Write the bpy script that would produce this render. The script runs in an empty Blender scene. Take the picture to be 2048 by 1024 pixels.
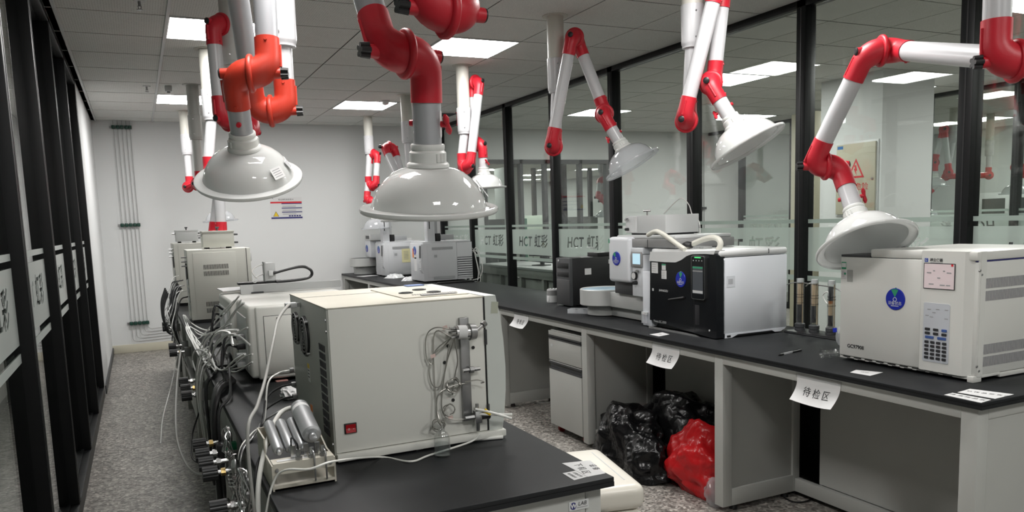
import bpy, bmesh, math, random
from mathutils import Vector, Matrix
random.seed(7)
S = bpy.context.scene
COL = S.collection

# ------------------------------------------------------------------ camera
F, CX, CY = 1569.07, 1024.0, 631.67
RM = [Vector((0.90227812, -0.42988189, -0.03310215)),
      Vector((-0.08212989, -0.09599633, -0.99198759)),
      Vector((0.42325982, 0.89776738, -0.12192154))]
CP = Vector((0.3226, -5.3583, 1.4402))
cam_d = bpy.data.cameras.new('camera')
cam = bpy.data.objects.new('camera', cam_d)
COL.objects.link(cam)
cam_d.sensor_fit = 'HORIZONTAL'
cam_d.sensor_width = 36.0
cam_d.lens = F / 2048 * 36.0
cam_d.shift_y = (CY - 512) / 2048
cam_d.clip_start = 0.02
cam_d.clip_end = 100
m = Matrix.Identity(4)
for r in range(3):
    m[r][0] = RM[0][r]; m[r][1] = -RM[1][r]; m[r][2] = -RM[2][r]; m[r][3] = CP[r]
cam.matrix_world = m
S.camera = cam

# ------------------------------------------------------------------ world, exposure
w = bpy.data.worlds.new('world'); S.world = w; w.use_nodes = True
bg = w.node_tree.nodes['Background']
bg.inputs[0].default_value = (0.60, 0.66, 0.72, 1); bg.inputs[1].default_value = 0.05
S.view_settings.view_transform = 'Standard'
S.view_settings.look = 'None'
S.view_settings.gamma = 1.0
S.view_settings.exposure = 0.0
S.view_settings.use_curve_mapping = False
S.cycles.max_bounces = 7
S.cycles.diffuse_bounces = 4
S.cycles.glossy_bounces = 3
S.cycles.transmission_bounces = 4
S.cycles.transparent_max_bounces = 24
S.cycles.use_adaptive_sampling = True
S.cycles.adaptive_threshold = 0.06
S.cycles.caustics_reflective = False
S.cycles.caustics_refractive = False
S.cycles.sample_clamp_indirect = 6.0
PANEL_POWER = 34.0        # radiance of the ceiling light panels

# ------------------------------------------------------------------ helpers
def at(u, v, X=None, Y=None, Z=None):
    """point of a real plane (X, Y or Z constant) seen in the photograph at (u, v)"""
    d = RM[0] * ((u - CX) / F) + RM[1] * ((v - CY) / F) + RM[2]
    t = (X - CP.x) / d.x if X is not None else (Y - CP.y) / d.y if Y is not None else (Z - CP.z) / d.z
    return CP + d * t

def mat(name, col, rough=0.5, metal=0.0, var=0.05, scale=6.0, bump=0.0, bscale=120.0, coat=0.0, spec=0.5, trans=0.0, ior=1.45, emit=None, estr=0.0, sub=None):
    M = bpy.data.materials.new(name); M.use_nodes = True
    N = M.node_tree.nodes; L = M.node_tree.links
    P = N['Principled BSDF']
    tc = N.new('ShaderNodeTexCoord')
    nz = N.new('ShaderNodeTexNoise'); nz.inputs['Scale'].default_value = scale; nz.inputs['Detail'].default_value = 3
    L.new(tc.outputs['Object'], nz.inputs['Vector'])
    mx = N.new('ShaderNodeMix'); mx.data_type = 'RGBA'
    c0 = [max(0, c * (1 - var)) for c in col]; c1 = [min(1, c * (1 + var)) for c in col]
    mx.inputs[6].default_value = (*c0, 1); mx.inputs[7].default_value = (*c1, 1)
    L.new(nz.outputs['Fac'], mx.inputs[0])
    L.new(mx.outputs[2], P.inputs['Base Color'])
    P.inputs['Roughness'].default_value = rough
    P.inputs['Metallic'].default_value = metal
    P.inputs['Specular IOR Level'].default_value = spec
    P.inputs['Coat Weight'].default_value = coat
    P.inputs['Coat Roughness'].default_value = 0.08
    P.inputs['IOR'].default_value = ior
    P.inputs['Transmission Weight'].default_value = trans
    if emit is not None:
        P.inputs['Emission Color'].default_value = (*emit, 1); P.inputs['Emission Strength'].default_value = estr
    if bump:
        n2 = N.new('ShaderNodeTexNoise'); n2.inputs['Scale'].default_value = bscale; n2.inputs['Detail'].default_value = 2
        L.new(tc.outputs['Object'], n2.inputs['Vector'])
        b = N.new('ShaderNodeBump'); b.inputs['Strength'].default_value = bump; b.inputs['Distance'].default_value = 0.002
        L.new(n2.outputs['Fac'], b.inputs['Height']); L.new(b.outputs['Normal'], P.inputs['Normal'])
    return M

def thin(name, tint, ior=1.5, rough=0.0, dif=0.0, difcol=(0.8, 0.8, 0.8), transl=0.0, extra=0.0):
    """clear or milky sheet: transparent, a share of diffuse / translucent body, Fresnel gloss on top"""
    M = bpy.data.materials.new(name); M.use_nodes = True
    N = M.node_tree.nodes; L = M.node_tree.links
    out = N['Material Output']; N.remove(N['Principled BSDF'])
    tr = N.new('ShaderNodeBsdfTransparent')
    tc = N.new('ShaderNodeTexCoord'); nz = N.new('ShaderNodeTexNoise'); nz.inputs['Scale'].default_value = 2.2; nz.inputs['Detail'].default_value = 4
    L.new(tc.outputs['Object'], nz.inputs['Vector'])
    mx = N.new('ShaderNodeMix'); mx.data_type = 'RGBA'
    mx.inputs[6].default_value = (*[t * 0.97 for t in tint], 1); mx.inputs[7].default_value = (*tint, 1)
    L.new(nz.outputs['Fac'], mx.inputs[0]); L.new(mx.outputs[2], tr.inputs['Color'])
    last = tr
    if dif > 0:
        df = N.new('ShaderNodeBsdfDiffuse'); df.inputs['Color'].default_value = (*difcol, 1)
        tl = N.new('ShaderNodeBsdfTranslucent'); tl.inputs['Color'].default_value = (*difcol, 1)
        m1 = N.new('ShaderNodeMixShader'); m1.inputs[0].default_value = transl
        L.new(df.outputs[0], m1.inputs[1]); L.new(tl.outputs[0], m1.inputs[2])
        m2 = N.new('ShaderNodeMixShader'); m2.inputs[0].default_value = dif
        L.new(tr.outputs[0], m2.inputs[1]); L.new(m1.outputs[0], m2.inputs[2]); last = m2
    gl = N.new('ShaderNodeBsdfGlossy'); gl.inputs['Roughness'].default_value = rough
    f0 = ((ior - 1) / (ior + 1)) ** 2
    lw = N.new('ShaderNodeLayerWeight'); lw.inputs[0].default_value = 0.5
    pw = N.new('ShaderNodeMath'); pw.operation = 'POWER'; pw.inputs[1].default_value = 5.0
    L.new(lw.outputs['Facing'], pw.inputs[0])
    ma = N.new('ShaderNodeMath'); ma.operation = 'MULTIPLY_ADD'; ma.use_clamp = True
    ma.inputs[1].default_value = 1 - f0; ma.inputs[2].default_value = f0 + extra
    L.new(pw.outputs[0], ma.inputs[0]); fac = ma.outputs[0]
    m3 = N.new('ShaderNodeMixShader')
    L.new(fac, m3.inputs[0]); L.new(last.outputs[0], m3.inputs[1]); L.new(gl.outputs[0], m3.inputs[2])
    L.new(m3.outputs[0], out.inputs['Surface'])
    return M

def finish(bm, name, smooth=30):
    bmesh.ops.recalc_face_normals(bm, faces=bm.faces)
    me = bpy.data.meshes.new(name); bm.to_mesh(me); bm.free()
    if smooth:
        me.shade_smooth(); me.set_sharp_from_angle(angle=math.radians(smooth))
    return me

def obj(name, bm, material, parent=None, smooth=30, **tags):
    me = bm if isinstance(bm, bpy.types.Mesh) else finish(bm, name, smooth)
    if material and not me.materials: me.materials.append(material)
    o = bpy.data.objects.new(name, me); COL.objects.link(o)
    if parent is not None:
        o.parent = parent
        if parent.get('_w', 1): o.matrix_parent_inverse = Matrix.Translation(parent_loc(parent)).inverted() if parent.type == 'EMPTY' else Matrix.Identity(4)
    for k, v in tags.items(): o[k] = v
    return o

def parent_loc(p):
    return p.location if p.type == 'EMPTY' else Vector((0, 0, 0))

def thing(name, label, category, loc=(0, 0, 0), group=None, kind=None):
    o = bpy.data.objects.new(name, None); COL.objects.link(o)
    o.location = loc; o.empty_display_size = 0.05
    if label: o['label'] = label
    if category: o['category'] = category
    if group: o['group'] = group
    if kind: o['kind'] = kind
    return o

def sub(name, bm, material, parent, smooth=30, **tags):
    """part of a part (the part is a mesh in world coordinates, so nothing to undo)"""
    me = bm if isinstance(bm, bpy.types.Mesh) else finish(bm, name, smooth)
    if material and not me.materials: me.materials.append(material)
    o = bpy.data.objects.new(name, me); COL.objects.link(o); o.parent = parent
    for k, v in tags.items(): o[k] = v
    return o

def B():
    return bmesh.new()

def box(bm, x0, x1, y0, y1, z0, z1, bev=0.0, seg=2):
    r = bmesh.ops.create_cube(bm, size=1.0)
    vs = r['verts']
    bmesh.ops.scale(bm, vec=(abs(x1 - x0), abs(y1 - y0), abs(z1 - z0)), verts=vs)
    bmesh.ops.translate(bm, vec=((x0 + x1) / 2, (y0 + y1) / 2, (z0 + z1) / 2), verts=vs)
    if bev > 0:
        es = list({e for v in vs for e in v.link_edges})
        bmesh.ops.bevel(bm, geom=es, offset=min(bev, 0.49 * min(abs(x1 - x0), abs(y1 - y0), abs(z1 - z0))), segments=seg, profile=0.5, affect='EDGES')
    return bm

def bx(*a, **k):
    return box(B(), *a, **k)

def frame(d):
    d = Vector(d).normalized()
    up = Vector((0, 0, 1)) if abs(d.z) < 0.95 else Vector((1, 0, 0))
    x = up.cross(d).normalized(); y = d.cross(x)
    return x, y, d

def cyl(bm, p0, p1, r0, r1=None, seg=16, caps=True):
    p0 = Vector(p0); p1 = Vector(p1); r1 = r0 if r1 is None else r1
    x, y, d = frame(p1 - p0)
    a, b = [], []
    for i in range(seg):
        t = 2 * math.pi * i / seg; c = x * math.cos(t) + y * math.sin(t)
        a.append(bm.verts.new(p0 + c * r0)); b.append(bm.verts.new(p1 + c * r1))
    for i in range(seg):
        j = (i + 1) % seg; bm.faces.new((a[i], a[j], b[j], b[i]))
    if caps:
        bm.faces.new(a[::-1]); bm.faces.new(b)
    return bm

def cy(*a, **k):
    return cyl(B(), *a, **k)

def lathe(bm, prof, seg=32, M=None, cap0=False, cap1=False):
    rings = []
    for r, z in prof:
        ring = []
        for i in range(seg):
            t = 2 * math.pi * i / seg
            p = Vector((r * math.cos(t), r * math.sin(t), z))
            ring.append(bm.verts.new(M @ p if M else p))
        rings.append(ring)
    for a, b in zip(rings, rings[1:]):
        for i in range(seg):
            j = (i + 1) % seg; bm.faces.new((a[i], a[j], b[j], b[i]))
    if cap0: bm.faces.new(rings[0][::-1])
    if cap1: bm.faces.new(rings[-1])
    return bm

def smoothpts(pts, n=8):
    pts = [Vector(p) for p in pts]
    if len(pts) < 3: return pts
    P = [pts[0] * 2 - pts[1]] + pts + [pts[-1] * 2 - pts[-2]]
    out = []
    for i in range(1, len(P) - 2):
        a, b, c, d = P[i - 1], P[i], P[i + 1], P[i + 2]
        for k in range(n):
            t = k / n
            out.append(0.5 * ((2 * b) + (c - a) * t + (2 * a - 5 * b + 4 * c - d) * t * t + (3 * b - a - 3 * c + d) * t ** 3))
    out.append(pts[-1])
    return out

def sweep(bm, pts, rad, seg=8, caps=True):
    pts = [Vector(p) for p in pts]
    n = len(pts)
    rr = rad if isinstance(rad, (list, tuple)) else [rad] * n
    tan = []
    for i in range(n):
        d = (pts[min(i + 1, n - 1)] - pts[max(i - 1, 0)])
        tan.append(d.normalized() if d.length > 1e-9 else Vector((0, 0, 1)))
    x, y, _ = frame(tan[0])
    rings = []
    for i in range(n):
        x = (x - tan[i] * x.dot(tan[i])).normalized(); y = tan[i].cross(x)
        rings.append([bm.verts.new(pts[i] + (x * math.cos(2 * math.pi * k / seg) + y * math.sin(2 * math.pi * k / seg)) * rr[i]) for k in range(seg)])
    for a, b in zip(rings, rings[1:]):
        for i in range(seg):
            j = (i + 1) % seg; bm.faces.new((a[i], a[j], b[j], b[i]))
    if caps:
        bm.faces.new(rings[0][::-1]); bm.faces.new(rings[-1])
    return bm

def cable(pts, r, seg=6, n=7):
    return sweep(B(), smoothpts(pts, n), r, seg)

def prism(bm, poly, axis, a0, a1):
    """poly: list of 2D points; axis 'x','y','z' is the extrusion axis"""
    def P(p, a):
        return {'x': (a, p[0], p[1]), 'y': (p[0], a, p[1]), 'z': (p[0], p[1], a)}[axis]
    A = [bm.verts.new(P(p, a0)) for p in poly]; Bv = [bm.verts.new(P(p, a1)) for p in poly]
    bm.faces.new(A); bm.faces.new(Bv[::-1])
    n = len(poly)
    for i in range(n):
        j = (i + 1) % n; bm.faces.new((A[i], A[j], Bv[j], Bv[i]))
    return bm

def rrect(w, h, r, n=4, cx=0, cy_=0):
    pts = []
    for sx, sy, a0 in ((1, 1, 0), (-1, 1, 90), (-1, -1, 180), (1, -1, 270)):
        for k in range(n + 1):
            t = math.radians(a0 + 90 * k / n)
            pts.append((cx + sx * (w / 2 - r) + r * math.cos(t), cy_ + sy * (h / 2 - r) + r * math.sin(t)))
    return pts

def basis(o, right, up):
    right = Vector(right).normalized(); up = Vector(up).normalized(); n = right.cross(up)
    return Matrix(((right.x, up.x, n.x, o[0]), (right.y, up.y, n.y, o[1]), (right.z, up.z, n.z, o[2]), (0, 0, 0, 1)))

_tcache = {}
def text_curve(body, size, shear=0.0, bold=0.0, spacing=1.0):
    c = bpy.data.curves.new('lettering', 'FONT'); c.body = body; c.size = size; c.shear = shear
    c.align_x = 'CENTER'; c.align_y = 'CENTER'; c.resolution_u = 3; c.offset = bold; c.space_character = spacing
    return c

def text_mesh(body, size, shear=0.0, bold=0.0, spacing=1.0):
    key = (body, size, shear, bold, spacing)
    if key not in _tcache:
        c = text_curve(body, size, shear, bold, spacing)
        o = bpy.data.objects.new('lettering', c); COL.objects.link(o)
        d = bpy.context.evaluated_depsgraph_get()
        me = bpy.data.meshes.new_from_object(o.evaluated_get(d))
        bpy.data.objects.remove(o); bpy.data.curves.remove(c)
        _tcache[key] = me
    return _tcache[key]

def lettering(body, size, material, o, right, up, parent, name='lettering', off=0.0008, **k):
    me = text_mesh(body, size, **k).copy()
    M4 = basis(o, right, up)
    me.transform(Matrix.Translation(M4.col[2].xyz * off) @ M4)
    me.materials.clear(); me.materials.append(material)
    if parent.type == 'EMPTY': return obj(name, me, material, parent)
    return sub(name, me, material, parent)

def plate(bm, o, right, up, w, h, t=0.001, r=0.0, bend=0.0):
    """thin sheet with thickness t standing on its back face at o (centre)"""
    M4 = basis(o, right, up)
    poly = rrect(w, h, r) if r > 0 else [(-w / 2, -h / 2), (w / 2, -h / 2), (w / 2, h / 2), (-w / 2, h / 2)]
    A = [bm.verts.new(M4 @ Vector((p[0], p[1], 0))) for p in poly]; Bv = [bm.verts.new(M4 @ Vector((p[0], p[1], t))) for p in poly]
    bm.faces.new(A[::-1]); bm.faces.new(Bv)
    n = len(poly)
    for i in range(n):
        j = (i + 1) % n; bm.faces.new((A[i], A[j], Bv[j], Bv[i]))
    return bm

def copy_tree(o, parent=None):
    c = o.copy(); COL.objects.link(c)
    if parent is not None: c.parent = parent
    for ch in o.children: copy_tree(ch, c)
    return c

# ------------------------------------------------------------------ materials
WALL = mat('wall_paint', (0.70, 0.71, 0.71), 0.75, var=0.02, scale=2, bump=0.12, bscale=60)
TILE = mat('ceiling_tile', (0.68, 0.685, 0.66), 0.8, var=0.05, scale=4, bump=0.25, bscale=90)
SLAB = mat('ceiling_void', (0.02, 0.02, 0.02), 0.9)
def tile_pattern(M):
    N = M.node_tree.nodes; L = M.node_tree.links; P = N['Principled BSDF']
    tc = N.new('ShaderNodeTexCoord'); vo = N.new('ShaderNodeTexVoronoi'); vo.inputs['Scale'].default_value = 70; vo.inputs['Randomness'].default_value = 0.25
    L.new(tc.outputs['Object'], vo.inputs['Vector'])
    rp = N.new('ShaderNodeValToRGB'); rp.color_ramp.elements[0].position = 0.22; rp.color_ramp.elements[0].color = (0.72, 0.72, 0.72, 1); rp.color_ramp.elements[1].position = 0.34
    L.new(vo.outputs['Distance'], rp.inputs[0])
    mx = N.new('ShaderNodeMix'); mx.data_type = 'RGBA'; mx.blend_type = 'MULTIPLY'; mx.inputs[0].default_value = 1
    src = P.inputs['Base Color'].links[0].from_socket
    L.new(src, mx.inputs[6]); L.new(rp.outputs[0], mx.inputs[7]); L.new(mx.outputs[2], P.inputs['Base Color'])
tile_pattern(TILE)
BLACKAL = mat('black_aluminium', (0.006, 0.0065, 0.007), 0.42, var=0.2, scale=8, spec=0.25)
CREAM_BASE = mat('cream_baseboard', (0.62, 0.59, 0.48), 0.5)
PIPEG = mat('dull_grey_pipe', (0.36, 0.36, 0.355), 0.4)
GREYB = mat('grey_steel_paint', (0.42, 0.425, 0.405), 0.45, var=0.03)
GREYP = mat('grey_inset_panel', (0.35, 0.355, 0.335), 0.45, var=0.03)
GREYD = mat('grey_panel_paint', (0.30, 0.30, 0.285), 0.45, var=0.03)
TOP = mat('black_phenolic_top', (0.012, 0.013, 0.0145), 0.46, var=0.3, scale=14, bump=0.03, bscale=400, spec=0.28)
WHITE = mat('white_plastic', (0.66, 0.67, 0.67), 0.35, var=0.02)
WHITE2 = mat('cool_white_paint', (0.66, 0.68, 0.71), 0.4, var=0.02)
CREAM = mat('cream_paint', (0.56, 0.56, 0.51), 0.42, var=0.03)
IVORY = mat('ivory_top_paint', (0.54, 0.515, 0.44), 0.45, var=0.05, scale=9)
RED = mat('red_joint_plastic', (0.50, 0.014, 0.028), 0.42, var=0.08, scale=10, bump=0.1, bscale=300)
ORANGE = mat('orange_red_joint_plastic', (0.52, 0.040, 0.020), 0.42, var=0.08, scale=10, bump=0.1, bscale=300)
TUBEW = mat('white_tube', (0.53, 0.53, 0.545), 0.28, var=0.02)
TUBEG = mat('satin_aluminium_tube', (0.40, 0.41, 0.43), 0.36, metal=0.25, var=0.03)
COLW = mat('cream_column', (0.56, 0.55, 0.50), 0.5, var=0.02)
BLACK = mat('black_plastic', (0.012, 0.012, 0.013), 0.4, var=0.2)
RUBBER = mat('black_cable_rubber', (0.010, 0.010, 0.011), 0.5, var=0.2)
CABW = mat('white_cable', (0.76, 0.76, 0.74), 0.45, var=0.05)
CABG = mat('grey_cable', (0.36, 0.36, 0.34), 0.5, var=0.06)
STEEL = mat('stainless_steel', (0.55, 0.55, 0.55), 0.25, metal=1.0, var=0.08, scale=20)
STEELD = mat('dull_steel', (0.32, 0.32, 0.32), 0.35, metal=0.8, var=0.08, scale=20)
BRASS = mat('brass', (0.65, 0.48, 0.20), 0.3, metal=1.0)
DGREY = mat('dark_grey_plastic', (0.05, 0.052, 0.055), 0.45, var=0.1)
MGREY = mat('mid_grey_plastic', (0.28, 0.28, 0.28), 0.45)
LGREY = mat('light_grey_plastic', (0.55, 0.56, 0.56), 0.4)
PAPER = mat('white_paper', (0.66, 0.66, 0.66), 0.7, var=0.03)
INK = mat('black_ink', (0.015, 0.015, 0.018), 0.7)
INKG = mat('grey_ink', (0.30, 0.30, 0.31), 0.7)
BLUE = mat('blue_plastic', (0.012, 0.025, 0.36), 0.3, var=0.08)
GREEN = mat('green_print', (0.03, 0.30, 0.15), 0.5)
YELLOW = mat('yellow_print', (0.75, 0.52, 0.02), 0.5)
ORANGEP = mat('orange_print', (0.75, 0.20, 0.02), 0.5)
REDP = mat('red_print', (0.62, 0.02, 0.03), 0.5)
NAVY = mat('navy_print', (0.03, 0.03, 0.16), 0.6)
PINKW = mat('screen_film', (0.78, 0.66, 0.68), 0.25, var=0.02)
GLASS = thin('clear_glass', (0.93, 0.96, 0.94), ior=1.5, extra=0.02)
FILM = thin('frosted_film', (0.80, 0.88, 0.84), ior=1.2, rough=0.5, dif=0.80, difcol=(0.50, 0.57, 0.53), transl=0.45)
MILKY = thin('milky_hood_plastic', (0.92, 0.93, 0.94), ior=1.45, rough=0.015, dif=0.88, difcol=(0.80, 0.81, 0.80), transl=0.34)
CLEARP = thin('clear_hood_plastic', (0.96, 0.97, 0.98), ior=1.42, rough=0.04, dif=0.38, difcol=(0.85, 0.86, 0.88), transl=0.5)
CLEARG = thin('clear_lab_glass', (0.985, 0.99, 0.99), ior=1.5, rough=0.01, extra=0.05)
WATER = thin('water_in_bottle', (0.93, 0.95, 0.95), ior=1.33)
LIGHTM = mat('led_diffuser', (0.9, 0.9, 0.9), 0.5, emit=(1.0, 0.985, 0.96), estr=PANEL_POWER)
DIMLIGHT = LIGHTM
SCREEN = mat('lit_display', (0.025, 0.028, 0.032), 0.2, emit=(0.07, 0.075, 0.082), estr=0.5)
SCREENB = mat('lit_blue_display', (0.3, 0.5, 0.6), 0.2, emit=(0.45, 0.62, 0.72), estr=0.8)

def floor_material():
    M = bpy.data.materials.new('speckled_stone_vinyl'); M.use_nodes = True
    N = M.node_tree.nodes; L = M.node_tree.links; P = N['Principled BSDF']
    tc = N.new('ShaderNodeTexCoord')
    v1 = N.new('ShaderNodeTexVoronoi'); v1.inputs['Scale'].default_value = 75
    v2 = N.new('ShaderNodeTexVoronoi'); v2.inputs['Scale'].default_value = 34
    n1 = N.new('ShaderNodeTexNoise'); n1.inputs['Scale'].default_value = 1.3; n1.inputs['Detail'].default_value = 5
    for q in (v1, v2, n1): L.new(tc.outputs['Object'], q.inputs['Vector'])
    s1 = N.new('ShaderNodeSeparateColor'); L.new(v1.outputs['Color'], s1.inputs[0])
    s2 = N.new('ShaderNodeSeparateColor'); L.new(v2.outputs['Color'], s2.inputs[0])
    r1 = N.new('ShaderNodeValToRGB')
    e = r1.color_ramp.elements
    e[0].position = 0.0; e[0].color = (0.093, 0.087, 0.079, 1)
    e[1].position = 1.0; e[1].color = (0.504, 0.482, 0.449, 1)
    for p, c in ((0.25, (0.176, 0.164, 0.151, 1)), (0.7, (0.297, 0.282, 0.26, 1)), (0.9, (0.373, 0.351, 0.323, 1))):
        k = e.new(p); k.color = c
    L.new(s1.outputs[0], r1.inputs[0])
    r2 = N.new('ShaderNodeValToRGB'); e = r2.color_ramp.elements
    e[0].color = (0.78, 0.78, 0.78, 1); e[1].color = (1.18, 1.18, 1.18, 1)
    L.new(s2.outputs[1], r2.inputs[0])
    mu = N.new('ShaderNodeMix'); mu.data_type = 'RGBA'; mu.blend_type = 'MULTIPLY'; mu.inputs[0].default_value = 1
    L.new(r1.outputs[0], mu.inputs[6]); L.new(r2.outputs[0], mu.inputs[7])
    r3 = N.new('ShaderNodeValToRGB'); e = r3.color_ramp.elements
    e[0].color = (0.82, 0.82, 0.81, 1); e[1].color = (1.12, 1.11, 1.09, 1)
    L.new(n1.outputs['Fac'], r3.inputs[0])
    m2 = N.new('ShaderNodeMix'); m2.data_type = 'RGBA'; m2.blend_type = 'MULTIPLY'; m2.inputs[0].default_value = 1
    L.new(mu.outputs[2], m2.inputs[6]); L.new(r3.outputs[0], m2.inputs[7])
    L.new(m2.outputs[2], P.inputs['Base Color'])
    P.inputs['Roughness'].default_value = 0.42
    b = N.new('ShaderNodeBump'); b.inputs['Strength'].default_value = 0.08; b.inputs['Distance'].default_value = 0.002
    L.new(s1.outputs[1], b.inputs['Height']); L.new(b.outputs['Normal'], P.inputs['Normal'])
    return M
FLOORM = floor_material()

# ================================================================== STRUCTURE
ZC = 2.738                      # ceiling height
YB = 5.08                       # back wall
XL, XR = -0.047, 4.22           # glass partitions left and right
PT = 0.6                        # ceiling grid pitch
XC2 = 8.95                      # second partition, beyond the next room
YF = -7.4                       # wall behind the camera

def struct(name, bm, material, label=None):
    o = obj(name, bm, material, smooth=30)
    o['kind'] = 'structure'
    if label: o['label'] = label
    return o

# floor: welded sheets on a slab, seams across the room
fl = struct('floor', bx(-2.6, 14.0, YF, 20.0, -0.06, -0.006), SLAB, 'speckled grey stone-look vinyl floor')
ys = [YF, -6.98, -4.53, -2.08, 0.37, 2.82, 5.27, 7.7, 20.0]
for a, b in zip(ys, ys[1:]):
    for x0, x1 in ((-2.6, XL + 2.0), (XL + 2.003, 4.2), (4.203, 9.0), (9.003, 14.0)):
        sub('floor_sheet', bx(x0, x1, a + 0.002, b, -0.006, 0.0), FLOORM, fl)

# ceiling: void slab, lay-in tiles, grid bars
ce = struct('ceiling', bx(-2.6, 14.0, YF, 20.0, ZC + 0.012, ZC + 0.06), SLAB, 'suspended ceiling of grey square tiles')  # near-black slab: the shadow in the tile gaps is put into its colour
LIGHTS = {}
for i, j in ((1, 0), (1, 5), (4, 0), (4, 5), (1, -5), (4, -5), (1, -10), (4, -10), (9, 1), (9, 5), (13, 5), (13, 1), (9, -4), (13, -3), (9, -8), (13, -7),
             (20, 4), (18, 0), (20, 0), (-3, 5), (9, 12), (12, 12), (13, 18), (16, 18), (14, 22), (17, 22), (15, 26), (18, 26), (16, 30), (20, 30), (19, 22)):
    LIGHTS[(i, j)] = 1
tile_me = finish(box(B(), 0.005, PT - 0.005, 0.008, PT - 0.008, 0.0, 0.004), 'ceiling_tile', 0)
tile_me.materials.append(TILE)
def tile(i, j):
    o = bpy.data.objects.new('ceiling_tile', tile_me); COL.objects.link(o); o.parent = ce
    o.location = (i * PT, j * PT, ZC)
for j in range(-5, 8):
    for i in range(0, 7):
        if (i, j) not in LIGHTS: tile(i, j)
for j in range(-3, 8):
    for i in range(8, 15):
        if (i, j) not in LIGHTS: tile(i, j)
# row of cut tiles along the back wall, along the left glass and above the right glass
for i in list(range(0, 7)) + list(range(8, 15)):
    sub('ceiling_tile', bx(i * PT + 0.0035, i * PT + PT - 0.0035, 8 * PT + 0.008, YB, ZC, ZC + 0.004), TILE, ce, 0)
for j in range(-5, 9):
    sub('ceiling_tile', bx(XL, -0.0035, j * PT + 0.008, min(j * PT + PT - 0.008, YB), ZC, ZC + 0.004), TILE, ce, 0)
    sub('ceiling_tile', bx(4.2035, 4.7965, j * PT + 0.008, min(j * PT + PT - 0.008, YB), ZC, ZC + 0.004), TILE, ce, 0)
# tiles too far off to tell apart: behind the camera and in the rooms beyond
far = B()
def far_block(i0, i1, j0, j1):
    for i in range(i0, i1):
        for j in range(j0, j1):
            if (i, j) not in LIGHTS:
                box(far, i * PT + 0.004, i * PT + PT - 0.004, j * PT + 0.004, j * PT + PT - 0.004, ZC, ZC + 0.011)
far_block(0, 7, -12, -5); far_block(7, 15, -12, -3); far_block(15, 23, -6, 9); far_block(7, 23, 9, 33); far_block(-4, 0, -12, 9)
o = sub('ceiling_tile_field', far, TILE, ce, 0); o['kind'] = 'stuff'
for x in (0.0, PT):
    sub('ceiling_grid_bar', bx(x - 0.009, x + 0.009, -3.0, YB, ZC - 0.009, ZC), LGREY, ce)

# light panels
lname = {(1, 0): 'square LED ceiling panel behind the red elbow of the leftmost fume arm', (1, 5): 'square LED ceiling panel over the left bench close to the back wall',
         (4, 0): 'large square LED ceiling panel behind the red ball joint at top', (4, 5): 'square LED ceiling panel with a smoke detector at its edge',
         (9, 1): 'LED ceiling panel seen through the right glass beside the white fume arm', (9, 5): 'LED ceiling panel behind the glass left of the third bench arm',
         (13, 5): 'LED ceiling panel beyond the glass near the tilted fume hood'}
ORD = ('first', 'second', 'third', 'fourth', 'fifth', 'sixth', 'seventh', 'eighth', 'ninth', 'tenth', 'eleventh', 'twelfth')
_cnt = {}
def light_label(i, j):
    if (i, j) in lname: return lname[(i, j)]
    room = 'left corridor beyond the glass' if i < 0 else 'room behind the wide window' if j > 8 else 'main room behind the viewer' if i < 7 else 'next room beyond the right glass' if i < 15 else 'farthest room on the right'
    _cnt[room] = _cnt.get(room, 0) + 1
    return '%s LED ceiling panel of the %s' % (ORD[_cnt[room] - 1], room)
def light(i, j):
    x, y = i * PT, j * PT
    t = thing('ceiling_light', light_label(i, j), 'ceiling light', (x + 0.3, y + 0.3, ZC), 'LED ceiling panels')
    b = B()
    for a in ((0.004, 0.596, 0.004, 0.016), (0.004, 0.596, 0.584, 0.596), (0.004, 0.016, 0.016, 0.584), (0.584, 0.596, 0.016, 0.584)):
        box(b, x + a[0], x + a[1], y + a[2], y + a[3], ZC - 0.006, ZC + 0.01)
    obj('light_frame', b, WHITE, t)
    df = finish(bx(x + 0.016, x + 0.584, y + 0.016, y + 0.584, ZC - 0.003, ZC + 0.008), 'diffuser', 0)
    df.materials.append(WHITE); df.materials.append(LIGHTM)
    for p in df.polygons: p.material_index = 1 if p.normal.z < -0.5 else 0
    obj('diffuser', df, None, t)
for k in LIGHTS: light(*k)

# walls
struct('wall_back', bx(XL - 0.1, XR, YB, YB + 0.12, 0, ZC + 0.02), WALL, 'white back wall')
struct('wall_left', bx(XL - 0.12, XL, 2.46, YB, 0, ZC + 0.02), WALL, 'white wall strip beside the last black post')
struct('wall_front', bx(-2.6, 14.0, YF - 0.1, YF, 0, ZC + 0.02), WALL)
struct('wall_outer_left', bx(-2.7, -2.6, YF, 5.2, 0, ZC + 0.02), WALL)
struct('wall_back_left_room', bx(-2.6, XL - 0.12, YB, YB + 0.12, 0, ZC + 0.02), WALL)
struct('wall_far_right', bx(13.9, 14.0, YF, 19.9, 0, ZC + 0.02), WALL)
struct('wall_far_end', bx(XR, 14.0, 19.9, 20.0, 0, ZC + 0.02), WALL)
struct('wall_side_end', bx(XR - 0.1, XR, YB + 0.12, 19.9, 0, ZC + 0.02), WALL)
struct('baseboard_back', bx(XL, XR - 0.06, YB - 0.014, YB, 0, 0.098, bev=0.004), CREAM_BASE, 'cream baseboard along the back wall')
struct('baseboard_left', bx(XL, XL + 0.012, 2.5, YB, 0, 0.075), DGREY, 'dark baseboard under the white wall strip')

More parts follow.
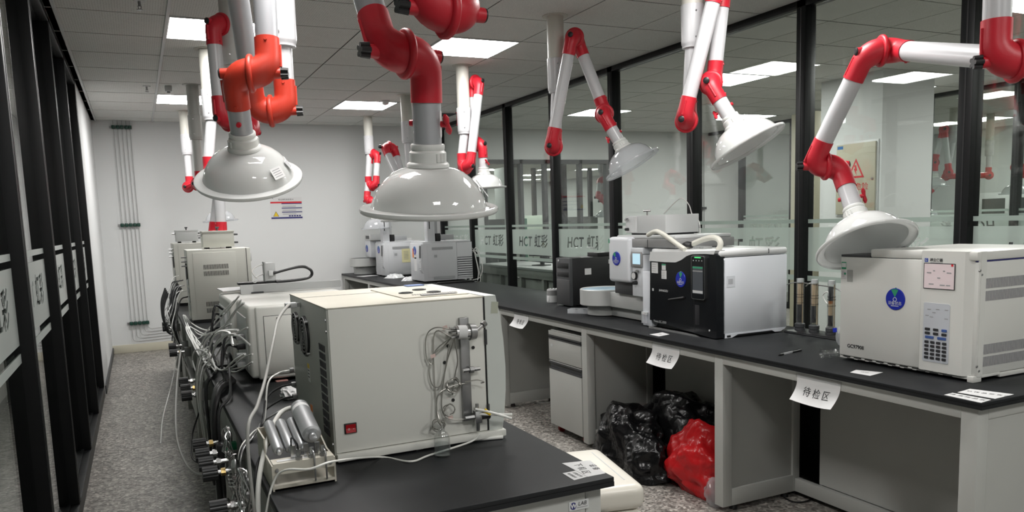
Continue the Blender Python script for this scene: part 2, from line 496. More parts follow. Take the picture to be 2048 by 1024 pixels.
# wall of the next room with a wide window
b = B()
box(b, XR, 4.86, YB, YB + 0.12, 0, ZC + 0.02); box(b, 6.96, 14.0, YB, YB + 0.12, 0, ZC + 0.02)
box(b, 4.86, 6.96, YB, YB + 0.12, 2.30, ZC + 0.02); box(b, 4.86, 6.96, YB, YB + 0.12, 0, 0.75)
struct('wall_back_next_room', b, WALL, 'white wall of the next room with a wide window')
wn = thing('window_1', 'wide dark-framed window in the back wall of the next room', None, (5.9, YB, 0.75), kind='structure')
for x in (4.86, 5.44, 5.84, 6.44, 6.92): obj('window_post', bx(x, x + 0.05, YB - 0.02, YB + 0.08, 0.75, 2.30), DGREY, wn)
for z in (0.75, 2.24): obj('window_rail', bx(4.91, 6.92, YB - 0.02, YB + 0.08, z, z + 0.06), DGREY, wn)
for x0, x1 in ((4.91, 5.44), (5.49, 5.84), (5.89, 6.44), (6.49, 6.92)):
    obj('window_pane', bx(x0, x1, YB + 0.02, YB + 0.028, 0.81, 2.24), GLASS, wn)

# ---- glass partitions
def film_mesh(w, h, body, tsize, tx):
    """frosted film sheet with the lettering cut out clear; local x to the right, y up"""
    c = text_curve(body, tsize, shear=0.12, spacing=1.12)
    o = bpy.data.objects.new('film', c); COL.objects.link(o)
    d = bpy.context.evaluated_depsgraph_get()
    src = o.to_curve(d)
    cu = bpy.data.curves.new('film', 'CURVE'); cu.dimensions = '2D'; cu.resolution_u = 3
    for s_ in src.splines:
        q = cu.splines.new('BEZIER'); q.bezier_points.add(len(s_.bezier_points) - 1)
        for p, r in zip(q.bezier_points, s_.bezier_points):
            p.handle_left_type = 'FREE'; p.handle_right_type = 'FREE'
            dx = Vector((tx, 0, 0)); p.co = r.co + dx; p.handle_left = r.handle_left + dx; p.handle_right = r.handle_right + dx
        q.use_cyclic_u = True
    o.to_curve_clear(); bpy.data.objects.remove(o)
    sp = cu.splines.new('POLY'); sp.points.add(3)
    for p, q in zip(sp.points, ((-w / 2, -h / 2), (w / 2, -h / 2), (w / 2, h / 2), (-w / 2, h / 2))): p.co = (q[0], q[1], 0, 1)
    sp.use_cyclic_u = True
    cu.dimensions = '2D'; cu.fill_mode = 'BOTH'; cu.extrude = 0.0; cu.offset = -0.003
    o = bpy.data.objects.new('film', cu); COL.objects.link(o)
    bpy.context.view_layer.update()
    d = bpy.context.evaluated_depsgraph_get()
    me = bpy.data.meshes.new_from_object(o.evaluated_get(d)); bpy.data.objects.remove(o)
    me.materials.clear(); me.materials.append(FILM)
    return me

ZB = (0.983, 1.017, 1.045, 1.330, 1.353, 1.378)     # frosted strips and band
FILM_ME = film_mesh(1.024, ZB[3] - ZB[2], 'HCT 虹彩', 0.148, 0.0)

def partition(name, label, X, posts, y_end, side, z0, d=0.09, pw=0.075, letters=True, flip=False):
    """side: +1 lettering read from -X looking +X, -1 read from +X"""
    t = thing(name, label, None, (X, posts[len(posts) // 2], 0), kind='structure')
    ymin, ymax = min(posts), max(posts)
    for y in posts:
        p = bx(X - d / 2, X + d / 2, y - pw / 2, y + pw / 2, z0, ZC, bev=0.003)
        o = obj('partition_post', p, BLACKAL, t)
        g = B()
        for sx in (-1, 1):
            box(g, X + sx * d / 2 - 0.0015, X + sx * d / 2 + 0.0015, y - 0.004, y + 0.004, z0, ZC - 0.05)
        sub('post_groove', g, BLACK, o)
    obj('top_rail', bx(X - d / 2, X + d / 2, ymin, y_end, ZC - 0.045, ZC, bev=0.003), BLACKAL, t)
    s = obj('sill_rail', bx(X - d / 2, X + d / 2, ymin, y_end, 0, z0, bev=0.004), BLACKAL, t)
    sub('sill_bead', bx(X - 0.012, X + 0.012, ymin, ymax, z0, z0 + 0.012), BLACKAL, s)
    ps = sorted(posts)
    for a, b_ in zip(ps, ps[1:]):
        y0, y1 = a + pw / 2, b_ - pw / 2
        g = obj('glass_pane', bx(X - 0.004, X + 0.004, y0, y1, z0, ZC - 0.045), GLASS, t)
        fx = X - side * 0.006
        for za, zb in ((ZB[0], ZB[1]), (ZB[4], ZB[5])):
            sub('frosted_strip', bx(fx - 0.0004, fx + 0.0004, y0 + 0.004, y1 - 0.004, za, zb), FILM, g)
        if letters:
            o = bpy.data.objects.new('frosted_band', FILM_ME); COL.objects.link(o); o.parent = g
            right = Vector((0, -1, 0)) * side * (-1 if flip else 1)
            o.matrix_local = basis((fx, (y0 + y1) / 2, (ZB[2] + ZB[3]) / 2), right, (0, 0, 1)) @ Matrix.Diagonal(((y1 - y0 - 0.008) / 1.024, 1, 1, 1))
        else:
            sub('frosted_band', bx(fx - 0.0004, fx + 0.0004, y0 + 0.004, y1 - 0.004, ZB[2], ZB[3]), FILM, g)
    return t

partition('wall_right', 'black-framed glass partition with frosted lettering on the right', XR, [5.035 - 0.0 if k == 0 else 5.068 - 1.1046 * k for k in range(0, 12)], YB, 1, 0.08)
partition('wall_left_glass', 'black-framed glass partition with frosted lettering on the left', XL - 0.05, [2.40 - 1.1046 * k for k in range(0, 9)], 2.4375, -1, 0.085, d=0.10)
partition('wall_far_glass', 'second glass partition beyond the next room', XC2, [4.33 - 1.07 * k for k in range(-0, 9)], YB, 1, 0.08, letters=True, flip=True)

# back-wall gas lines with clamp bars
pk = [at(228 + 8.2 * k, 255, Y=YB).x for k in range(5)]
px_ = [0.18, 0.225, 0.27, 0.315, 0.355]
for k, x in enumerate(px_):
    zb = 0.28 - 0.0 - 0.045 * (4 - k)
    zb = [0.10 + 0.035 * q for q in range(5)][k] + 0.03
    pts = [(x, YB - 0.03, ZC - 0.002), (x, YB - 0.03, zb + 0.04), (x + 0.012, YB - 0.03, zb + 0.012), (x + 0.04, YB - 0.03, zb), (0.62, YB - 0.03, zb + 0.012)]
    ordn = ['leftmost', 'second from left', 'middle', 'fourth from left', 'rightmost'][k]
    obj('gas_pipe', sweep(B(), pts, 0.0035, 8), PIPEG, None, label='thin steel gas pipe on the back wall, %s of five' % ordn, category='pipe', group='gas pipes on the back wall')
for n, z in (('top', 2.66), ('middle', 1.525), ('lowest', 0.352)):
    t = thing('pipe_clamp', '%s green-black clamp bar holding the five wall gas pipes' % n, 'pipe clamp', (0.27, YB - 0.02, z), 'clamp bars on the gas pipes')
    obj('clamp_rail', bx(0.135, 0.375, YB - 0.014, YB - 0.002, z - 0.012, z + 0.012), STEELD, t)
    for x in px_:
        b = bx(x - 0.019, x + 0.019, YB - 0.05, YB - 0.014, z - 0.020, z + 0.020, bev=0.005)
        obj('clamp_block', b, mat('clamp_green', (0.01, 0.05, 0.035), 0.4) if not bpy.data.materials.get('clamp_green') else bpy.data.materials['clamp_green'], t)

# safety poster on the back wall
t = thing('wall_poster', 'white safety notice with red and navy bars on the back wall', 'poster', (2.09, YB, 1.67))
w_, h_ = 0.40, 0.285; cx_, cz_ = 2.09, 1.675
def pr(x0, x1, z0, z1, m_, nm, lift=0.0025):
    bm_ = plate(B(), (cx_ + (x0 + x1) / 2 * w_, YB - lift, cz_ + (z0 + z1) / 2 * h_), (1, 0, 0), (0, 0, 1), (x1 - x0) * w_, (z1 - z0) * h_, 0.0006)
    return obj(nm, bm_, m_, t)
obj('poster_sheet', plate(B(), (cx_, YB - 0.001, cz_), (1, 0, 0), (0, 0, 1), w_, h_, 0.001), PAPER, t)
pr(-0.49, 0.49, 0.24, 0.31, REDP, 'red_bar'); pr(-0.15, 0.49, 0.20, 0.24, NAVY, 'navy_bar')
for z in (0.02, -0.16): pr(-0.15, 0.49, z - 0.02, z + 0.02, NAVY, 'navy_bar')
pr(-0.49, 0.49, -0.45, -0.38, NAVY, 'navy_bar')
for z in (0.12, 0.08, -0.06, -0.1, -0.23, -0.27): pr(-0.13, 0.30, z - 0.007, z + 0.007, INKG, 'text_line', 0.0027)
lettering('职业病危害告知卡', 0.024, INK, (cx_, YB - 0.002, cz_ + 0.113), (1, 0, 0), (0, 0, 1), t)
tri = B(); prism(tri, [(cx_ - 0.165, cz_ - 0.095), (cx_ - 0.105, cz_ - 0.095), (cx_ - 0.135, cz_ - 0.04)], 'y', YB - 0.0022, YB - 0.0030)
o = obj('warning_triangle', tri, YELLOW, t)
tri = B(); prism(tri, [(cx_ - 0.172, cz_ - 0.099), (cx_ - 0.098, cz_ - 0.099), (cx_ - 0.135, cz_ - 0.032)], 'y', YB - 0.0018, YB - 0.0021)
sub('triangle_border', tri, INK, o)
for k in range(5): pr(0.06 + 0.08 * k, 0.12 + 0.08 * k, -0.36, -0.30, NAVY, 'pictogram')

# ceiling fittings
def sprinkler(x, y, lab):
    t = thing('sprinkler_head', lab, 'sprinkler', (x, y, ZC), 'sprinkler heads')
    obj('escutcheon', lathe(B(), [(0.002, ZC - 0.006), (0.03, ZC - 0.006), (0.034, ZC)], 20, Matrix.Translation((x, y, 0)), cap0=True), LGREY, t)
    obj('stem', cy((x, y, ZC), (x, y, ZC - 0.035), 0.008), STEELD, t)
    obj('deflector', cy((x, y, ZC - 0.05), (x, y, ZC - 0.053), 0.016), STEELD, t)
    fr = B()
    for s in (-1, 1): cyl(fr, (x + s * 0.009, y, ZC - 0.03), (x + s * 0.004, y, ZC - 0.05), 0.0025, seg=6)
    obj('frame_arm', fr, STEELD, t)
sprinkler(0.513, 2.58, 'small sprinkler head in the ceiling over the left aisle')
sprinkler(0.444, -0.30, 'sprinkler head at the top edge of the picture')
t = thing('smoke_detector', 'round smoke detector at the edge of a bright ceiling panel', 'smoke detector', (2.825, 2.93, ZC))
obj('base', lathe(B(), [(0.05, ZC), (0.05, ZC - 0.014), (0.002, ZC - 0.014)], 24, Matrix.Translation((2.825, 2.93, 0))), LGREY, t)
obj('head', lathe(B(), [(0.04, ZC - 0.014), (0.036, ZC - 0.035), (0.02, ZC - 0.046), (0.001, ZC - 0.047)], 24, Matrix.Translation((2.825, 2.93, 0))), WHITE, t)
t = thing('ceiling_sensor', 'small grey square sensor on the ceiling by a light panel', 'sensor', (0.69, 2.54, ZC))
obj('housing', bx(0.66, 0.72, 2.51, 2.57, ZC - 0.05, ZC, bev=0.006), LGREY, t)
obj('lens', cy((0.69, 2.54, ZC - 0.05), (0.69, 2.54, ZC - 0.058), 0.015), DGREY, t)
t = thing('air_vent', 'slatted air grille in the ceiling corner by the right glass', 'air vent', (3.75, 3.85, ZC))
obj('vent_frame', bx(3.55, 3.97, 3.68, 3.98, ZC - 0.004, ZC), LGREY, t)
for k in range(7): obj('slat', bx(3.58, 3.94, 3.70 + 0.037 * k, 3.717 + 0.037 * k, ZC - 0.010, ZC - 0.004), DGREY, t)
t = thing('red_pipe_drop', 'short dark red pipe hanging from the ceiling by the right glass', 'pipe', (3.92, 3.62, ZC))
obj('pipe', cy((3.92, 3.62, ZC), (3.92, 3.62, ZC - 0.14), 0.011), REDP, t)
obj('flange', cy((3.92, 3.62, ZC), (3.92, 3.62, ZC - 0.008), 0.022), REDP, t)
obj('end_cap', cy((3.92, 3.62, ZC - 0.14), (3.92, 3.62, ZC - 0.155), 0.016), REDP, t)

# ================================================================== FUME EXTRACTION ARMS
E_ = 0.057         # half offset between the two tubes of a joint
TR = 0.0375        # tube radius

def dirv(a3, u3, ang):
    return u3 * math.sin(ang) + Vector((0, 0, 1)) * math.cos(ang)

def half_joint(c, a, d, red, parent, knob=True, rib=True):
    """one moulded elbow: from the flange at c along a, turning into direction d"""
    r0 = 0.041
    pts, rad = [], []
    R_ = E_
    pts.append(c + a * 0.002); rad.append(0.056)
    n = 8
    ctr = c + d * R_                      # arc centre
    for k in range(n + 1):
        t = math.pi / 2 * k / n
        p = c + a * (R_ * math.sin(t)) + d * (R_ * (1 - math.cos(t)))
        pts.append(p); rad.append(0.050 + (r0 - 0.050) * min(1, k / n * 1.1) + 0.003 * math.sin(math.pi * k / n))
    pts.append(c + a * R_ + d * (R_ + 0.025)); rad.append(r0)
    pts.append(c + a * R_ + d * (R_ + 0.060)); rad.append(r0)
    o = obj('elbow_joint', sweep(B(), pts, rad, 28), red, parent, smooth=50)
    # boss and knob on the outer side of the bend
    k0 = c + a * (E_ + 0.012)
    sub('boss', cy(k0, c + a * (E_ + 0.040), 0.018, 0.017, 20), red, o)
    if knob:
        kb = B(); s0 = c + a * (E_ + 0.040); s1 = c + a * (E_ + 0.064)
        cyl(kb, s0, s1, 0.013, 0.011, 14)
        x, y, _ = frame(a)
        for q in range(5):
            t = 2 * math.pi * q / 5
            cyl(kb, s0 + (x * math.cos(t) + y * math.sin(t)) * 0.014, s1 + (x * math.cos(t) + y * math.sin(t)) * 0.013, 0.0075, 0.0065, 8)
        sub('star_knob', kb, BLACK, o)
    else:
        sub('end_cap', lathe(B(), [(0.0165, 0), (0.0165, 0.004), (0.012, 0.007), (0.001, 0.008)], 18, basis(c + a * (E_ + 0.040), frame(a)[0], frame(a)[1]), cap0=True, cap1=True), BLACK, o)
    if rib:
        rb = B()
        p0 = c + a * (E_ + 0.040) + d * 0.022; p1 = c + a * (E_ + 0.0405) + d * 0.095
        sweep(rb, [p0, p1], 0.0055, 8)
        sub('rib', rb, red, o)
    # retaining pin near the socket end
    x = a
    pn = c + a * R_ + d * (R_ + 0.045)
    side = a.cross(d)
    sub('pin', cy(pn + side * 0.039, pn + side * 0.0445, 0.006, 0.0045, 10), red, o)
    return o

def joint(c, a, dA, dB, red, parent, knobA=True, knobB=False):
    half_joint(c, -a, dA, red, parent, knobA); half_joint(c, a, dB, red, parent, knobB)
    M4 = basis(c, frame(a)[0], frame(a)[1])
    fl_ = lathe(B(), [(0.050, -0.010), (0.058, -0.009), (0.0625, -0.004), (0.0625, 0.004), (0.058, 0.009), (0.050, 0.010)], 32, M4, cap0=True, cap1=True)
    obj('joint_flange', fl_, red, parent, smooth=60)

def tube(p0, p1, material, parent, name='arm_tube', r=TR):
    return obj(name, cy(p0, p1, r, r, 28), material, parent, smooth=40)

HOOD_PROF = [(0.050, 0.0), (0.072, -0.004), (0.095, -0.0145), (0.114, -0.029), (0.131, -0.048), (0.145, -0.071), (0.152, -0.090), (0.156, -0.104), (0.169, -0.1055), (0.180, -0.104), (0.186, -0.106), (0.187, -0.112), (0.185, -0.117)]
def hood(top, d, parent, plastic, R=0.187, stickers=None):
    """dome hood: top = end of the tube, d = direction the hood opens to"""
    d = d.normalized()
    s = R / 0.187
    x, y, _ = frame(-d)
    M4 = basis(top, x, y)                     # local z = -d
    cb = B()
    lathe(cb, [(0.0378, 0.020), (0.0435, 0.020), (0.0450, 0.017), (0.0450, 0.006), (0.0435, 0.004), (0.0490, -0.002), (0.0490, -0.026), (0.0540, -0.029), (0.0565, -0.033), (0.0565, -0.040), (0.03, -0.041)], 32, M4)
    c = obj('hood_collar', cb, LGREYC, parent, smooth=40)
    for k in range(6):
        t = [0.2, 0.45, 0.7][k % 3] + (k // 3) * math.pi
        p = M4 @ Vector((0.0485 * math.cos(t), 0.0485 * math.sin(t), -0.004)); q = M4 @ Vector((0.0485 * math.cos(t), 0.0485 * math.sin(t), -0.025))
        sub('collar_rib', cy(p, q, 0.004, 0.004, 8), LGREYC, c)
    off = -0.040
    prof = [(r * s, z * s + off) for r, z in HOOD_PROF]
    inn = [(max(0.03, r - 0.003), z - 0.0025) for r, z in prof][::-1]
    h = obj('hood_dome', lathe(B(), [(0.03, off)] + prof + inn + [(0.03, off - 0.003)], 56, M4), plastic, parent, smooth=50)
    return h, M4, off

SHADEC = mat('shaded_column', (0.44, 0.44, 0.42), 0.4, var=0.02)  # column paint darkened: the shade on these columns is put into the colour
LGREYC = mat('grey_white_collar', (0.66, 0.67, 0.65), 0.4, var=0.02)

def damper(p, d, a, parent):
    """red butterfly handle on its white dial, on the hood tube at p; a = outward direction"""
    x, y, _ = frame(a)
    disc = plate(B(), p + a * (TR + 0.0005), a.cross(d), d, 0.016, 0.070, 0.001, r=0.007)
    o = obj('damper_dial', disc, WHITE, parent)
    hb = B()
    cyl(hb, p + a * TR, p + a * (TR + 0.016), 0.008, 0.008, 12)
    u = (d * 0.75 + a.cross(d) * 0.65).normalized()
    c = p + a * (TR + 0.018)
    sweep(hb, [c - u * 0.032, c - u * 0.02, c, c + u * 0.02, c + u * 0.032], [0.004, 0.009, 0.006, 0.009, 0.004], 10)
    sub('damper_handle', hb, RED, o)
    hb = cy(p - a * TR, p - a * (TR + 0.010), 0.009, 0.008, 12)
    obj('damper_pivot', hb, RED, parent)

def arm(label, col, a, sh, el, wr, hd, tubem, red, plastic, sig=(1, -1, 1), ceil=ZC, collar_z=None, colr=0.054, hood_len=0.10, R=0.187, knobs=True, column=True, damp=None, coltube=TUBEW, colm=None, hood_on=True):
    """col: column foot (x, y) on the ceiling; a: horizontal pivot axis; sh, el, wr: (t, z) of the joints in the arm plane;
    hd: (t, z) direction of the hood tube; sig: to which side of each joint the next tube lies"""
    a = Vector((a[0], a[1], 0)).normalized(); u = Vector((-a.y, a.x, 0))
    c0 = Vector((col[0], col[1], 0))
    t = thing('fume_extraction_arm', label, 'fume arm', (col[0], col[1], ceil), 'fume extraction arms')
    lat = [0, 0, 0, 0]; lat[1] = lat[0] + 2 * E_ * sig[0]; lat[2] = lat[1] + 2 * E_ * sig[1]; lat[3] = lat[2] + 2 * E_ * sig[2]
    def pt(l, q): return c0 + a * l + u * q[0] + Vector((0, 0, q[1]))
    up = Vector((0, 0, 1))
    jc = [pt((lat[i] + lat[i + 1]) / 2 + (q[2] if len(q) > 2 else 0), q) for i, q in enumerate((sh, el, wr))]
    def endA(i): return jc[i] - a * sig[i] * E_
    def endB(i): return jc[i] + a * sig[i] * E_
    d1 = (endA(1) - endB(0)).normalized(); d2 = (endA(2) - endB(1)).normalized()
    dh = (u * hd[0] + up * hd[1] + a * (hd[2] if len(hd) > 2 else 0)).normalized()
    k1, k2 = (True, False) if knobs is True else (False, False) if knobs is False else knobs
    for i, (dA, dB) in enumerate(((up, d1), (-d1, d2), (-d2, dh))):
        sg = sig[i]
        joint(jc[i], a * sg, dA, dB, red, t, k1, k2)
    # column with sleeve
    cz = collar_z if collar_z else sh[1] + 0.42
    top = Vector((col[0], col[1], ceil))
    if column:
        obj('column', cy(top, (col[0], col[1], cz), colr, colr, 28), colm or COLW, t, smooth=40)
        sl = lathe(B(), [(colr + 0.001, cz + 0.20), (colr + 0.006, cz + 0.198), (colr + 0.004, cz + 0.01), (colr + 0.003, cz), (colr - 0.001, cz - 0.006), (colr - 0.001, cz - 0.018), (TR, cz - 0.02)], 28, Matrix.Translation((col[0], col[1], 0)))
        o = obj('column_sleeve', sl, coltube, t, smooth=40)
        for z in (cz + 0.03, cz + 0.16):
            sub('screw', cy((col[0] - 0.02, col[1] - colr + 0.005, z), (col[0] - 0.02, col[1] - colr - 0.006, z), 0.004, 0.004, 8), STEELD, o)
        obj('ceiling_flange', lathe(B(), [(colr, ceil - 0.004), (colr + 0.03, ceil - 0.004), (colr + 0.03, ceil)], 28, Matrix.Translation((col[0], col[1], 0))), colm or COLW, t)
    tube(Vector((col[0], col[1], cz)), pt(0, (sh[0], sh[1] + E_ + 0.03)), coltube, t, 'column_tube')
    s = E_ + 0.03
    tube(endB(0) + d1 * s, endA(1) - d1 * s, tubem, t)
    tube(endB(1) + d2 * s, endA(2) - d2 * s, tubem, t)
    hp = endB(2)
    if hood_on:
        L_ = E_ + 0.06 + hood_len
        tube(hp + dh * s, hp + dh * (L_ + 0.02), tubem if tubem is not TUBEG else TUBEG, t, 'hood_tube')
        if damp is not None:
            damper(hp + dh * (E_ + 0.06 + hood_len * 0.42), dh, (a * damp[0] + a.cross(dh) * damp[1]).normalized(), t)
        hood(hp + dh * L_, dh, t, plastic, R)
    return t, dict(hp=hp, dh=dh, L=(E_ + 0.06 + hood_len), a=a, u=u)

PI = math.pi
# arms over the right bench, from the far end to the near end
arm('far white fume arm next to the back wall above the round tray, red lower joint', (2.971, 4.182), (0.567, -0.823), (-0.05, 1.900), (0.015, 2.287), (-0.10, 1.72), (0.05, -1), TUBEW, RED, CLEARP, knobs=(False, True), collar_z=2.307, hood_len=0.06, damp=None)
arm('fume arm with a raised red elbow behind the big central hood', (2.92, 2.53), (-0.974, -0.225), (0.02, 1.852), (-0.286, 2.24), (-0.085, 1.80), (0.05, -1), TUBEW, RED, MILKY, knobs=(True, False), collar_z=2.272, hood_len=0.06)
arm('white fume arm folded against its column by the right glass, small milky hood', (2.908, 0.947), (0.236, -0.972), (-0.04, 1.893), (0.095, 2.60), (0.096, 2.085), (0.03, -1), TUBEW, RED, MILKY, knobs=(False, False), collar_z=2.19, hood_len=0.10, damp=(1, 0))
arm('white fume arm folded in a steep peak, hood tilted to the right', (2.884, -0.729), (-0.708, -0.706), (-0.015, 1.904), (0.142, 2.577), (0.326, 2.088), (0.49, -0.87), TUBEW, RED, CLEARP, knobs=(False, False), collar_z=2.27, hood_len=0.11, damp=(0, -1))
arm('white fume arm with red joints, hood tilted right of the two tubes', (3.042, -1.925), (-0.798, -0.603), (-0.019, 1.925), (0.165, 2.60), (0.110, 2.105), (0.50, -0.866), TUBEW, RED, MILKY, knobs=(False, False), collar_z=2.32, hood_len=0.115, damp=(0, -1), R=0.205)
arm('white fume arm stretched out level at top right, hood by the keypad chromatograph', (2.611, -3.847), (0.89, -0.455), (0.0, 1.847), (0.897, 2.06), (1.075, 1.625, -0.15), (-0.60, -1, 0.12), TUBEW, RED, MILKY, collar_z=2.35, hood_len=0.12, damp=(1, -0.3), R=0.20)
# arms over the left bench
arm('farthest left fume arm with one red joint facing the viewer', (0.90, 4.124), (-0.397, -0.918), (-0.001, 1.913), (0.26, 2.02), (0.33, 1.83), (0.05, -1), TUBEW, RED, CLEARP, knobs=(False, False), collar_z=2.286, hood_len=0.03)
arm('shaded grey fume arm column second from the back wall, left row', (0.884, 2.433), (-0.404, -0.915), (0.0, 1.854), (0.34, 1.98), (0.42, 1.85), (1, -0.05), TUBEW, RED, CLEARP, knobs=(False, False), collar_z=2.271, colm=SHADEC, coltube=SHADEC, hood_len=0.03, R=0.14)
arm('white fume arm hanging straight down behind the left milky hood', (0.887, 0.882), (0.429, -0.903), (-0.05, 1.850), (-0.06, 1.375), (0.03, 1.80), (1, -0.05), TUBEW, RED, CLEARP, knobs=(False, False), collar_z=2.251, hood_len=0.02, R=0.14)
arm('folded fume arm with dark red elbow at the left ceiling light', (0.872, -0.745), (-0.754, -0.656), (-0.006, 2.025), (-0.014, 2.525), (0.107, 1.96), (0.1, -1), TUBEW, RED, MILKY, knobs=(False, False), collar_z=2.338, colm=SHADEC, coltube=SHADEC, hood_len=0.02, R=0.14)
HA1 = arm('grey fume arm with orange-red joints, milky hood left of centre with taped labels', (0.891, -2.143), (-0.96, 0.279), (0.0, 1.891), (0.383, 2.477), (0.451, 1.951), (-0.50, -1), TUBEG, ORANGE, MILKY, collar_z=2.15, hood_len=0.105, damp=(0, -1))
HA2 = arm('large grey fume arm with crimson joints and broad milky hood in the centre', (0.943, -3.633), (0.994, 0.11), (0.0, 1.915), (0.50, 2.33), (0.235, 1.865), (0.14, -1, 0.045), TUBEG, RED, MILKY, collar_z=2.35, hood_len=0.125, damp=(0.72, -0.7))

# ================================================================== BENCHES
BT = 0.800                      # worktop height
RX0, RX1 = 2.743, 3.56          # right bench front / back
LX0, LX1 = 0.561, 1.340         # left bench
YN = -3.762                     # near end of both benches

def worktop(t, x0, x1, y0, y1):
    obj('worktop', bx(x0, x1, y0, y1, BT - 0.012, BT, bev=0.002), TOP, t)
    for a in ((x0, x0 + 0.05, y0, y1), (x1 - 0.05, x1, y0, y1), (x0 + 0.05, x1 - 0.05, y0, y0 + 0.05), (x0 + 0.05, x1 - 0.05, y1 - 0.05, y1)):
        obj('worktop_edge', bx(*a, BT - 0.024, BT - 0.012), TOP, t)

ZA = BT - 0.024                 # underside
def side_frame(parent, x0, x1, yc, wleg=0.060, panel=True):
    z0 = 0.028
    y0, y1 = yc - wleg / 2, yc + wleg / 2
    o = obj('leg', bx(x0, x0 + 0.055, y0, y1, z0, ZA, bev=0.002), GREYB, parent)
    obj('leg', bx(x1 - 0.045, x1, y0, y1, z0, ZA, bev=0.002), GREYB, parent)
    obj('frame_rail', bx(x0 + 0.055, x1 - 0.045, y0, y1, z0, z0 + 0.085, bev=0.002), GREYB, parent)
    obj('frame_rail', bx(x0 + 0.055, x1 - 0.045, y0, y1, ZA - 0.045, ZA, bev=0.002), GREYB, parent)
    if panel: obj('side_panel', bx(x0 + 0.055, x1 - 0.045, y0 + 0.012, y1 - 0.012, z0 + 0.085, ZA - 0.045), GREYP, parent)
    for x in (x0 + 0.09, x1 - 0.07):
        obj('foot', cy((x, yc, 0), (x, yc, z0), 0.020, 0.014, 14), BLACK, parent)

fr = thing('lab_bench', 'long right lab bench with black top and grey panelled legs', 'lab bench', (RX0 + 0.02, YN, 0), 'lab benches')
worktop(fr, RX0, RX1, YN, YB - 0.02)
FX0, FX1 = 2.763, 3.255
FY = [-3.708, -2.461, -1.211, 0.045, 1.29, 2.54, 3.79, 5.02]
for y in FY: side_frame(fr, FX0, FX1, y)
for a, b_ in zip(FY, FY[1:]):
    obj('apron', bx(FX0, FX0 + 0.018, a + 0.03, b_ - 0.03, ZA - 0.046, ZA, bev=0.0015), GREYB, fr)
    obj('rear_rail', bx(FX1 - 0.03, FX1, a + 0.03, b_ - 0.03, 0.028, 0.095, bev=0.0015), GREYB, fr)
    # two sheet panels behind the knee space, an open slot at the far side
    obj('rear_panel', bx(FX1 + 0.005, FX1 + 0.02, a + 0.03, a + 0.32, 0.095, ZA), GREYB, fr)
    obj('rear_panel', bx(FX1 + 0.005, FX1 + 0.02, a + 0.335, b_ - 0.155, 0.095, ZA), GREYB, fr)
    obj('rear_panel_edge', bx(FX1 + 0.020, FX1 + 0.30, b_ - 0.16, b_ - 0.145, 0.028, ZA), GREYD, fr)
obj('back_sheet', bx(RX1 - 0.06, RX1 - 0.045, FY[0], FY[-1], 0.0, ZA), DGREY, fr)
# near end panel facing the viewer
obj('end_panel', bx(FX0 + 0.06, RX1 - 0.03, FY[0] - 0.026, FY[0] - 0.012, 0.03, ZA), GREYB, fr)

fl2 = thing('lab_bench', 'black-topped left lab bench with cables hanging over its left edge', 'lab bench', (LX0 + 0.02, YN, 0), 'lab benches')
worktop(fl2, LX0, LX1, YN, 3.4)
LF = [-3.70, -2.46, -1.21, 0.045, 1.29, 2.54, 3.36]
for y in LF: side_frame(fl2, LX0 + 0.02, LX1 - 0.02, y)
for a, b_ in zip(LF, LF[1:]):
    obj('apron', bx(LX0 + 0.02, LX0 + 0.038, a + 0.03, b_ - 0.03, ZA - 0.046, ZA), GREYB, fl2)
    obj('cupboard_front', bx(LX0 + 0.045, LX0 + 0.06, a + 0.035, (a + b_) / 2 - 0.004, 0.09, ZA - 0.05, bev=0.002), GREYB, fl2)
    obj('cupboard_front', bx(LX0 + 0.045, LX0 + 0.06, (a + b_) / 2 + 0.004, b_ - 0.035, 0.09, ZA - 0.05, bev=0.002), GREYB, fl2)
    obj('plinth', bx(LX0 + 0.06, LX0 + 0.075, a + 0.03, b_ - 0.03, 0.0, 0.09), DGREY, fl2)
obj('end_panel', bx(LX0 + 0.03, LX1 - 0.07, LF[0] - 0.036, LF[0] - 0.030, 0.03, ZA), GREYB, fl2)
# service pipe running along the left side of the bench
obj('service_rail', bx(LX0 - 0.012, LX0 + 0.018, LF[0], LF[-1], 0.52, 0.56, bev=0.003), STEELD, fl2)

# maker's badges on the bench ends
def badge(label, c, parentname):
    t = thing('name_badge', label, 'badge', c)
    obj('badge_plate', plate(B(), c, (1, 0, 0), (0, 0, 1), 0.056, 0.024, 0.002, r=0.003), LGREY, t)
    n = Vector((0, -1, 0))
    q = obj('badge_emblem', plate(B(), (c[0] - 0.016, c[1] - 0.002, c[2]), (1, 0, 0), (0, 0, 1), 0.016, 0.018, 0.0006, r=0.007), NAVY, t)
    lettering('W', 0.016, WHITE, (c[0] - 0.016, c[1] - 0.0026, c[2]), (1, 0, 0), (0, 0, 1), t, bold=0.0006)
    lettering('LAB', 0.014, INK, (c[0] + 0.009, c[1] - 0.002, c[2] + 0.003), (1, 0, 0), (0, 0, 1), t, shear=0.2)
    obj('badge_line', plate(B(), (c[0] + 0.009, c[1] - 0.002, c[2] - 0.006), (1, 0, 0), (0, 0, 1), 0.030, 0.002, 0.0005), INKG, t)
p = at(1158, 1010, Y=-3.738)
badge('silver LAB badge on the end of the left bench', (p.x, -3.736, p.z), None)
p = at(1990, 829, Y=-3.736)
badge('silver badge on the end panel of the right bench', (p.x, -3.734, p.z), None)

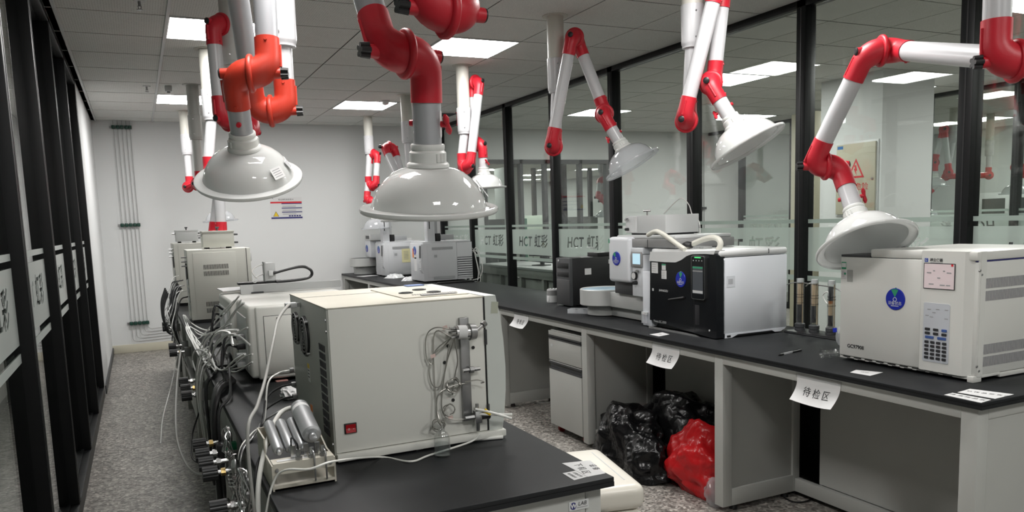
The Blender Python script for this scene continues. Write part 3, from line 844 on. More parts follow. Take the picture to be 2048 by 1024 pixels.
# drawer pedestal under the right bench
t = thing('drawer_pedestal', 'grey two-drawer pedestal on castors under the right bench', 'drawer unit', (3.0, -0.96, 0))
py0, py1, pz0, pz1 = -1.172, -0.742, 0.055, 0.700
obj('body', bx(FX0 + 0.02, FX0 + 0.47, py0, py1, pz0, pz1, bev=0.002), GREYB, t)
for n_, z0, z1 in (('drawer', 0.500, 0.696), ('drawer', 0.058, 0.494)):
    d_ = B()
    hz = z1 - 0.052
    box(d_, FX0, FX0 + 0.02, py0 + 0.003, py1 - 0.003, z0, hz, bev=0.002)
    box(d_, FX0, FX0 + 0.02, py0 + 0.003, py1 - 0.003, z1 - 0.004 if z0 < 0.4 else z1 - 0.028, z1, bev=0.0015)
    dr = obj(n_, d_, GREYB, t)
    hb = B()
    zt = z1 - 0.004 if z0 < 0.4 else z1 - 0.028
    hz0 = hz - 0.004
    box(hb, FX0 - 0.001, FX0 + 0.014, py0 + 0.003, py1 - 0.003, hz0 - 0.0, hz0 + 0.010)
    box(hb, FX0 - 0.001, FX0 + 0.014, py0 + 0.003, py1 - 0.003, zt - 0.010, zt)
    box(hb, FX0 + 0.012, FX0 + 0.020, py0 + 0.003, py1 - 0.003, hz0, zt)
    sub('grip_recess', hb, DGREY, dr)
    if z0 > 0.4:
        sub('lock', plate(B(), (FX0, py1 - 0.045, 0.60), (0, -1, 0), (0, 0, 1), 0.03, 0.018, 0.001, r=0.002), LGREY, dr)
for x in (FX0 + 0.06, FX0 + 0.42):
    for y in (py0 + 0.05, py1 - 0.05):
        obj('castor', cy((x, y - 0.010, 0.025), (x, y + 0.010, 0.025), 0.025, 0.025, 16), mat('castor_red', (0.25, 0.02, 0.02), 0.5) if not bpy.data.materials.get('castor_red') else bpy.data.materials['castor_red'], t)
        obj('castor_fork', bx(x - 0.012, x + 0.012, y - 0.014, y + 0.014, 0.040, 0.056), DGREY, t)

# handwritten-style signs taped to the aprons
def curl_sign(label, yc, w, h, zt, tilt, tsize):
    """sheet hanging from the apron, its lower part curling forward"""
    n = 10
    bm_ = B(); rows = []
    X0 = FX0 - 0.0015
    for k in range(n + 1):
        f = k / n
        z = zt - h * f
        fwd = 0.0 if f < 0.35 else 0.035 * ((f - 0.35) / 0.65) ** 1.6
        row = []
        for q in range(7):
            g = q / 6 - 0.5
            row.append(Vector((X0 - fwd - 0.012 * (f ** 2) * (2 * g) ** 2, yc - g * w * (1 - 0.06 * f), z + 0.010 * f * (2 * g) ** 2 + tilt * g)))
        rows.append(row)
    vf = [[bm_.verts.new(p) for p in r] for r in rows]
    vb = [[bm_.verts.new(p + Vector((0.0006, 0, 0))) for p in r] for r in rows]
    for i in range(n):
        for q in range(6):
            bm_.faces.new((vf[i][q], vf[i][q + 1], vf[i + 1][q + 1], vf[i + 1][q])); bm_.faces.new((vb[i][q], vb[i + 1][q], vb[i + 1][q + 1], vb[i][q + 1]))
    for i in range(n):
        bm_.faces.new((vf[i][0], vf[i + 1][0], vb[i + 1][0], vb[i][0])); bm_.faces.new((vf[i][6], vb[i][6], vb[i + 1][6], vf[i + 1][6]))
    for q in range(6):
        bm_.faces.new((vf[n][q], vf[n][q + 1], vb[n][q + 1], vb[n][q])); bm_.faces.new((vf[0][q], vb[0][q], vb[0][q + 1], vf[0][q + 1]))
    t = thing('taped_sign', label, 'sign', (FX0, yc, zt - h), 'waiting-area signs on the bench apron')
    obj('sheet', bm_, PAPER, t, smooth=60)
    # characters follow the sheet
    me = text_mesh('待 检 区', tsize).copy()
    for v in me.vertices:
        x, y = v.co.x, v.co.y
        f = 0.62 - y / h
        g = x / w
        fwd = 0.0 if f < 0.35 else 0.035 * ((f - 0.35) / 0.65) ** 1.6
        v.co = (X0 - fwd - 0.012 * (f ** 2) * (2 * g) ** 2 - 0.0012, yc - g * w * (1 - 0.06 * f), zt - h * f + 0.010 * f * (2 * g) ** 2 + tilt * g)
    me.materials.clear(); me.materials.append(INK)
    obj('lettering', me, INK, t)
    obj('clear_tape', plate(B(), (X0 - 0.0004, yc, zt - 0.008), (0, -1, 0), (0, 0, 1), w * 1.04, 0.020, 0.0003), CLEARG, t)
ya, yb = at(1594, 770, X=FX0).y, at(1682, 790, X=FX0).y
curl_sign('curling paper sign on the bench apron in front of the keypad chromatograph', (ya + yb) / 2, abs(ya - yb), 0.115, ZA - 0.010, 0.0, 0.040)
ya, yb = at(1305, 690, X=FX0).y, at(1360, 705, X=FX0).y
curl_sign('paper sign taped to the apron below the black-fronted chromatograph', (ya + yb) / 2, abs(ya - yb), 0.115, ZA - 0.010, 0.0, 0.040)
ya, yb = at(1029, 632, X=FX0).y, at(1058, 638, X=FX0).y
curl_sign('farthest small paper sign on the apron left of the drawer pedestal', (ya + yb) / 2, abs(ya - yb) * 1.0, 0.105, ZA - 0.004, 0.0, 0.034)

# paper notices lying on the worktops
def notice(label, pts_uv, lines, rot=0.0, kind='label_sheet', z=BT):
    P = [at(u, v, Z=z) for u, v in pts_uv]
    bm_ = B()
    A = [bm_.verts.new(p + Vector((0, 0, 0.0002))) for p in P]; C2 = [bm_.verts.new(p + Vector((0, 0, 0.0009))) for p in P]
    bm_.faces.new(A); bm_.faces.new(C2[::-1])
    for i in range(4): bm_.faces.new((A[i], A[(i + 1) % 4], C2[(i + 1) % 4], C2[i]))
    c = (P[0] + P[1] + P[2] + P[3]) / 4
    t = thing(kind, label, 'label', (c.x, c.y, z))
    obj('sheet', bm_, PAPER, t)
    right = (P[1] - P[0]).normalized(); up = (P[0] - P[3]); up = (up - right * up.dot(right)).normalized()
    for s_, size, dx, dy in lines:
        o = c + right * dx + up * dy
        lettering(s_, size, INK, (o.x, o.y, z + 0.0009), right, up, t, off=0.0004)
    return t
notice('white notice taped near the corner of the left worktop', [(1180, 921), (1211, 947), (1175, 954), (1124, 927)], [('设 备', 0.020, 0, 0.022), ('下 机 区', 0.024, 0, -0.012)])
notice('small receipt-like slip beside the notice on the left worktop', [(1151, 942), (1174, 954), (1148, 961), (1125, 947)], [('设备名称', 0.010, 0, 0.008), ('管理编号', 0.010, 0, -0.008)])
notice('front white notice at the near corner of the right worktop', [(1905, 786), (1982, 800), (1962, 806), (1888, 790)], [('待 测 样 品 区', 0.020, 0, 0.004)])
notice('rear white notice at the near corner of the right worktop', [(1940, 778), (2028, 789), (1990, 798), (1915, 785)], [('下 机 样 品 放 置 区', 0.018, 0, 0.004)])
notice('small printed card in front of the keypad chromatograph', [(1712, 740), (1766, 745), (1740, 752), (1700, 745)], [('待检', 0.016, 0, 0)])
notice('small printed card in front of the black-fronted chromatograph', [(1325, 665), (1339, 669), (1318, 673), (1299, 669)], [('待检', 0.014, 0, 0)])

# ================================================================== LEFT BENCH: INSTRUMENTS
# ---- big cream gas chromatograph in the foreground, its side turned to the viewer
GX0, GX1, GY0, GY1, GZ0, GZ1 = 0.757, 1.207, -3.289, -2.745, 0.822, 1.224
G = thing('gas_chromatograph', 'large cream gas chromatograph with red rocker switch on the near left bench', 'chromatograph', ((GX0 + GX1) / 2, -3.02, BT), 'gas chromatographs')
GREYGREEN = mat('grey_green_rear_paint', (0.36, 0.37, 0.34), 0.45, var=0.04)
PANELM = mat('pale_putty_panel', (0.70, 0.70, 0.655), 0.45, var=0.03, scale=3)  # viewer-facing panel lightened to stand in for missing front light
DOORM = mat('pale_green_grey_door', (0.58, 0.61, 0.58), 0.4, var=0.03)
obj('rear_face', bx(GX0, GX0 + 0.016, GY0 + 0.003, GY1, GZ0, GZ1 - 0.004, bev=0.001), GREYGREEN, G)
obj('side_panel', bx(GX0 + 0.004, GX1, GY0, GY0 + 0.02, GZ0 + 0.006, GZ1 - 0.004, bev=0.002), PANELM, G)
obj('body', bx(GX0 + 0.016, GX1, GY0 + 0.02, GY1, GZ0, GZ1 - 0.006), CREAM, G)
tp = obj('top_cover', bx(GX0 - 0.001, GX1, GY0 - 0.001, GY1, GZ1 - 0.004, GZ1, bev=0.001), IVORY, G)
sub('top_seam', bx(GX0, GX1, -2.93, -2.928, GZ1, GZ1 + 0.0006), DGREY, tp)
gr = sub('injector_plate', bx(1.00, GX1 - 0.006, -3.20, -2.84, GZ1, GZ1 + 0.003, bev=0.001), IVORY, tp)
for x, y in ((1.05, -3.06), (1.12, -2.98), (1.13, -3.09)):
    sub('injector_opening', lathe(B(), [(0.022, GZ1 + 0.0025), (0.022, GZ1 + 0.006), (0.017, GZ1 + 0.006), (0.017, GZ1 + 0.0042), (0.001, GZ1 + 0.0042)], 20, Matrix.Translation((x, y, 0))), DGREY, tp)
sub('tray_slot', bx(1.06, 1.17, -3.185, -3.165, GZ1 + 0.004, GZ1 + 0.006), MGREY, tp)
for k in range(18): sub('slot', bx(1.045 + 0.008 * k, 1.048 + 0.008 * k, -3.145, -3.130, GZ1 + 0.004, GZ1 + 0.005), INKG, tp)
sub('blue_cloth', bx(1.14, 1.20, -2.80, -2.755, GZ1, GZ1 + 0.004, bev=0.001), mat('blue_grey_cloth', (0.18, 0.24, 0.42), 0.8), tp)
d_ = prism(B(), [(GX1 + 0.006, 0.806), (1.252, 0.806), (1.262, 0.86), (1.270, 0.94), (1.272, 1.01), (1.268, 1.09), (1.259, 1.17), (1.247, 1.224), (GX1 + 0.006, 1.224)], 'y', GY0 + 0.001, GY1)
dr = obj('front_door', d_, DOORM, G)
sub('peeling_film', plate(B(), at(989, 615, Y=GY0 + 0.001), (1, 0, -0.1), (0.1, 0, 1), 0.022, 0.034, 0.0006), mat('yellowed_tape', (0.42, 0.44, 0.36), 0.4), dr)
for z in (0.885, 1.105):
    obj('hinge', cy((GX1 + 0.003, GY0 - 0.004, z - 0.022), (GX1 + 0.003, GY0 - 0.004, z + 0.022), 0.004, 0.004, 10), DGREY, G)
obj('door_gap', bx(GX1, GX1 + 0.006, GY0 + 0.004, GY1, GZ0, GZ1 - 0.004), BLACK, G)
obj('base_rail', bx(GX0 + 0.004, 1.262, GY0 - 0.012, GY0 + 0.03, BT + 0.006, GZ0 + 0.004, bev=0.003), PANELM, G)
obj('base_tray', bx(GX0 + 0.02, GX1 + 0.01, GY0 + 0.03, GY1, BT + 0.008, GZ0), DGREY, G)
for x in (GX0 + 0.05, GX1 - 0.03):
    for y in (GY0 + 0.05, GY1 - 0.05): obj('foot', cy((x, y, BT), (x, y, BT + 0.009), 0.016, 0.014, 14), BLACK, G)
# rear: fans, vents, labels, connectors
def rear(u, v): return at(u, v, X=GX0)
for (u, v), r in (((594.4, 656), 0.052), ((611.6, 672), 0.062)):
    c = rear(u, v); o = obj('fan', lathe(B(), [(r, 0), (r, 0.005), (r * 0.95, 0.006), (r * 0.93, 0.001), (0.001, 0.001)], 28, basis((GX0, c.y, c.z), (0, -1, 0), (0, 0, 1))), BLACK, G)
    g = B()
    for q in (0.25, 0.42, 0.6, 0.78, 0.94):
        pts = [Vector((GX0 - 0.008, c.y + r * q * math.cos(2 * PI * k / 20), c.z + r * q * math.sin(2 * PI * k / 20))) for k in range(21)]
        sub('guard_ring', sweep(B(), pts, 0.0016, 5, caps=False), MGREY, o)
    for k in range(4):
        t = PI / 4 + k * PI / 2
        sub('guard_spoke', sweep(B(), [Vector((GX0 - 0.008, c.y, c.z)), Vector((GX0 - 0.007, c.y + r * 1.05 * math.cos(t), c.z + r * 1.05 * math.sin(t)))], 0.0018, 5), DGREY, o)
        sub('fan_screw', cy((GX0, c.y + r * 1.08 * math.cos(t), c.z + r * 1.08 * math.sin(t)), (GX0 - 0.009, c.y + r * 1.08 * math.cos(t), c.z + r * 1.08 * math.sin(t)), 0.004, 0.004, 8), STEELD, o)
for k in range(11):
    f = k / 10
    a = rear(642 + 7.5 * f, 676 + 138 * f); z = a.z; y0 = rear(635 + 7 * f, 669 + 138 * f).y; y1 = rear(650 + 7.5 * f, 685 + 138 * f).y
    vb = B(); zz = 1.108 - 0.0235 * k
    o = obj('vent_slot', bx(GX0 - 0.0012, GX0, -3.243, -3.168, zz - 0.009, zz + 0.009), BLACK, G)
    for q in range(6): sub('vent_louvre', prism(B(), [(-3.240 + 0.012 * q, zz - 0.0085), (-3.236 + 0.012 * q, zz - 0.0085), (-3.230 + 0.012 * q, zz + 0.0085), (-3.234 + 0.012 * q, zz + 0.0085)], 'x', GX0 - 0.0022, GX0 - 0.0010), DGREY, o)
for (u, v), w_, h_, top_ in (((618, 745), 0.030, 0.055, YELLOW), ((625, 835), 0.032, 0.080, ORANGEP), ((652, 842), 0.026, 0.055, YELLOW)):
    c = rear(u, v)
    o = obj('warning_label', plate(B(), (GX0, c.y, c.z), (0, -1, 0), (0, 0, 1), w_, h_, 0.0006), PAPER, G)
    sub('label_header', plate(B(), (GX0 - 0.0006, c.y, c.z + h_ * 0.37), (0, -1, 0), (0, 0, 1), w_, h_ * 0.26, 0.0004), top_, o)
    for q in range(3): sub('label_line', plate(B(), (GX0 - 0.0006, c.y, c.z + h_ * (0.12 - 0.18 * q)), (0, -1, 0), (0, 0, 1), w_ * 0.7, 0.003, 0.0003), INK, o)
for v in (740, 768, 792, 812):
    c = rear(588 + (v - 740) * 0.12, v)
    obj('rear_socket', bx(GX0 - 0.014, GX0, c.y - 0.010, c.y + 0.010, c.z - 0.007, c.z + 0.007, bev=0.002), MGREY, G)
for z in (GZ0 + 0.03, 1.16, 1.19): obj('panel_screw', cy((GX0, GY0 + 0.012, z), (GX0 - 0.003, GY0 + 0.012, z), 0.004, 0.004, 8), STEELD, G)
# red rocker switch
c = at(700.7, 856, Y=GY0)
o = obj('rocker_switch', bx(c.x - 0.017, c.x + 0.017, GY0 - 0.004, GY0, c.z - 0.014, c.z + 0.014, bev=0.001), BLACK, G)
REDL = mat('red_rocker', (0.35, 0.01, 0.015), 0.25)
sub('rocker', prism(B(), [(GY0 - 0.004, c.z - 0.011), (GY0 - 0.009, c.z - 0.011), (GY0 - 0.005, c.z), (GY0 - 0.007, c.z + 0.011), (GY0 - 0.004, c.z + 0.011)], 'x', c.x - 0.0135, c.x + 0.0135), REDL, o)
lettering('o', 0.012, WHITE, (c.x - 0.006, GY0 - 0.0085, c.z), (1, 0, 0), (0, 0, 1), o); lettering('-', 0.014, WHITE, (c.x + 0.007, GY0 - 0.0085, c.z), (1, 0, 0), (0, 0, 1), o)
for u, v in ((896, 692), (906, 800), (889, 725), (946, 695)):
    c = at(u, v, Y=GY0); obj('plugged_hole', cy((c.x, GY0, c.z), (c.x, GY0 - 0.002, c.z), 0.005, 0.005, 12), BLACK, G)
# bracket with six-port valve, fittings and capillaries on the side panel
bk = obj('valve_bracket', bx(1.128, 1.156, GY0 - 0.012, GY0, 0.868, 1.168, bev=0.002), STEELD, G)
VY = GY0 - 0.045
sub('valve_body', cy((1.100, VY, 1.133), (1.142, VY, 1.131), 0.019, 0.019, 24), STEEL, bk)
sub('valve_label', cy((1.106, VY, 1.133), (1.132, VY, 1.1315), 0.0195, 0.0195, 24), PAPER, bk)
sub('valve_flange', cy((1.142, VY, 1.131), (1.160, VY, 1.131), 0.024, 0.022, 24), STEELD, bk)
sub('valve_lever', cy((1.160, VY, 1.131), (1.184, VY - 0.004, 1.148), 0.007, 0.006, 12), STEEL, bk)
sub('lever_ball', cy((1.180, VY - 0.008, 1.147), (1.190, VY - 0.004, 1.152), 0.009, 0.009, 12), STEEL, bk)
for k in range(6):
    t = 2 * PI * k / 6
    sub('port_nut', cy((1.100, VY + 0.012 * math.cos(t), 1.133 + 0.012 * math.sin(t)), (1.086, VY + 0.015 * math.cos(t), 1.133 + 0.015 * math.sin(t)), 0.004, 0.004, 6), STEEL, bk)
sub('union_fitting', cy((1.128, GY0 - 0.022, 1.018), (1.180, GY0 - 0.022, 1.019), 0.006, 0.006, 6), STEEL, bk)
sub('union_nut', cy((1.148, GY0 - 0.022, 1.018), (1.160, GY0 - 0.022, 1.018), 0.010, 0.010, 6), STEELD, bk)
nv = obj('needle_valve', bx(1.156, 1.176, GY0 - 0.035, GY0 - 0.013, 0.862, 0.898, bev=0.002), STEEL, G)
sub('valve_stem', cy((1.166, GY0 - 0.024, 0.898), (1.166, GY0 - 0.024, 0.918), 0.005, 0.005, 10), STEEL, nv)
sub('outlet_nut', cy((1.166, GY0 - 0.024, 0.862), (1.166, GY0 - 0.024, 0.838), 0.007, 0.006, 6), STEEL, nv)
sub('valve_knob', cy((1.176, GY0 - 0.024, 0.880), (1.204, GY0 - 0.024, 0.880), 0.011, 0.011, 14), BLACK, nv)
sub('inlet_nut', cy((1.156, GY0 - 0.024, 0.880), (1.128, GY0 - 0.024, 0.880), 0.007, 0.006, 6), STEELD, nv)
CAPW = mat('capillary_steel', (0.40, 0.39, 0.36), 0.35, metal=0.7)
def Yp(u, v, d=0.012): return at(u, v, Y=GY0 - d)
caps = [[(905, 660, .05), (872, 655, .03), (853, 672, .02), (853, 715, .015), (865, 728, .02), (872, 700, .02), (905, 672, .045)],
        [(908, 668, .05), (890, 690, .02), (868, 712, .015), (858, 740, .015), (865, 770, .015), (880, 772, .015), (890, 740, .02), (898, 690, .04)],
        [(906, 675, .05), (870, 665, .02), (868, 740, .012), (872, 800, .012), (876, 830, .02), (886, 858, .045)],
        [(908, 680, .05), (895, 720, .02), (886, 770, .015), (884, 820, .015), (900, 838, .02), (938, 838, .02)],
        [(935, 766, .02), (905, 772, .015), (880, 785, .015), (873, 805, .015), (875, 840, .02), (887, 856, .045)],
        [(908, 672, .05), (915, 720, .03), (910, 750, .015), (905, 790, .012)],
        [(962, 766, .022), (968, 764, .03), (955, 760, .03), (930, 764, .025)]]
for c in caps:
    obj('capillary', sweep(B(), smoothpts([at(u, v, Y=GY0 - d) for u, v, d in c], 8), 0.0018, 6), CAPW, G)
def coil(c, r, n, wob, material, rr, parent, seed, name='capillary_coil', ax=(0, 1, 0)):
    rnd = random.Random(seed); pts = []
    x, y, _ = frame(ax)
    for k in range(n * 10 + 1):
        t = 2 * PI * k / 10; q = r * (1 + rnd.uniform(-wob, wob))
        pts.append(Vector(c) + x * q * math.cos(t) + y * q * math.sin(t) + Vector(ax) * rnd.uniform(-0.006, 0.006))
    me = sweep(B(), smoothpts(pts, 3), rr, 5)
    return obj(name, me, material, parent)
coil(Yp(907, 770, 0.02), 0.019, 5, 0.22, CAPW, 0.0016, G, 3)
coil(Yp(898, 820, 0.02), 0.016, 2, 0.12, CAPW, 0.0016, G, 4)
coil(Yp(877, 850, 0.03), 0.016, 3, 0.25, CAPW, 0.0016, G, 5)
for u, v in ((890, 655), (901, 835), (866, 712)):
    obj('tape_flag', plate(B(), Yp(u, v, 0.02), (1, 0, 0.3), (-0.3, 0, 1), 0.014, 0.010, 0.0008), mat('pink_tape', (0.66, 0.50, 0.46), 0.6) if not bpy.data.materials.get('pink_tape') else bpy.data.materials['pink_tape'], G)
PTFE = mat('white_tubing', (0.76, 0.76, 0.72), 0.35)
for c in (((955, 828, .03), (985, 829, .04), (1024, 829, .05)), ((950, 818, .03), (978, 824, .04), (1023, 837, .055))):
    obj('tubing', sweep(B(), smoothpts([at(u, v, Y=GY0 - d) for u, v, d in c], 5), 0.004, 8), PTFE, G)
obj('yellow_tape', cy(Yp(968, 820, 0.033), Yp(981, 829, 0.04), 0.007, 0.005, 8), YELLOW, G)

# reagent bottle below the valve
bc = at(885, 912, Z=BT); t = thing('reagent_bottle', 'small clear bottle half full of water in front of the cream chromatograph', 'bottle', (bc.x, bc.y, BT))
MB_ = Matrix.Translation((bc.x, bc.y, BT))
obj('bottle_glass', lathe(B(), [(0.001, 0.001), (0.020, 0.001), (0.0225, 0.004), (0.0225, 0.050), (0.021, 0.058), (0.016, 0.066), (0.010, 0.071), (0.009, 0.082), (0.0115, 0.083), (0.0115, 0.087), (0.008, 0.087), (0.008, 0.071), (0.014, 0.064), (0.0205, 0.052), (0.0205, 0.006), (0.001, 0.004)], 28, MB_), CLEARG, t, smooth=60)
obj('water', lathe(B(), [(0.001, 0.0045), (0.0203, 0.0065), (0.0203, 0.036), (0.001, 0.036)], 28, MB_), WATER, t, smooth=60)
# grey lead crossing the bench in front of the chromatograph
obj('grey_lead', sweep(B(), smoothpts([at(u, v, Z=BT + dz) for u, v, dz in ((960, 868, 0.03), (940, 884, 0.012), (860, 910, 0.004), (820, 923, 0.004), (760, 914, 0.004), (670, 922, 0.070), (620, 938, 0.068))] + [(0.585, -3.44, 0.845), (0.545, -3.45, 0.74), (0.53, -3.42, 0.60)], 8), 0.0028, 7), PTFE, None,
    label='thin pale lead running from the bottle valve across the left worktop', category='cable')
obj('white_offcut_tube', sweep(B(), smoothpts([at(833, 898, Z=BT + 0.006), at(890, 884, Z=BT + 0.006), at(1006, 874, Z=BT + 0.006)], 5), 0.0055, 8), PTFE, None, label='short white plastic tube lying before the curved door of the cream chromatograph', category='tube')

# ---- purifier rack with steel cylinders
t = thing('gas_purifier_rack', 'cream metal rack holding steel gas cylinders at the left bench edge', 'rack', (0.65, -3.35, BT))
rx0, rx1, ry0, ry1 = 0.572, 0.727, -3.432, -3.19
obj('side_plate', prism(B(), [(ry0, BT), (ry1, BT), (ry1, BT + 0.105), (ry0 + 0.115, BT + 0.105), (ry0 + 0.115, BT + 0.064), (ry0, BT + 0.064)], 'x', rx0, rx0 + 0.004), IVORY, t)
obj('side_plate', prism(B(), [(ry0, BT), (ry1, BT), (ry1, BT + 0.105), (ry0 + 0.09, BT + 0.064), (ry0, BT + 0.064)], 'x', rx1 - 0.004, rx1), IVORY, t)
obj('front_bar', bx(rx0 + 0.004, rx1 - 0.004, ry0, ry0 + 0.004, BT + 0.040, BT + 0.066), IVORY, t)
obj('top_bar', bx(rx0 + 0.004, rx1 - 0.004, ry0, ry0 + 0.045, BT + 0.064, BT + 0.068), IVORY, t)
obj('floor_plate', bx(rx0 + 0.004, rx1 - 0.004, ry0, ry1, BT + 0.001, BT + 0.005), IVORY, t)
obj('front_lip', bx(rx0 + 0.004, rx1 - 0.004, ry0, ry0 + 0.004, BT + 0.001, BT + 0.012), IVORY, t)
obj('back_bar', bx(rx0 + 0.004, rx1 - 0.004, ry1 - 0.004, ry1, BT + 0.07, BT + 0.105), IVORY, t)
for x in (rx0 + 0.012, rx1 - 0.012): obj('bolt', cy((x, ry0, BT + 0.052), (x, ry0 - 0.005, BT + 0.052), 0.005, 0.004, 10), STEELD, t)
obj('label_strip', plate(B(), (0.625, ry0 + 0.02, BT + 0.0685), (1, 0, 0), (0, 1, 0), 0.075, 0.014, 0.0008), PAPER, t)
CYLM = mat('brushed_steel_cylinder', (0.40, 0.41, 0.42), 0.42, metal=0.6, var=0.06, scale=30)
def gascyl(x, r, y0, y1, z0, z1, lab):
    o = obj('steel_cylinder', None or lathe(B(), [(0.001, 0), (r * 0.8, 0), (r, 0.006), (r, 0.150 if r < 0.02 else 0.165), (r * 0.8, 0.156 if r < 0.02 else 0.173), (0.001, 0.157 if r < 0.02 else 0.174)], 24,
        basis((x, y0, z0), frame(Vector((0, y1 - y0, z1 - z0)))[0], frame(Vector((0, y1 - y0, z1 - z0)))[1])), CYLM, t)
    d = Vector((0, y1 - y0, z1 - z0)).normalized(); e0 = Vector((x, y0, z0))
    sub('cylinder_neck', cy(e0, e0 - d * 0.012, r * 0.45, r * 0.4, 12), CYLM, o)
    return o
for k, x in enumerate((0.600, 0.630, 0.659)): gascyl(x, 0.0135, ry0 + 0.062, ry0 + 0.21, BT + 0.082, BT + 0.118, k)
big = gascyl(0.684, 0.024, ry0 + 0.055, ry0 + 0.21, BT + 0.112, BT + 0.150, 3)
sub('white_band', cy(Vector((0.684, ry0 + 0.185, BT + 0.1437)), Vector((0.684, ry0 + 0.200, BT + 0.1475)), 0.0244, 0.0244, 24), PAPER, big)
for x in (0.640, 0.672, 0.700):
    f = obj('tube_fitting', cy((x, ry0 + 0.012, BT + 0.066), (x, ry0 + 0.012, BT + 0.094), 0.006, 0.006, 6), STEEL, t)
    sub('fitting_nut', cy((x, ry0 + 0.012, BT + 0.068), (x, ry0 + 0.012, BT + 0.077), 0.009, 0.009, 6), STEELD, f)
    sub('fitting_nut', cy((x - 0.010, ry0 + 0.032, BT + 0.066), (x - 0.010, ry0 + 0.032, BT + 0.100), 0.007, 0.007, 6), STEEL, f)
for k, x in enumerate((0.640, 0.672, 0.700)):
    obj('loop_tube', sweep(B(), smoothpts([(x, ry0 + 0.012, BT + 0.090), (x - 0.004, ry0 + 0.004, BT + 0.112 - 0.01 * k), (x - 0.012, ry0 + 0.03, BT + 0.120 - 0.01 * k), (x - 0.012, ry0 + 0.045, BT + 0.095)] if k == 0 else [(x, ry0 + 0.012, BT + 0.088), (x + 0.002, ry0 - 0.006, BT + 0.080), (x + 0.002, ry0 - 0.008, BT + 0.04), (x + 0.003, ry0 - 0.004, BT + 0.012)], 6), 0.0022, 6), BLACK if k == 0 else STEELD, t)

# ---- white instruments behind it
def white_unit(label, x0, x1, y0, y1, z0, z1, panel=True):
    t = thing('white_instrument', label, 'instrument', ((x0 + x1) / 2, (y0 + y1) / 2, z0), 'white sampler units on the left bench')
    obj('housing', bx(x0, x1, y0 + 0.010, y1, z0 + 0.012, z1, bev=0.014, seg=3), CREAMW, t, smooth=50)
    obj('side_cover', bx(x0 + 0.030, x1 - 0.004, y0, y0 + 0.03, z0 + 0.006, z1 - 0.004, bev=0.008, seg=3), CREAMW, t, smooth=50)
    obj('panel_seam', bx(x0 + 0.060, x1 - 0.028, y0 - 0.0008, y0 + 0.004, z0 + 0.023, z1 - 0.043), DGREY, t)
    o = obj('service_panel', bx(x0 + 0.062, x1 - 0.03, y0 - 0.0015, y0 + 0.004, z0 + 0.025, z1 - 0.045, bev=0.001), CREAMW, t)
    for x in (x0 + 0.115, x1 - 0.08): sub('panel_screw', cy((x, y0 - 0.001, z1 - 0.055), (x, y0 - 0.004, z1 - 0.055), 0.003, 0.003, 8), DGREY, o)
    for y in (y0 + 0.05, y1 - 0.05):
        for x in (x0 + 0.06, x1 - 0.06): obj('foot', cy((x, y, BT), (x, y, z0 + 0.014), 0.014, 0.012, 12), BLACK, t)
    obj('rear_bezel', bx(x0 - 0.006, x0 + 0.010, y0 + 0.06, y1 - 0.03, z0 + 0.04, z1 - 0.05, bev=0.003), GREYG2, t)
    return t
CREAMW = mat('warm_white_cover', (0.66, 0.66, 0.62), 0.42, var=0.02)
GREYG2 = mat('pale_grey_bezel', (0.52, 0.54, 0.53), 0.4)
wu = white_unit('white boxy sampler with a panelled side behind the cream chromatograph', 0.704, 1.24, -2.022, -1.62, BT + 0.008, 1.122)
for z, y, mt in ((0.985, -1.90, MGREY), (0.945, -1.90, BLACK), (0.90, -1.86, WHITE), (0.865, -1.86, WHITE)):
    c = obj('connector', bx(0.664, 0.704, y - 0.022, y + 0.022, z - 0.011, z + 0.011, bev=0.003), mt, wu)
wu2 = white_unit('white sampler base carrying the long grey gantry beam', 0.68, 1.24, -1.58, -1.05, BT + 0.008, 1.112)
obj('port', cy((0.68, -1.45, 1.03), (0.665, -1.45, 1.03), 0.014, 0.014, 12), LGREY, wu2)
obj('tube_clip', bx(0.66, 0.68, -1.50, -1.46, 0.92, 1.05, bev=0.003), LGREY, wu2)
# XYZ autosampler gantry on top
t = thing('autosampler_gantry', 'grey gantry beam with a carriage and looping black cable chain', 'autosampler', (1.0, -1.2, 1.112))
GB = mat('anodised_grey_beam', (0.45, 0.46, 0.46), 0.4, metal=0.4)
obj('gantry_leg', bx(0.82, 0.88, -1.24, -1.16, 1.112, 1.120), DGREY, t)
obj('beam', prism(B(), [(0.815, 1.116), (1.272, 1.116), (1.278, 1.121), (1.278, 1.148), (1.272, 1.153), (0.815, 1.153)], 'y', -1.225, -1.205), GB, t)
obj('black_rail', bx(0.765, 0.985, -1.20, -1.13, 1.156, 1.168, bev=0.002), BLACK, t)
obj('motor_block', bx(0.775, 0.812, -1.23, -1.17, 1.10, 1.155, bev=0.003), DGREY, t)
obj('end_bracket', bx(0.770, 0.830, -1.235, -1.225, 1.112, 1.158), LGREY, t)
ca = obj('carriage', bx(0.900, 0.950, -1.20, -1.14, 1.168, 1.262, bev=0.004), LGREY, t)
sub('carriage_plate', bx(0.896, 0.902, -1.206, -1.134, 1.168, 1.266), GB, ca)
sub('cable_block', bx(0.914, 0.936, -1.215, -1.20, 1.195, 1.222, bev=0.002), WHITE, ca)
ch = [(0.936, 1.207), (1.00, 1.222), (1.06, 1.232), (1.10, 1.230), (1.128, 1.212), (1.132, 1.190), (1.115, 1.175), (1.08, 1.168), (1.02, 1.164), (0.95, 1.163)]
obj('cable_chain', sweep(B(), smoothpts([(x, -1.208, z) for x, z in ch], 6), 0.0075, 8), BLACK, t)
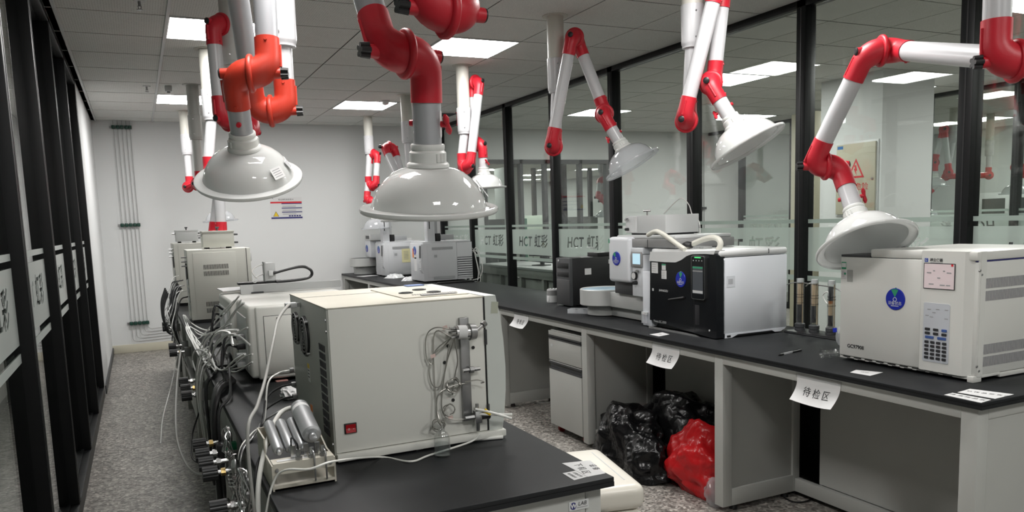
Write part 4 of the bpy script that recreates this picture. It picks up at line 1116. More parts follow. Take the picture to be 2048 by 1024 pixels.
for k in range(2):
    obj('white_tube', sweep(B(), smoothpts([(0.90, -1.17, 1.255 - 0.05 * k), (0.86, -1.19, 1.245 - 0.05 * k), (0.835, -1.2, 1.225 - 0.05 * k), (0.845, -1.2, 1.20 - 0.035 * k), (0.86, -1.2, 1.185 - 0.01 * k)], 6), 0.003, 6), CABW, t)
obj('slot_block', bx(0.99, 1.06, -1.13, -1.10, 1.112, 1.135), BLACK, t)
obj('paper_pad', plate(B(), (0.76, -1.10, 1.130), (1, 0.2, 0), (-0.2, 1, 0.1), 0.16, 0.10, 0.004), PAPER, None, label='white papers stuck out beside the gantry motor', category='paper')

# ---- two cream chromatographs at the far end of the left bench, each with a small box on top
def far_gc(label, x0, x1, y0, y1, z1, boxargs, boxlabel, bmat):
    t = thing('gas_chromatograph', label, 'chromatograph', ((x0 + x1) / 2, (y0 + y1) / 2, BT), 'gas chromatographs')
    z0 = BT + 0.022
    obj('cabinet', bx(x0, x1, y0, y1, z0, z1, bev=0.003), CREAM, t)
    sp = obj('side_panel', bx(x0 + 0.035, x1 - 0.10, y0 - 0.003, y0 + 0.004, z0 + 0.02, z1 - 0.02, bev=0.001), CREAM, t)
    for zb in (z1 - 0.12, z1 - 0.165, z0 + 0.105, z0 + 0.06):
        for k in range(22): sub('vent_slot', bx(x0 + 0.10 + 0.0075 * k, x0 + 0.1035 + 0.0075 * k, y0 - 0.0042, y0 - 0.0028, zb - 0.016, zb + 0.016), INK, sp)
    obj('door_edge', bx(x1 - 0.03, x1 - 0.026, y0 - 0.002, y0, z0, z1), DGREY, t)
    obj('base', bx(x0 + 0.01, x1 - 0.02, y0 + 0.02, y1, BT + 0.002, z0), BLACK, t)
    obj('rear_fan', cy((x0, y0 + 0.15, z1 - 0.15), (x0 - 0.008, y0 + 0.15, z1 - 0.15), 0.06, 0.06, 20), BLACK, t)
    for k in range(3): obj('gas_port', cy((x0, y0 + 0.10, z1 - 0.05 - 0.03 * k), (x0 - 0.035, y0 + 0.10, z1 - 0.05 - 0.03 * k), 0.006, 0.005, 8), STEELD, t)
    for k in range(4):
        obj('connector_plate', bx(x0 - 0.004, x0, y0 + 0.04, y0 + 0.20, z0 + 0.06 + 0.06 * k, z0 + 0.10 + 0.06 * k, bev=0.001), LGREY, t)
    obj('front_latch', bx(x1, x1 + 0.02, y0 + 0.10, y0 + 0.20, z1 - 0.10, z1 - 0.03, bev=0.008), LGREY, t)
    bx0, bx1, by0, by1, bz1 = boxargs
    q = thing('valve_box', boxlabel, 'box', ((bx0 + bx1) / 2, (by0 + by1) / 2, z1), 'small boxes on the far chromatographs')
    obj('housing', bx(bx0, bx1, by0, by1, z1 + 0.012, bz1, bev=0.002), bmat, q)
    obj('lid', bx(bx0 - 0.003, bx1 + 0.003, by0 - 0.003, by1 + 0.003, bz1 - 0.014, bz1, bev=0.001), bmat, q)
    for x in (bx0 + 0.03, bx1 - 0.03):
        obj('foot', cy((x, by0 + 0.03, z1), (x, by0 + 0.03, z1 + 0.013), 0.014, 0.012, 10), BLACK, q); obj('foot', cy((x, by1 - 0.03, z1), (x, by1 - 0.03, z1 + 0.013), 0.014, 0.012, 10), BLACK, q)
    k = obj('top_valve', cy(((bx0 + bx1) / 2, by0 + 0.05, bz1), ((bx0 + bx1) / 2, by0 + 0.05, bz1 + 0.022), 0.005, 0.005, 8), DGREY, q)
    sub('valve_handle', cy(((bx0 + bx1) / 2 - 0.012, by0 + 0.05, bz1 + 0.022), ((bx0 + bx1) / 2 + 0.012, by0 + 0.05, bz1 + 0.022), 0.006, 0.006, 8), DGREY, k)
    for z in (bz1 - 0.03, z1 + 0.04):
        f = obj('side_fitting', cy((bx1, by0 + 0.04, z), (bx1 + 0.03, by0 + 0.04, z), 0.007, 0.006, 8), DGREY, q)
    obj('side_fitting', cy((bx0, by0 + 0.04, bz1 - 0.03), (bx0 - 0.03, by0 + 0.04, bz1 - 0.03), 0.006, 0.005, 8), STEELD, q)
    return t
far_gc('cream chromatograph with slotted side vents at the middle of the left bench', 0.62, 1.035, 0.44, 0.79, 1.304, (0.735, 0.942, 0.52, 0.72, 1.430), 'cream valve box on top of the slotted cream chromatograph', CREAM)
far_gc('farthest grey chromatograph at the end of the left bench', 0.595, 1.00, 1.90, 2.48, 1.330, (0.632, 0.815, 2.18, 2.36, 1.442), 'pale grey valve box on the farthest left chromatograph', LGREY)

# ================================================================== RIGHT BENCH: INSTRUMENTS
def pt_plane(bm_, poly, axis, a0, a1): return prism(bm_, poly, axis, a0, a1)

def status_dial(c, right, up, r, parent, sector=100):
    """round blue status dial with a green sector and white lettering"""
    n = Vector(right).cross(Vector(up)).normalized()
    M4 = basis(c, right, up)
    o = obj('status_dial', lathe(B(), [(r, 0), (r, 0.003), (r * 0.96, 0.0045), (0.0005, 0.0045)], 36, M4, cap0=True), BLUE, parent) if parent.type == 'EMPTY' else sub('status_dial', lathe(B(), [(r, 0), (r, 0.003), (r * 0.96, 0.0045), (0.0005, 0.0045)], 36, M4, cap0=True), BLUE, parent)
    sb = B(); z = 0.0048
    v0 = [sb.verts.new(M4 @ Vector((0.18 * r * math.cos(math.radians(sector)), 0.18 * r * math.sin(math.radians(sector)), z)))]
    for k in range(7):
        t = math.radians(sector - 24 + 8 * k); v0.append(sb.verts.new(M4 @ Vector((0.92 * r * math.cos(t), 0.92 * r * math.sin(t), z))))
    sb.faces.new(v0)
    sub('green_sector', sb, GREEN, o)
    rt, u_ = Vector(right).normalized(), Vector(up).normalized()
    cc = Vector(c) + n * 0.0046
    lettering('设备状态', r * 0.36, WHITE, cc - u_ * r * 0.38, rt, u_, o, off=0.0004)
    sub('white_ring', lathe(B(), [(r * 0.20, 0.0), (r * 0.20, 0.0005), (r * 0.15, 0.0005), (r * 0.15, 0.0)], 20, basis(cc - u_ * r * 0.02, rt, u_)), WHITE, o)
    sub('underline', plate(B(), cc - u_ * r * 0.62, rt, u_, r * 0.8, r * 0.06, 0.0004), WHITE, o)
    sub('pointer', cy(Vector(c) + u_ * r * 0.98, Vector(c) + u_ * r * 1.06, r * 0.08, r * 0.06, 8), GREEN, o)
    return o

LEFTN = dict(right=(0, -1, 0), up=(0, 0, 1))           # faces looking at -X
CAMN = dict(right=(1, 0, 0), up=(0, 0, 1))             # faces looking at -Y

# ---- white chromatograph with keypad (near right)
KX, KY0, KY1, KX1 = 2.992, -3.566, -2.963, 3.53
K = thing('gas_chromatograph', 'white chromatograph with touchscreen and keypad at the near right', 'chromatograph', (3.26, -3.26, BT), 'gas chromatographs')
KW = mat('warm_white_enamel', (0.66, 0.66, 0.63), 0.38, var=0.02)  # enamel lightened in place of front light the room lacks
kz0, kz1, kz2 = 0.824, 1.238, 1.272
obj('cabinet', bx(KX + 0.012, KX1, KY0 + 0.006, KY1, kz0, kz1 - 0.004, bev=0.004), KW, K)
obj('oven_door', bx(KX, KX + 0.02, -3.344, KY1, kz0 - 0.002, kz1, bev=0.004), KW, K)
cpn = obj('control_panel', prism(B(), [(KX + 0.02, KY0 + 0.046), (KX + 0.02, -3.346), (KX - 0.004, -3.346), (KX - 0.004, KY0 + 0.048), (KX + 0.022, KY0 + 0.004), (KX + 0.05, KY0 + 0.004)], 'z', kz0 - 0.004, kz2), KW, K, smooth=20)
obj('top_lid', bx(KX + 0.002, KX1, KY0 + 0.006, -3.110, kz1 + 0.002, kz2, bev=0.005), KW, K)
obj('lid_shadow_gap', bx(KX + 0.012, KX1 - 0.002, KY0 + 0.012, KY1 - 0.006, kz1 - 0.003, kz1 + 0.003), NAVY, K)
obj('oven_top_plate', bx(KX + 0.004, KX1, -3.106, KY1 + 0.001, kz1 + 0.001, kz1 + 0.010, bev=0.001), DGREY, K)
obj('vent_flap', plate(B(), (3.20, -3.075, 1.27), (0.3, -1, 0.0), (0.5, 0.1, 0.8), 0.07, 0.07, 0.004), MGREY, K)
pl = obj('plinth', bx(KX + 0.006, KX1 - 0.01, KY0 + 0.02, KY1, BT + 0.010, kz0), KW, K)
for k in range(9):
    for r_ in range(2): sub('plinth_slot', bx(KX + 0.003, KX + 0.007, KY0 + 0.09 + 0.055 * k + 0.02 * r_, KY0 + 0.125 + 0.055 * k + 0.02 * r_, BT + 0.010 + 0.0065 * r_, BT + 0.013 + 0.0065 * r_), BLACK, pl)
ft = B()
box(ft, KX + 0.002, KX + 0.05, KY0 + 0.006, KY0 + 0.03, BT, kz0, bev=0.003)
obj('corner_foot', ft, KW, K); obj('side_skirt', bx(KX + 0.15, KX1, KY0 + 0.004, KY0 + 0.03, BT + 0.006, kz0 - 0.002, bev=0.002), KW, K)
obj('skirt_arch', bx(KX + 0.05, KX + 0.155, KY0 + 0.006, KY0 + 0.03, kz0 - 0.010, kz0 + 0.001, bev=0.002), KW, K)
# vents on the side facing the viewer
for zc in (1.157, 1.112, 0.918, 0.873):
    for k in range(44): obj('vent_slot', bx(3.024 + 0.0065 * k, 3.0273 + 0.0065 * k, KY0 + 0.0045, KY0 + 0.0075, zc - 0.018, zc + 0.018), INKG, K)
for x, z in ((2.995, 1.205), (3.006, 1.19), (2.998, 0.86), (3.009, 0.842)):
    obj('side_screw', cy((x + 0.012, KY0 + 0.008, z), (x + 0.012, KY0 + 0.002, z), 0.004, 0.004, 8), STEELD, K)
xs = KX - 0.004
def kp(u, v): return at(u, v, X=xs)
a, b_ = at(1540 + 793 / 2.559, 440 + 232 / 2.559, X=xs), at(1540 + 942 / 2.559, 440 + 358 / 2.559, X=xs)
sc_ = obj('touchscreen', plate(B(), (xs, (a.y + b_.y) / 2, (a.z + b_.z) / 2 + 0.004), (0, -1, 0), (0, 0, 1), abs(a.y - b_.y) + 0.006, a.z - b_.z + 0.012, 0.002, r=0.002), DGREY, K)
sc2 = sub('screen_film', plate(B(), (xs - 0.002, (a.y + b_.y) / 2, (a.z + b_.z) / 2 + 0.004), (0, -1, 0), (0, 0, 1), abs(a.y - b_.y), a.z - b_.z + 0.006, 0.0006), PINKW, sc_)
cs = Vector((xs - 0.0027, (a.y + b_.y) / 2, (a.z + b_.z) / 2 + 0.004))
for dy, dz, w_ in ((-0.040, 0.012, 0.018), (0.040, 0.014, 0.018), (-0.02, 0.02, 0.008), (0.02, 0.02, 0.008), (0.0, -0.006, 0.012), (-0.03, -0.03, 0.02), (0.015, -0.032, 0.02), (0.038, -0.032, 0.016)):
    sub('screen_icon', plate(B(), cs + Vector((0, -dy, dz)), (0, -1, 0), (0, 0, 1), w_, 0.004, 0.0003), INKG, sc_)
sub('red_tape_dot', plate(B(), cs + Vector((0, -0.052, 0.042)), (0, -1, 0), (0, 0, 1), 0.008, 0.008, 0.0005), REDP, sc_)
lg = obj('logo_square', plate(B(), kp(1853, 520), (0, -1, 0), (0, 0, 1), 0.014, 0.014, 0.0006, r=0.002), mat('logo_blue', (0.02, 0.06, 0.35), 0.5), K)
lettering('G', 0.012, WHITE, Vector(kp(1853, 520)) + Vector((-0.0006, 0, 0)), (0, -1, 0), (0, 0, 1), lg)
lettering('福立仪器', 0.013, INK, kp(1873, 520.5), (0, -1, 0), (0, 0, 1), K, bold=0.0003)
obj('logo_line', plate(B(), kp(1873, 525.5), (0, -1, 0), (0, 0, 1), 0.05, 0.002, 0.0003), INKG, K)
a, b_ = at(1540 + 792 / 2.559, 440 + 425 / 2.559, X=xs), at(1540 + 908 / 2.559, 440 + 735 / 2.559, X=xs)
kw_, kh_ = abs(a.y - b_.y), a.z - b_.z; kc = Vector((xs, (a.y + b_.y) / 2, (a.z + b_.z) / 2))
kb = obj('keypad', plate(B(), kc, (0, -1, 0), (0, 0, 1), kw_ + 0.006, kh_ + 0.006, 0.0012, r=0.006), mat('keypad_grey', (0.52, 0.54, 0.58), 0.45), K)
KEYM = mat('black_key', (0.025, 0.025, 0.028), 0.45); KEYB = mat('blue_key', (0.05, 0.10, 0.30), 0.45)
def key(gx, gz, w_, m_):
    p = kc + Vector((-0.0012, -gx * kw_, gz * kh_))
    k_ = sub('key', plate(B(), p, (0, -1, 0), (0, 0, 1), w_, 0.0095, 0.0025, r=0.002), m_, kb)
    return k_
for r_ in range(5):
    for q in range(4): key(-0.36 + 0.24 * q, -0.17 - 0.065 * r_ * 1.05, 0.016, KEYM)
for q, w_ in ((-0.25, 0.034), (0.25, 0.034)): key(q, -0.085, w_, KEYB)
for r_ in range(2):
    for q in range(3): key(-0.34 + 0.34 * q, 0.055 - 0.07 * r_, 0.020, KEYB if (q == 2 and r_ == 0) else KEYM)
for gx, gz in ((-0.3, 0.40), (0.05, 0.41), (0.4, 0.41), (-0.1, 0.35), (-0.38, 0.29), (-0.2, 0.27), (0.4, 0.26)):
    sub('keypad_legend', plate(B(), kc + Vector((-0.0012, -gx * kw_, gz * kh_)), (0, -1, 0), (0, 0, 1), 0.014, 0.003, 0.0003), INKG, kb)
lettering('GC9790II', 0.0215, INK, at(1711, 694, X=KX), (0, -1, 0), (0, 0, 1), K, bold=0.0006)
status_dial(at(1540 + 643 / 2.559, 440 + 405 / 2.559, X=KX), (0, -1, 0), (0, 0, 1), 0.043, K, 92)
c = at(1688, 531, X=KX)
st = obj('green_asset_label', plate(B(), (KX, c.y, c.z), (0, -1, 0), (0, 0, 1), 0.024, 0.030, 0.0006), GREEN, K)
sub('label_field', plate(B(), (KX - 0.0006, c.y, c.z + 0.002), (0, -1, 0), (0, 0, 1), 0.021, 0.018, 0.0003), PAPER, st)
c = at(1688, 549, X=KX)
st = obj('asset_card', plate(B(), (KX, c.y, c.z), (0, -1, 0), (0, 0, 1), 0.025, 0.034, 0.0006), PAPER, K)
sub('green_dot', lathe(B(), [(0.005, 0), (0.005, 0.0005), (0.0002, 0.0005)], 14, basis((KX - 0.0006, c.y - 0.006, c.z + 0.004), (0, -1, 0), (0, 0, 1))), GREEN, st)
for q in range(4): sub('card_line', plate(B(), (KX - 0.0006, c.y + 0.003, c.z + 0.010 - 0.006 * q), (0, -1, 0), (0, 0, 1), 0.013, 0.0016, 0.0003), INKG, st)
obj('clear_tape', plate(B(), at(1700, 552, X=KX), (0, -1, 0), (0, 0, 1), 0.03, 0.05, 0.0003), CLEARG, K)

# ---- glass adapters, cable ties, pen in front of it
pc = at(1660, 708, Z=BT + 0.022)
t = thing('glass_adapter', 'clear glass tube fitting lying left of the keypad chromatograph', 'glassware', (pc.x, pc.y, BT))
g = lathe(B(), [(0.013, 0), (0.021, 0.001), (0.0215, 0.006), (0.016, 0.010), (0.0135, 0.02), (0.0135, 0.06), (0.018, 0.062), (0.018, 0.085), (0.016, 0.085), (0.016, 0.064), (0.0115, 0.06), (0.0115, 0.012), (0.013, 0)], 24, basis((pc.x - 0.02, pc.y + 0.03, BT + 0.0215), frame((0.9, -0.35, 0))[0], frame((0.9, -0.35, 0))[1]))
obj('glass_body', g, CLEARG, t, smooth=60)
obj('end_flange', lathe(B(), [(0.010, 0), (0.0215, 0), (0.0215, 0.007), (0.010, 0.007)], 24, basis((pc.x + 0.0, pc.y - 0.0, BT + 0.0215), frame((0.8, -0.5, 0))[0], frame((0.8, -0.5, 0))[1])), CLEARG, t, smooth=60)
t = thing('wash_bottle_pack', 'crumpled clear plastic packet standing beside the keypad chromatograph', 'packet', (at(1672, 690, Z=BT).x, at(1672, 690, Z=BT).y, BT))
pp = at(1672, 692, Z=BT)
bm_ = B(); bmesh.ops.create_icosphere(bm_, subdivisions=3, radius=1.0)
rnd = random.Random(5)
for v in bm_.verts: v.co = Vector((v.co.x * 0.016, v.co.y * 0.020, v.co.z * 0.045)) * (1 + rnd.uniform(-0.12, 0.12)) + Vector((pp.x + 0.02, pp.y - 0.005, BT + 0.047))
obj('packet_film', bm_, CLEARP, t, smooth=0)
obj('packet_print', plate(B(), (pp.x - 0.002, pp.y + 0.006, BT + 0.075), (0.3, -1, 0.2), (0.1, 0.2, 1), 0.02, 0.02, 0.0006), BLUE, t)
pa, pb = at(1556, 710, Z=BT + 0.005), at(1602, 700, Z=BT + 0.005)
t = thing('ballpoint_pen', 'black and clear pen lying on the right worktop', 'pen', ((pa.x + pb.x) / 2, (pa.y + pb.y) / 2, BT))
dd = (pb - pa); dd.z = 0
obj('pen_barrel', cy(pa + dd * 0.08, pa + dd * 0.62, 0.0048, 0.0048, 12), CLEARP, t); obj('pen_refill', cy(pa + dd * 0.06, pa + dd * 0.60, 0.0018, 0.0018, 8), INK, t)
obj('pen_tip', cy(pa + dd * 0.08, pa, 0.0046, 0.001, 12), BLACK, t); obj('pen_grip', cy(pa + dd * 0.08, pa + dd * 0.22, 0.0052, 0.0052, 12), BLACK, t)
obj('pen_cap', cy(pa + dd * 0.60, pa + dd * 1.0, 0.0052, 0.005, 12), BLACK, t)
obj('pen_clip', cy(pa + dd * 0.66 + Vector((0, 0, 0.006)), pa + dd * 0.97 + Vector((0, 0, 0.006)), 0.0012, 0.0012, 6), BLACK, t)

# ---- gas purifier with three clear columns
t = thing('gas_purifier', 'black gas purifier base with three clear filled columns between the chromatographs', 'gas purifier', (3.43, -2.41, BT))
obj('base_tray', bx(3.37, 3.50, -2.62, -2.26, BT, BT + 0.012, bev=0.002), BLACK, t); obj('base_trim', bx(3.368, 3.374, -2.62, -2.26, BT + 0.003, BT + 0.008), STEEL, t)
BEIGE = mat('beige_sorbent', (0.55, 0.42, 0.27), 0.8, var=0.15, scale=80); CHAR = mat('charcoal_sorbent', (0.03, 0.03, 0.032), 0.8, var=0.3, scale=80); ORS = mat('orange_sorbent', (0.45, 0.18, 0.06), 0.8)
for k, (y, u) in enumerate(((-2.305, 1597), (-2.402, 1627), (-2.512, 1661))):
    x = 3.435; zt = at(u, 556 + 2 * k, X=x).z
    o = obj('column_socket', lathe(B(), [(0.001, BT + 0.012), (0.026, BT + 0.012), (0.026, BT + 0.024), (0.022, BT + 0.026), (0.026, BT + 0.028), (0.026, BT + 0.046), (0.020, BT + 0.050), (0.001, BT + 0.050)], 24, Matrix.Translation((x, y, 0))), DGREY, t)
    c = obj('clear_column', lathe(B(), [(0.0195, BT + 0.05), (0.0195, zt), (0.017, zt), (0.017, BT + 0.05)], 24, Matrix.Translation((x, y, 0))), CLEARG, t, smooth=60)
    sub('column_cap', cy((x, y, zt - 0.022), (x, y, zt - 0.002), 0.0165, 0.0165, 20), WHITE, c)
    h = zt - BT - 0.05
    fills = [((0.05, 0.42, CHAR), (0.42, 0.88, BEIGE))] * 2 + [((0.02, 0.25, CHAR), (0.25, 0.5, BEIGE), (0.5, 0.56, ORS), (0.56, 0.86, CHAR))]
    for f0, f1, m_ in fills[k]: sub('sorbent_fill', cy((x - 0.003, y + 0.002, BT + 0.05 + h * f0), (x - 0.003, y + 0.002, BT + 0.05 + h * f1), 0.0115, 0.0115, 16), m_, c)
    for f in (0.45, 0.58, 0.64): sub('column_ring', lathe(B(), [(0.0196, BT + 0.05 + h * f), (0.0202, BT + 0.05 + h * f), (0.0202, BT + 0.052 + h * f), (0.0196, BT + 0.052 + h * f)], 20, Matrix.Translation((x, y, 0))), INK, c)
    sub('inner_tube', cy((x + 0.009, y - 0.009, BT + 0.05), (x + 0.009, y - 0.009, zt - 0.02), 0.003, 0.003, 8), BEIGE, c)
for k, pts in enumerate(([(3.40, -2.20, 1.03), (3.44, -2.26, 1.06), (3.45, -2.40, 1.055), (3.45, -2.52, 1.045), (3.47, -2.62, 1.0), (3.5, -2.70, 0.95)], [(3.435, -2.402, 1.035), (3.44, -2.38, 1.062), (3.45, -2.35, 1.058), (3.48, -2.30, 1.04)], [(3.47, -2.47, 0.99), (3.475, -2.45, 1.02), (3.475, -2.42, 1.0), (3.475, -2.45, 0.96), (3.475, -2.48, 0.99), (3.48, -2.47, 0.90), (3.48, -2.44, 0.84)])):
    obj('purifier_tubing', sweep(B(), smoothpts(pts, 6), 0.003, 6), CABW if k else STEELD, t)

# ---- chromatograph with black front
HX, HY0, HY1, HX1 = 2.931, -2.245, -1.672, 3.402
H = thing('gas_chromatograph', 'white-sided chromatograph with glossy black front and upright display', 'chromatograph', (3.16, -1.95, BT), 'gas chromatographs')
HW = mat('cool_white_side', (0.74, 0.765, 0.81), 0.4, var=0.02); HB = mat('gloss_black_front', (0.008, 0.009, 0.011), 0.16, var=0.2)  # HW raised: the missing front light is put into the white
obj('cabinet', bx(2.975, HX1, HY0, HY1, BT + 0.022, 1.212, bev=0.004), HW, H)
obj('top_cover', bx(2.950, HX1 + 0.004, HY0 - 0.002, HY1 + 0.01, 1.214, 1.250, bev=0.014, seg=4), WHITE, H, smooth=50)
obj('top_split', bx(3.27, 3.274, HY0 - 0.0035, HY0, 1.222, 1.246), DGREY, H)
def hp(x, y): q = at(1080 + x / 3.4135, 400 + y / 3.4135, X=HX); return (q.y, q.z)
wl = [hp(748, 415), hp(850, 424), hp(930, 426), hp(970, 408), hp(1005, 382), hp(1040, 370), hp(1130, 368), hp(1190, 372)]
top_ = [hp(1200, 345), hp(1000, 352), hp(757, 353)]
obj('white_brow', prism(B(), wl + top_, 'x', HX - 0.004, 2.99), WHITE, H, smooth=30)
obj('black_front', prism(B(), [hp(752, 418), hp(850, 427), hp(930, 429), hp(970, 411), hp(1005, 385), hp(1040, 373), hp(1180, 374), (HY0 + 0.012, 1.236), (HY0 + 0.002, 1.225), (HY0, 1.20), (HY0, BT + 0.006), (HY0 + 0.02, BT + 0.004), (HY0 + 0.09, BT + 0.008), (HY1, BT + 0.045)], 'x', HX, 2.985), HB, H, smooth=30)
obj('door_split', bx(HX - 0.0006, HX + 0.001, -2.068 - 0.002, -2.068, BT + 0.03, 1.0), INK, H)
obj('grip_recess', bx(HX - 0.0008, HX + 0.001, -2.112, -2.076, BT + 0.06, 0.965, bev=0.0004), INK, H)
q0, q1, q2, q3, q4 = hp(750, 858), hp(1000, 905), hp(1070, 920), hp(1118, 945), hp(750, 885)
obj('silver_trim', prism(B(), [q0, hp(900, 887), q1, q2, q3, hp(1095, 942), hp(900, 913), q4], 'x', HX - 0.008, HX + 0.004), STEEL, H)
obj('plinth', bx(2.985, HX1 - 0.01, HY0 + 0.012, HY1, BT + 0.004, BT + 0.022), DGREY, H)
sk = obj('side_skirt', prism(B(), [(2.985, BT + 0.002), (3.03, BT + 0.002), (3.07, BT + 0.016), (3.30, BT + 0.016), (3.32, BT + 0.006), (3.36, BT + 0.006), (3.39, BT + 0.018), (3.395, BT + 0.024), (2.985, BT + 0.024)], 'y', HY0 - 0.001, HY0 + 0.015), HW, H)
sub('skirt_slot', bx(2.998, 3.022, HY0 - 0.002, HY0, BT + 0.006, BT + 0.016), BLACK, sk)
for x in (3.0, 3.36): obj('foot', cy((x, HY0 + 0.03, BT), (x, HY0 + 0.03, BT + 0.006), 0.014, 0.014, 12), BLACK, H); obj('foot', cy((x, HY1 - 0.03, BT), (x, HY1 - 0.03, BT + 0.006), 0.014, 0.014, 12), BLACK, H)
# upright display
da, db = hp(1060, 382), hp(1150, 378); dz0 = hp(1035, 672)[1]
dyc, dw, dzc, dh_ = -2.120, 0.108, (1.222 + 0.998) / 2, 0.226
ds = obj('display_unit', plate(B(), (HX, dyc, dzc), (0, -1, 0), (0, 0, 1), dw, dh_, 0.016, r=0.014), STEEL, H)
sub('display_face', plate(B(), (HX - 0.016, dyc, dzc), (0, -1, 0), (0, 0, 1), dw - 0.006, dh_ - 0.006, 0.001, r=0.012), HB, ds)
sub('display_screen', plate(B(), (HX - 0.017, dyc, dzc - 0.012), (0, -1, 0), (0, 0, 1), dw - 0.026, 0.142, 0.0006), SCREEN, ds)
sub('screen_header', plate(B(), (HX - 0.0176, dyc, dzc + 0.052), (0, -1, 0), (0, 0, 1), dw - 0.028, 0.009, 0.0003), GREEN, ds)
sub('screen_rows', plate(B(), (HX - 0.0176, dyc, dzc + 0.034), (0, -1, 0), (0, 0, 1), dw - 0.03, 0.006, 0.0003), MGREY, ds)
sub('screen_footer', plate(B(), (HX - 0.0176, dyc, dzc - 0.073), (0, -1, 0), (0, 0, 1), dw - 0.028, 0.014, 0.0003), LGREY, ds)
GRL = mat('green_status_led', (0.05, 0.5, 0.1), 0.3, emit=(0.1, 0.9, 0.25), estr=1.0)
sub('status_led', plate(B(), (HX - 0.017, dyc, 1.214), (0, -1, 0), (0, 0, 1), 0.05, 0.005, 0.0006), GRL, ds)
for k in range(4): sub('indicator_icon', plate(B(), (HX - 0.017, dyc + 0.034 - 0.0225 * k, 1.198), (0, -1, 0), (0, 0, 1), 0.006, 0.005, 0.0005), LGREY, ds)
lettering('SHIMADZU', 0.0165, LGREY, at(1327, 581.5, X=HX), (0, -1, 0), (0, 0, 1), H, bold=0.0003)
obj('maker_emblem', plate(B(), at(1306, 579, X=HX), (0, -1, 0), (0, 0, 1), 0.014, 0.014, 0.0005), LGREY, H)
lettering('Nexis GC-2030', 0.0185, LGREY, at(1320, 643.5, X=HX), (0, -1, 0), (0, 0, 1), H)
obj('power_button', cy((HX, -2.192, BT + 0.042), (HX - 0.002, -2.192, BT + 0.042), 0.005, 0.005, 12), WHITE, H)
status_dial(at(1362, 559, X=HX), (0, -1, 0), (0, 0, 1), 0.042, H, 85)
for (u, v), w_, h_ in (((1309.5, 535.5), 0.060, 0.060), ((1328, 549.5), 0.046, 0.046)):
    c = at(u, v, X=HX); o = obj('white_label', plate(B(), c, (0, -1, 0), (0, 0, 1), w_, h_, 0.0006), PAPER, H)
    for q in range(4): sub('label_line', plate(B(), Vector((HX - 0.0006, c.y + 0.006, c.z + h_ * (0.3 - 0.2 * q))), (0, -1, 0), (0, 0, 1), w_ * 0.6, 0.002, 0.0003), INKG, o)
c = at(1327.5, 534, X=HX); o = obj('green_edged_label', plate(B(), c, (0, -1, 0), (0, 0, 1), 0.036, 0.034, 0.0006), PAPER, H); sub('green_strip', plate(B(), Vector((HX - 0.0006, c.y, c.z + 0.013)), (0, -1, 0), (0, 0, 1), 0.036, 0.007, 0.0003), GREEN, o)
pa, pb = at(1337, 599, X=HX - 0.006), at(1368, 595, X=HX - 0.006)
obj('black_stylus', cy(pa, pb, 0.0035, 0.0055, 10), BLACK, H)
c = at(1461, 563, Y=HY0); o = obj('knockout_square', plate(B(), (c.x, HY0, c.z), (1, 0, 0), (0, 0, 1), 0.056, 0.058, 0.0008), HW, H)
for q in range(6): sub('knockout_slot', plate(B(), (c.x - 0.0125 + 0.005 * q, HY0 - 0.0008, c.z), (1, 0, 0), (0, 0, 1), 0.0022, 0.026, 0.0005), INKG, o)
# white module on its far side, with a vial clip
obj('side_module', bx(2.945, 3.30, HY1 + 0.002, -1.583, BT + 0.004, 1.118, bev=0.004), HW, H)
for k in range(2): obj('vial', cy((2.935, -1.60 - 0.03 * k, BT + 0.02), (2.935, -1.60 - 0.03 * k, BT + 0.07), 0.010, 0.010, 14), CLEARP, H); obj('vial_cap', cy((2.935, -1.60 - 0.03 * k, BT + 0.07), (2.935, -1.60 - 0.03 * k, BT + 0.084), 0.0105, 0.0105, 14), LGREY, H)
# hose and clamp on the top
HOSE = mat('ivory_hose', (0.66, 0.65, 0.58), 0.45)
obj('hose', sweep(B(), smoothpts([at(u, v, X=3.02) for u, v in ((1377, 493), (1392, 485), (1410, 478), (1426, 475), (1437, 479), (1441, 489), (1436, 502))], 6), 0.015, 12), HOSE, H)
obj('black_hose_clamp', cable([at(1364, 498, X=3.01), at(1372, 489, X=3.01), at(1384, 490, X=3.01)], 0.016, 8), BLACK, H)
for k in range(8): obj('top_fin', bx(3.05 + 0.0, 3.11, -1.90 - 0.014 * k, -1.896 - 0.014 * k, 1.250, 1.262), LGREY, H)

# ---- headspace sampler with round carousel
A2 = thing('headspace_sampler', 'white headspace sampler with a round grey carousel tray', 'autosampler', (3.12, -1.05, BT), 'autosamplers with round trays')
acx, acy = 3.065, -0.985
SG = mat('sampler_grey', (0.48, 0.49, 0.48), 0.4, var=0.02); SGD = mat('sampler_base_grey', (0.38, 0.39, 0.38), 0.45)
obj('pedestal', cy((acx, acy, BT + 0.006), (acx, acy, 0.868), 0.118, 0.118, 40), SGD, A2, smooth=40)
obj('base_block', bx(3.04, 3.50, -1.57, -1.06, BT + 0.006, 0.868, bev=0.004), SGD, A2)
obj('tray_block', bx(3.005, 3.50, -1.57, -1.13, 0.869, 0.962, bev=0.004), SG, A2)
tr_ = obj('carousel_rim', lathe(B(), [(0.001, 0.868), (0.158, 0.868), (0.165, 0.874), (0.165, 0.970), (0.160, 0.974), (0.154, 0.970), (0.154, 0.963), (0.001, 0.963)], 48, Matrix.Translation((acx, acy, 0))), SG, A2, smooth=40)
sub('carousel_tray', cy((acx, acy, 0.963), (acx, acy, 0.969), 0.150, 0.150, 40), mat('pale_blue_tray', (0.36, 0.50, 0.60), 0.3), tr_)
obj('sampler_tower', bx(2.94, 3.20, -1.453, -1.225, 1.040, 1.313, bev=0.022, seg=4), WHITE2, A2, smooth=50)
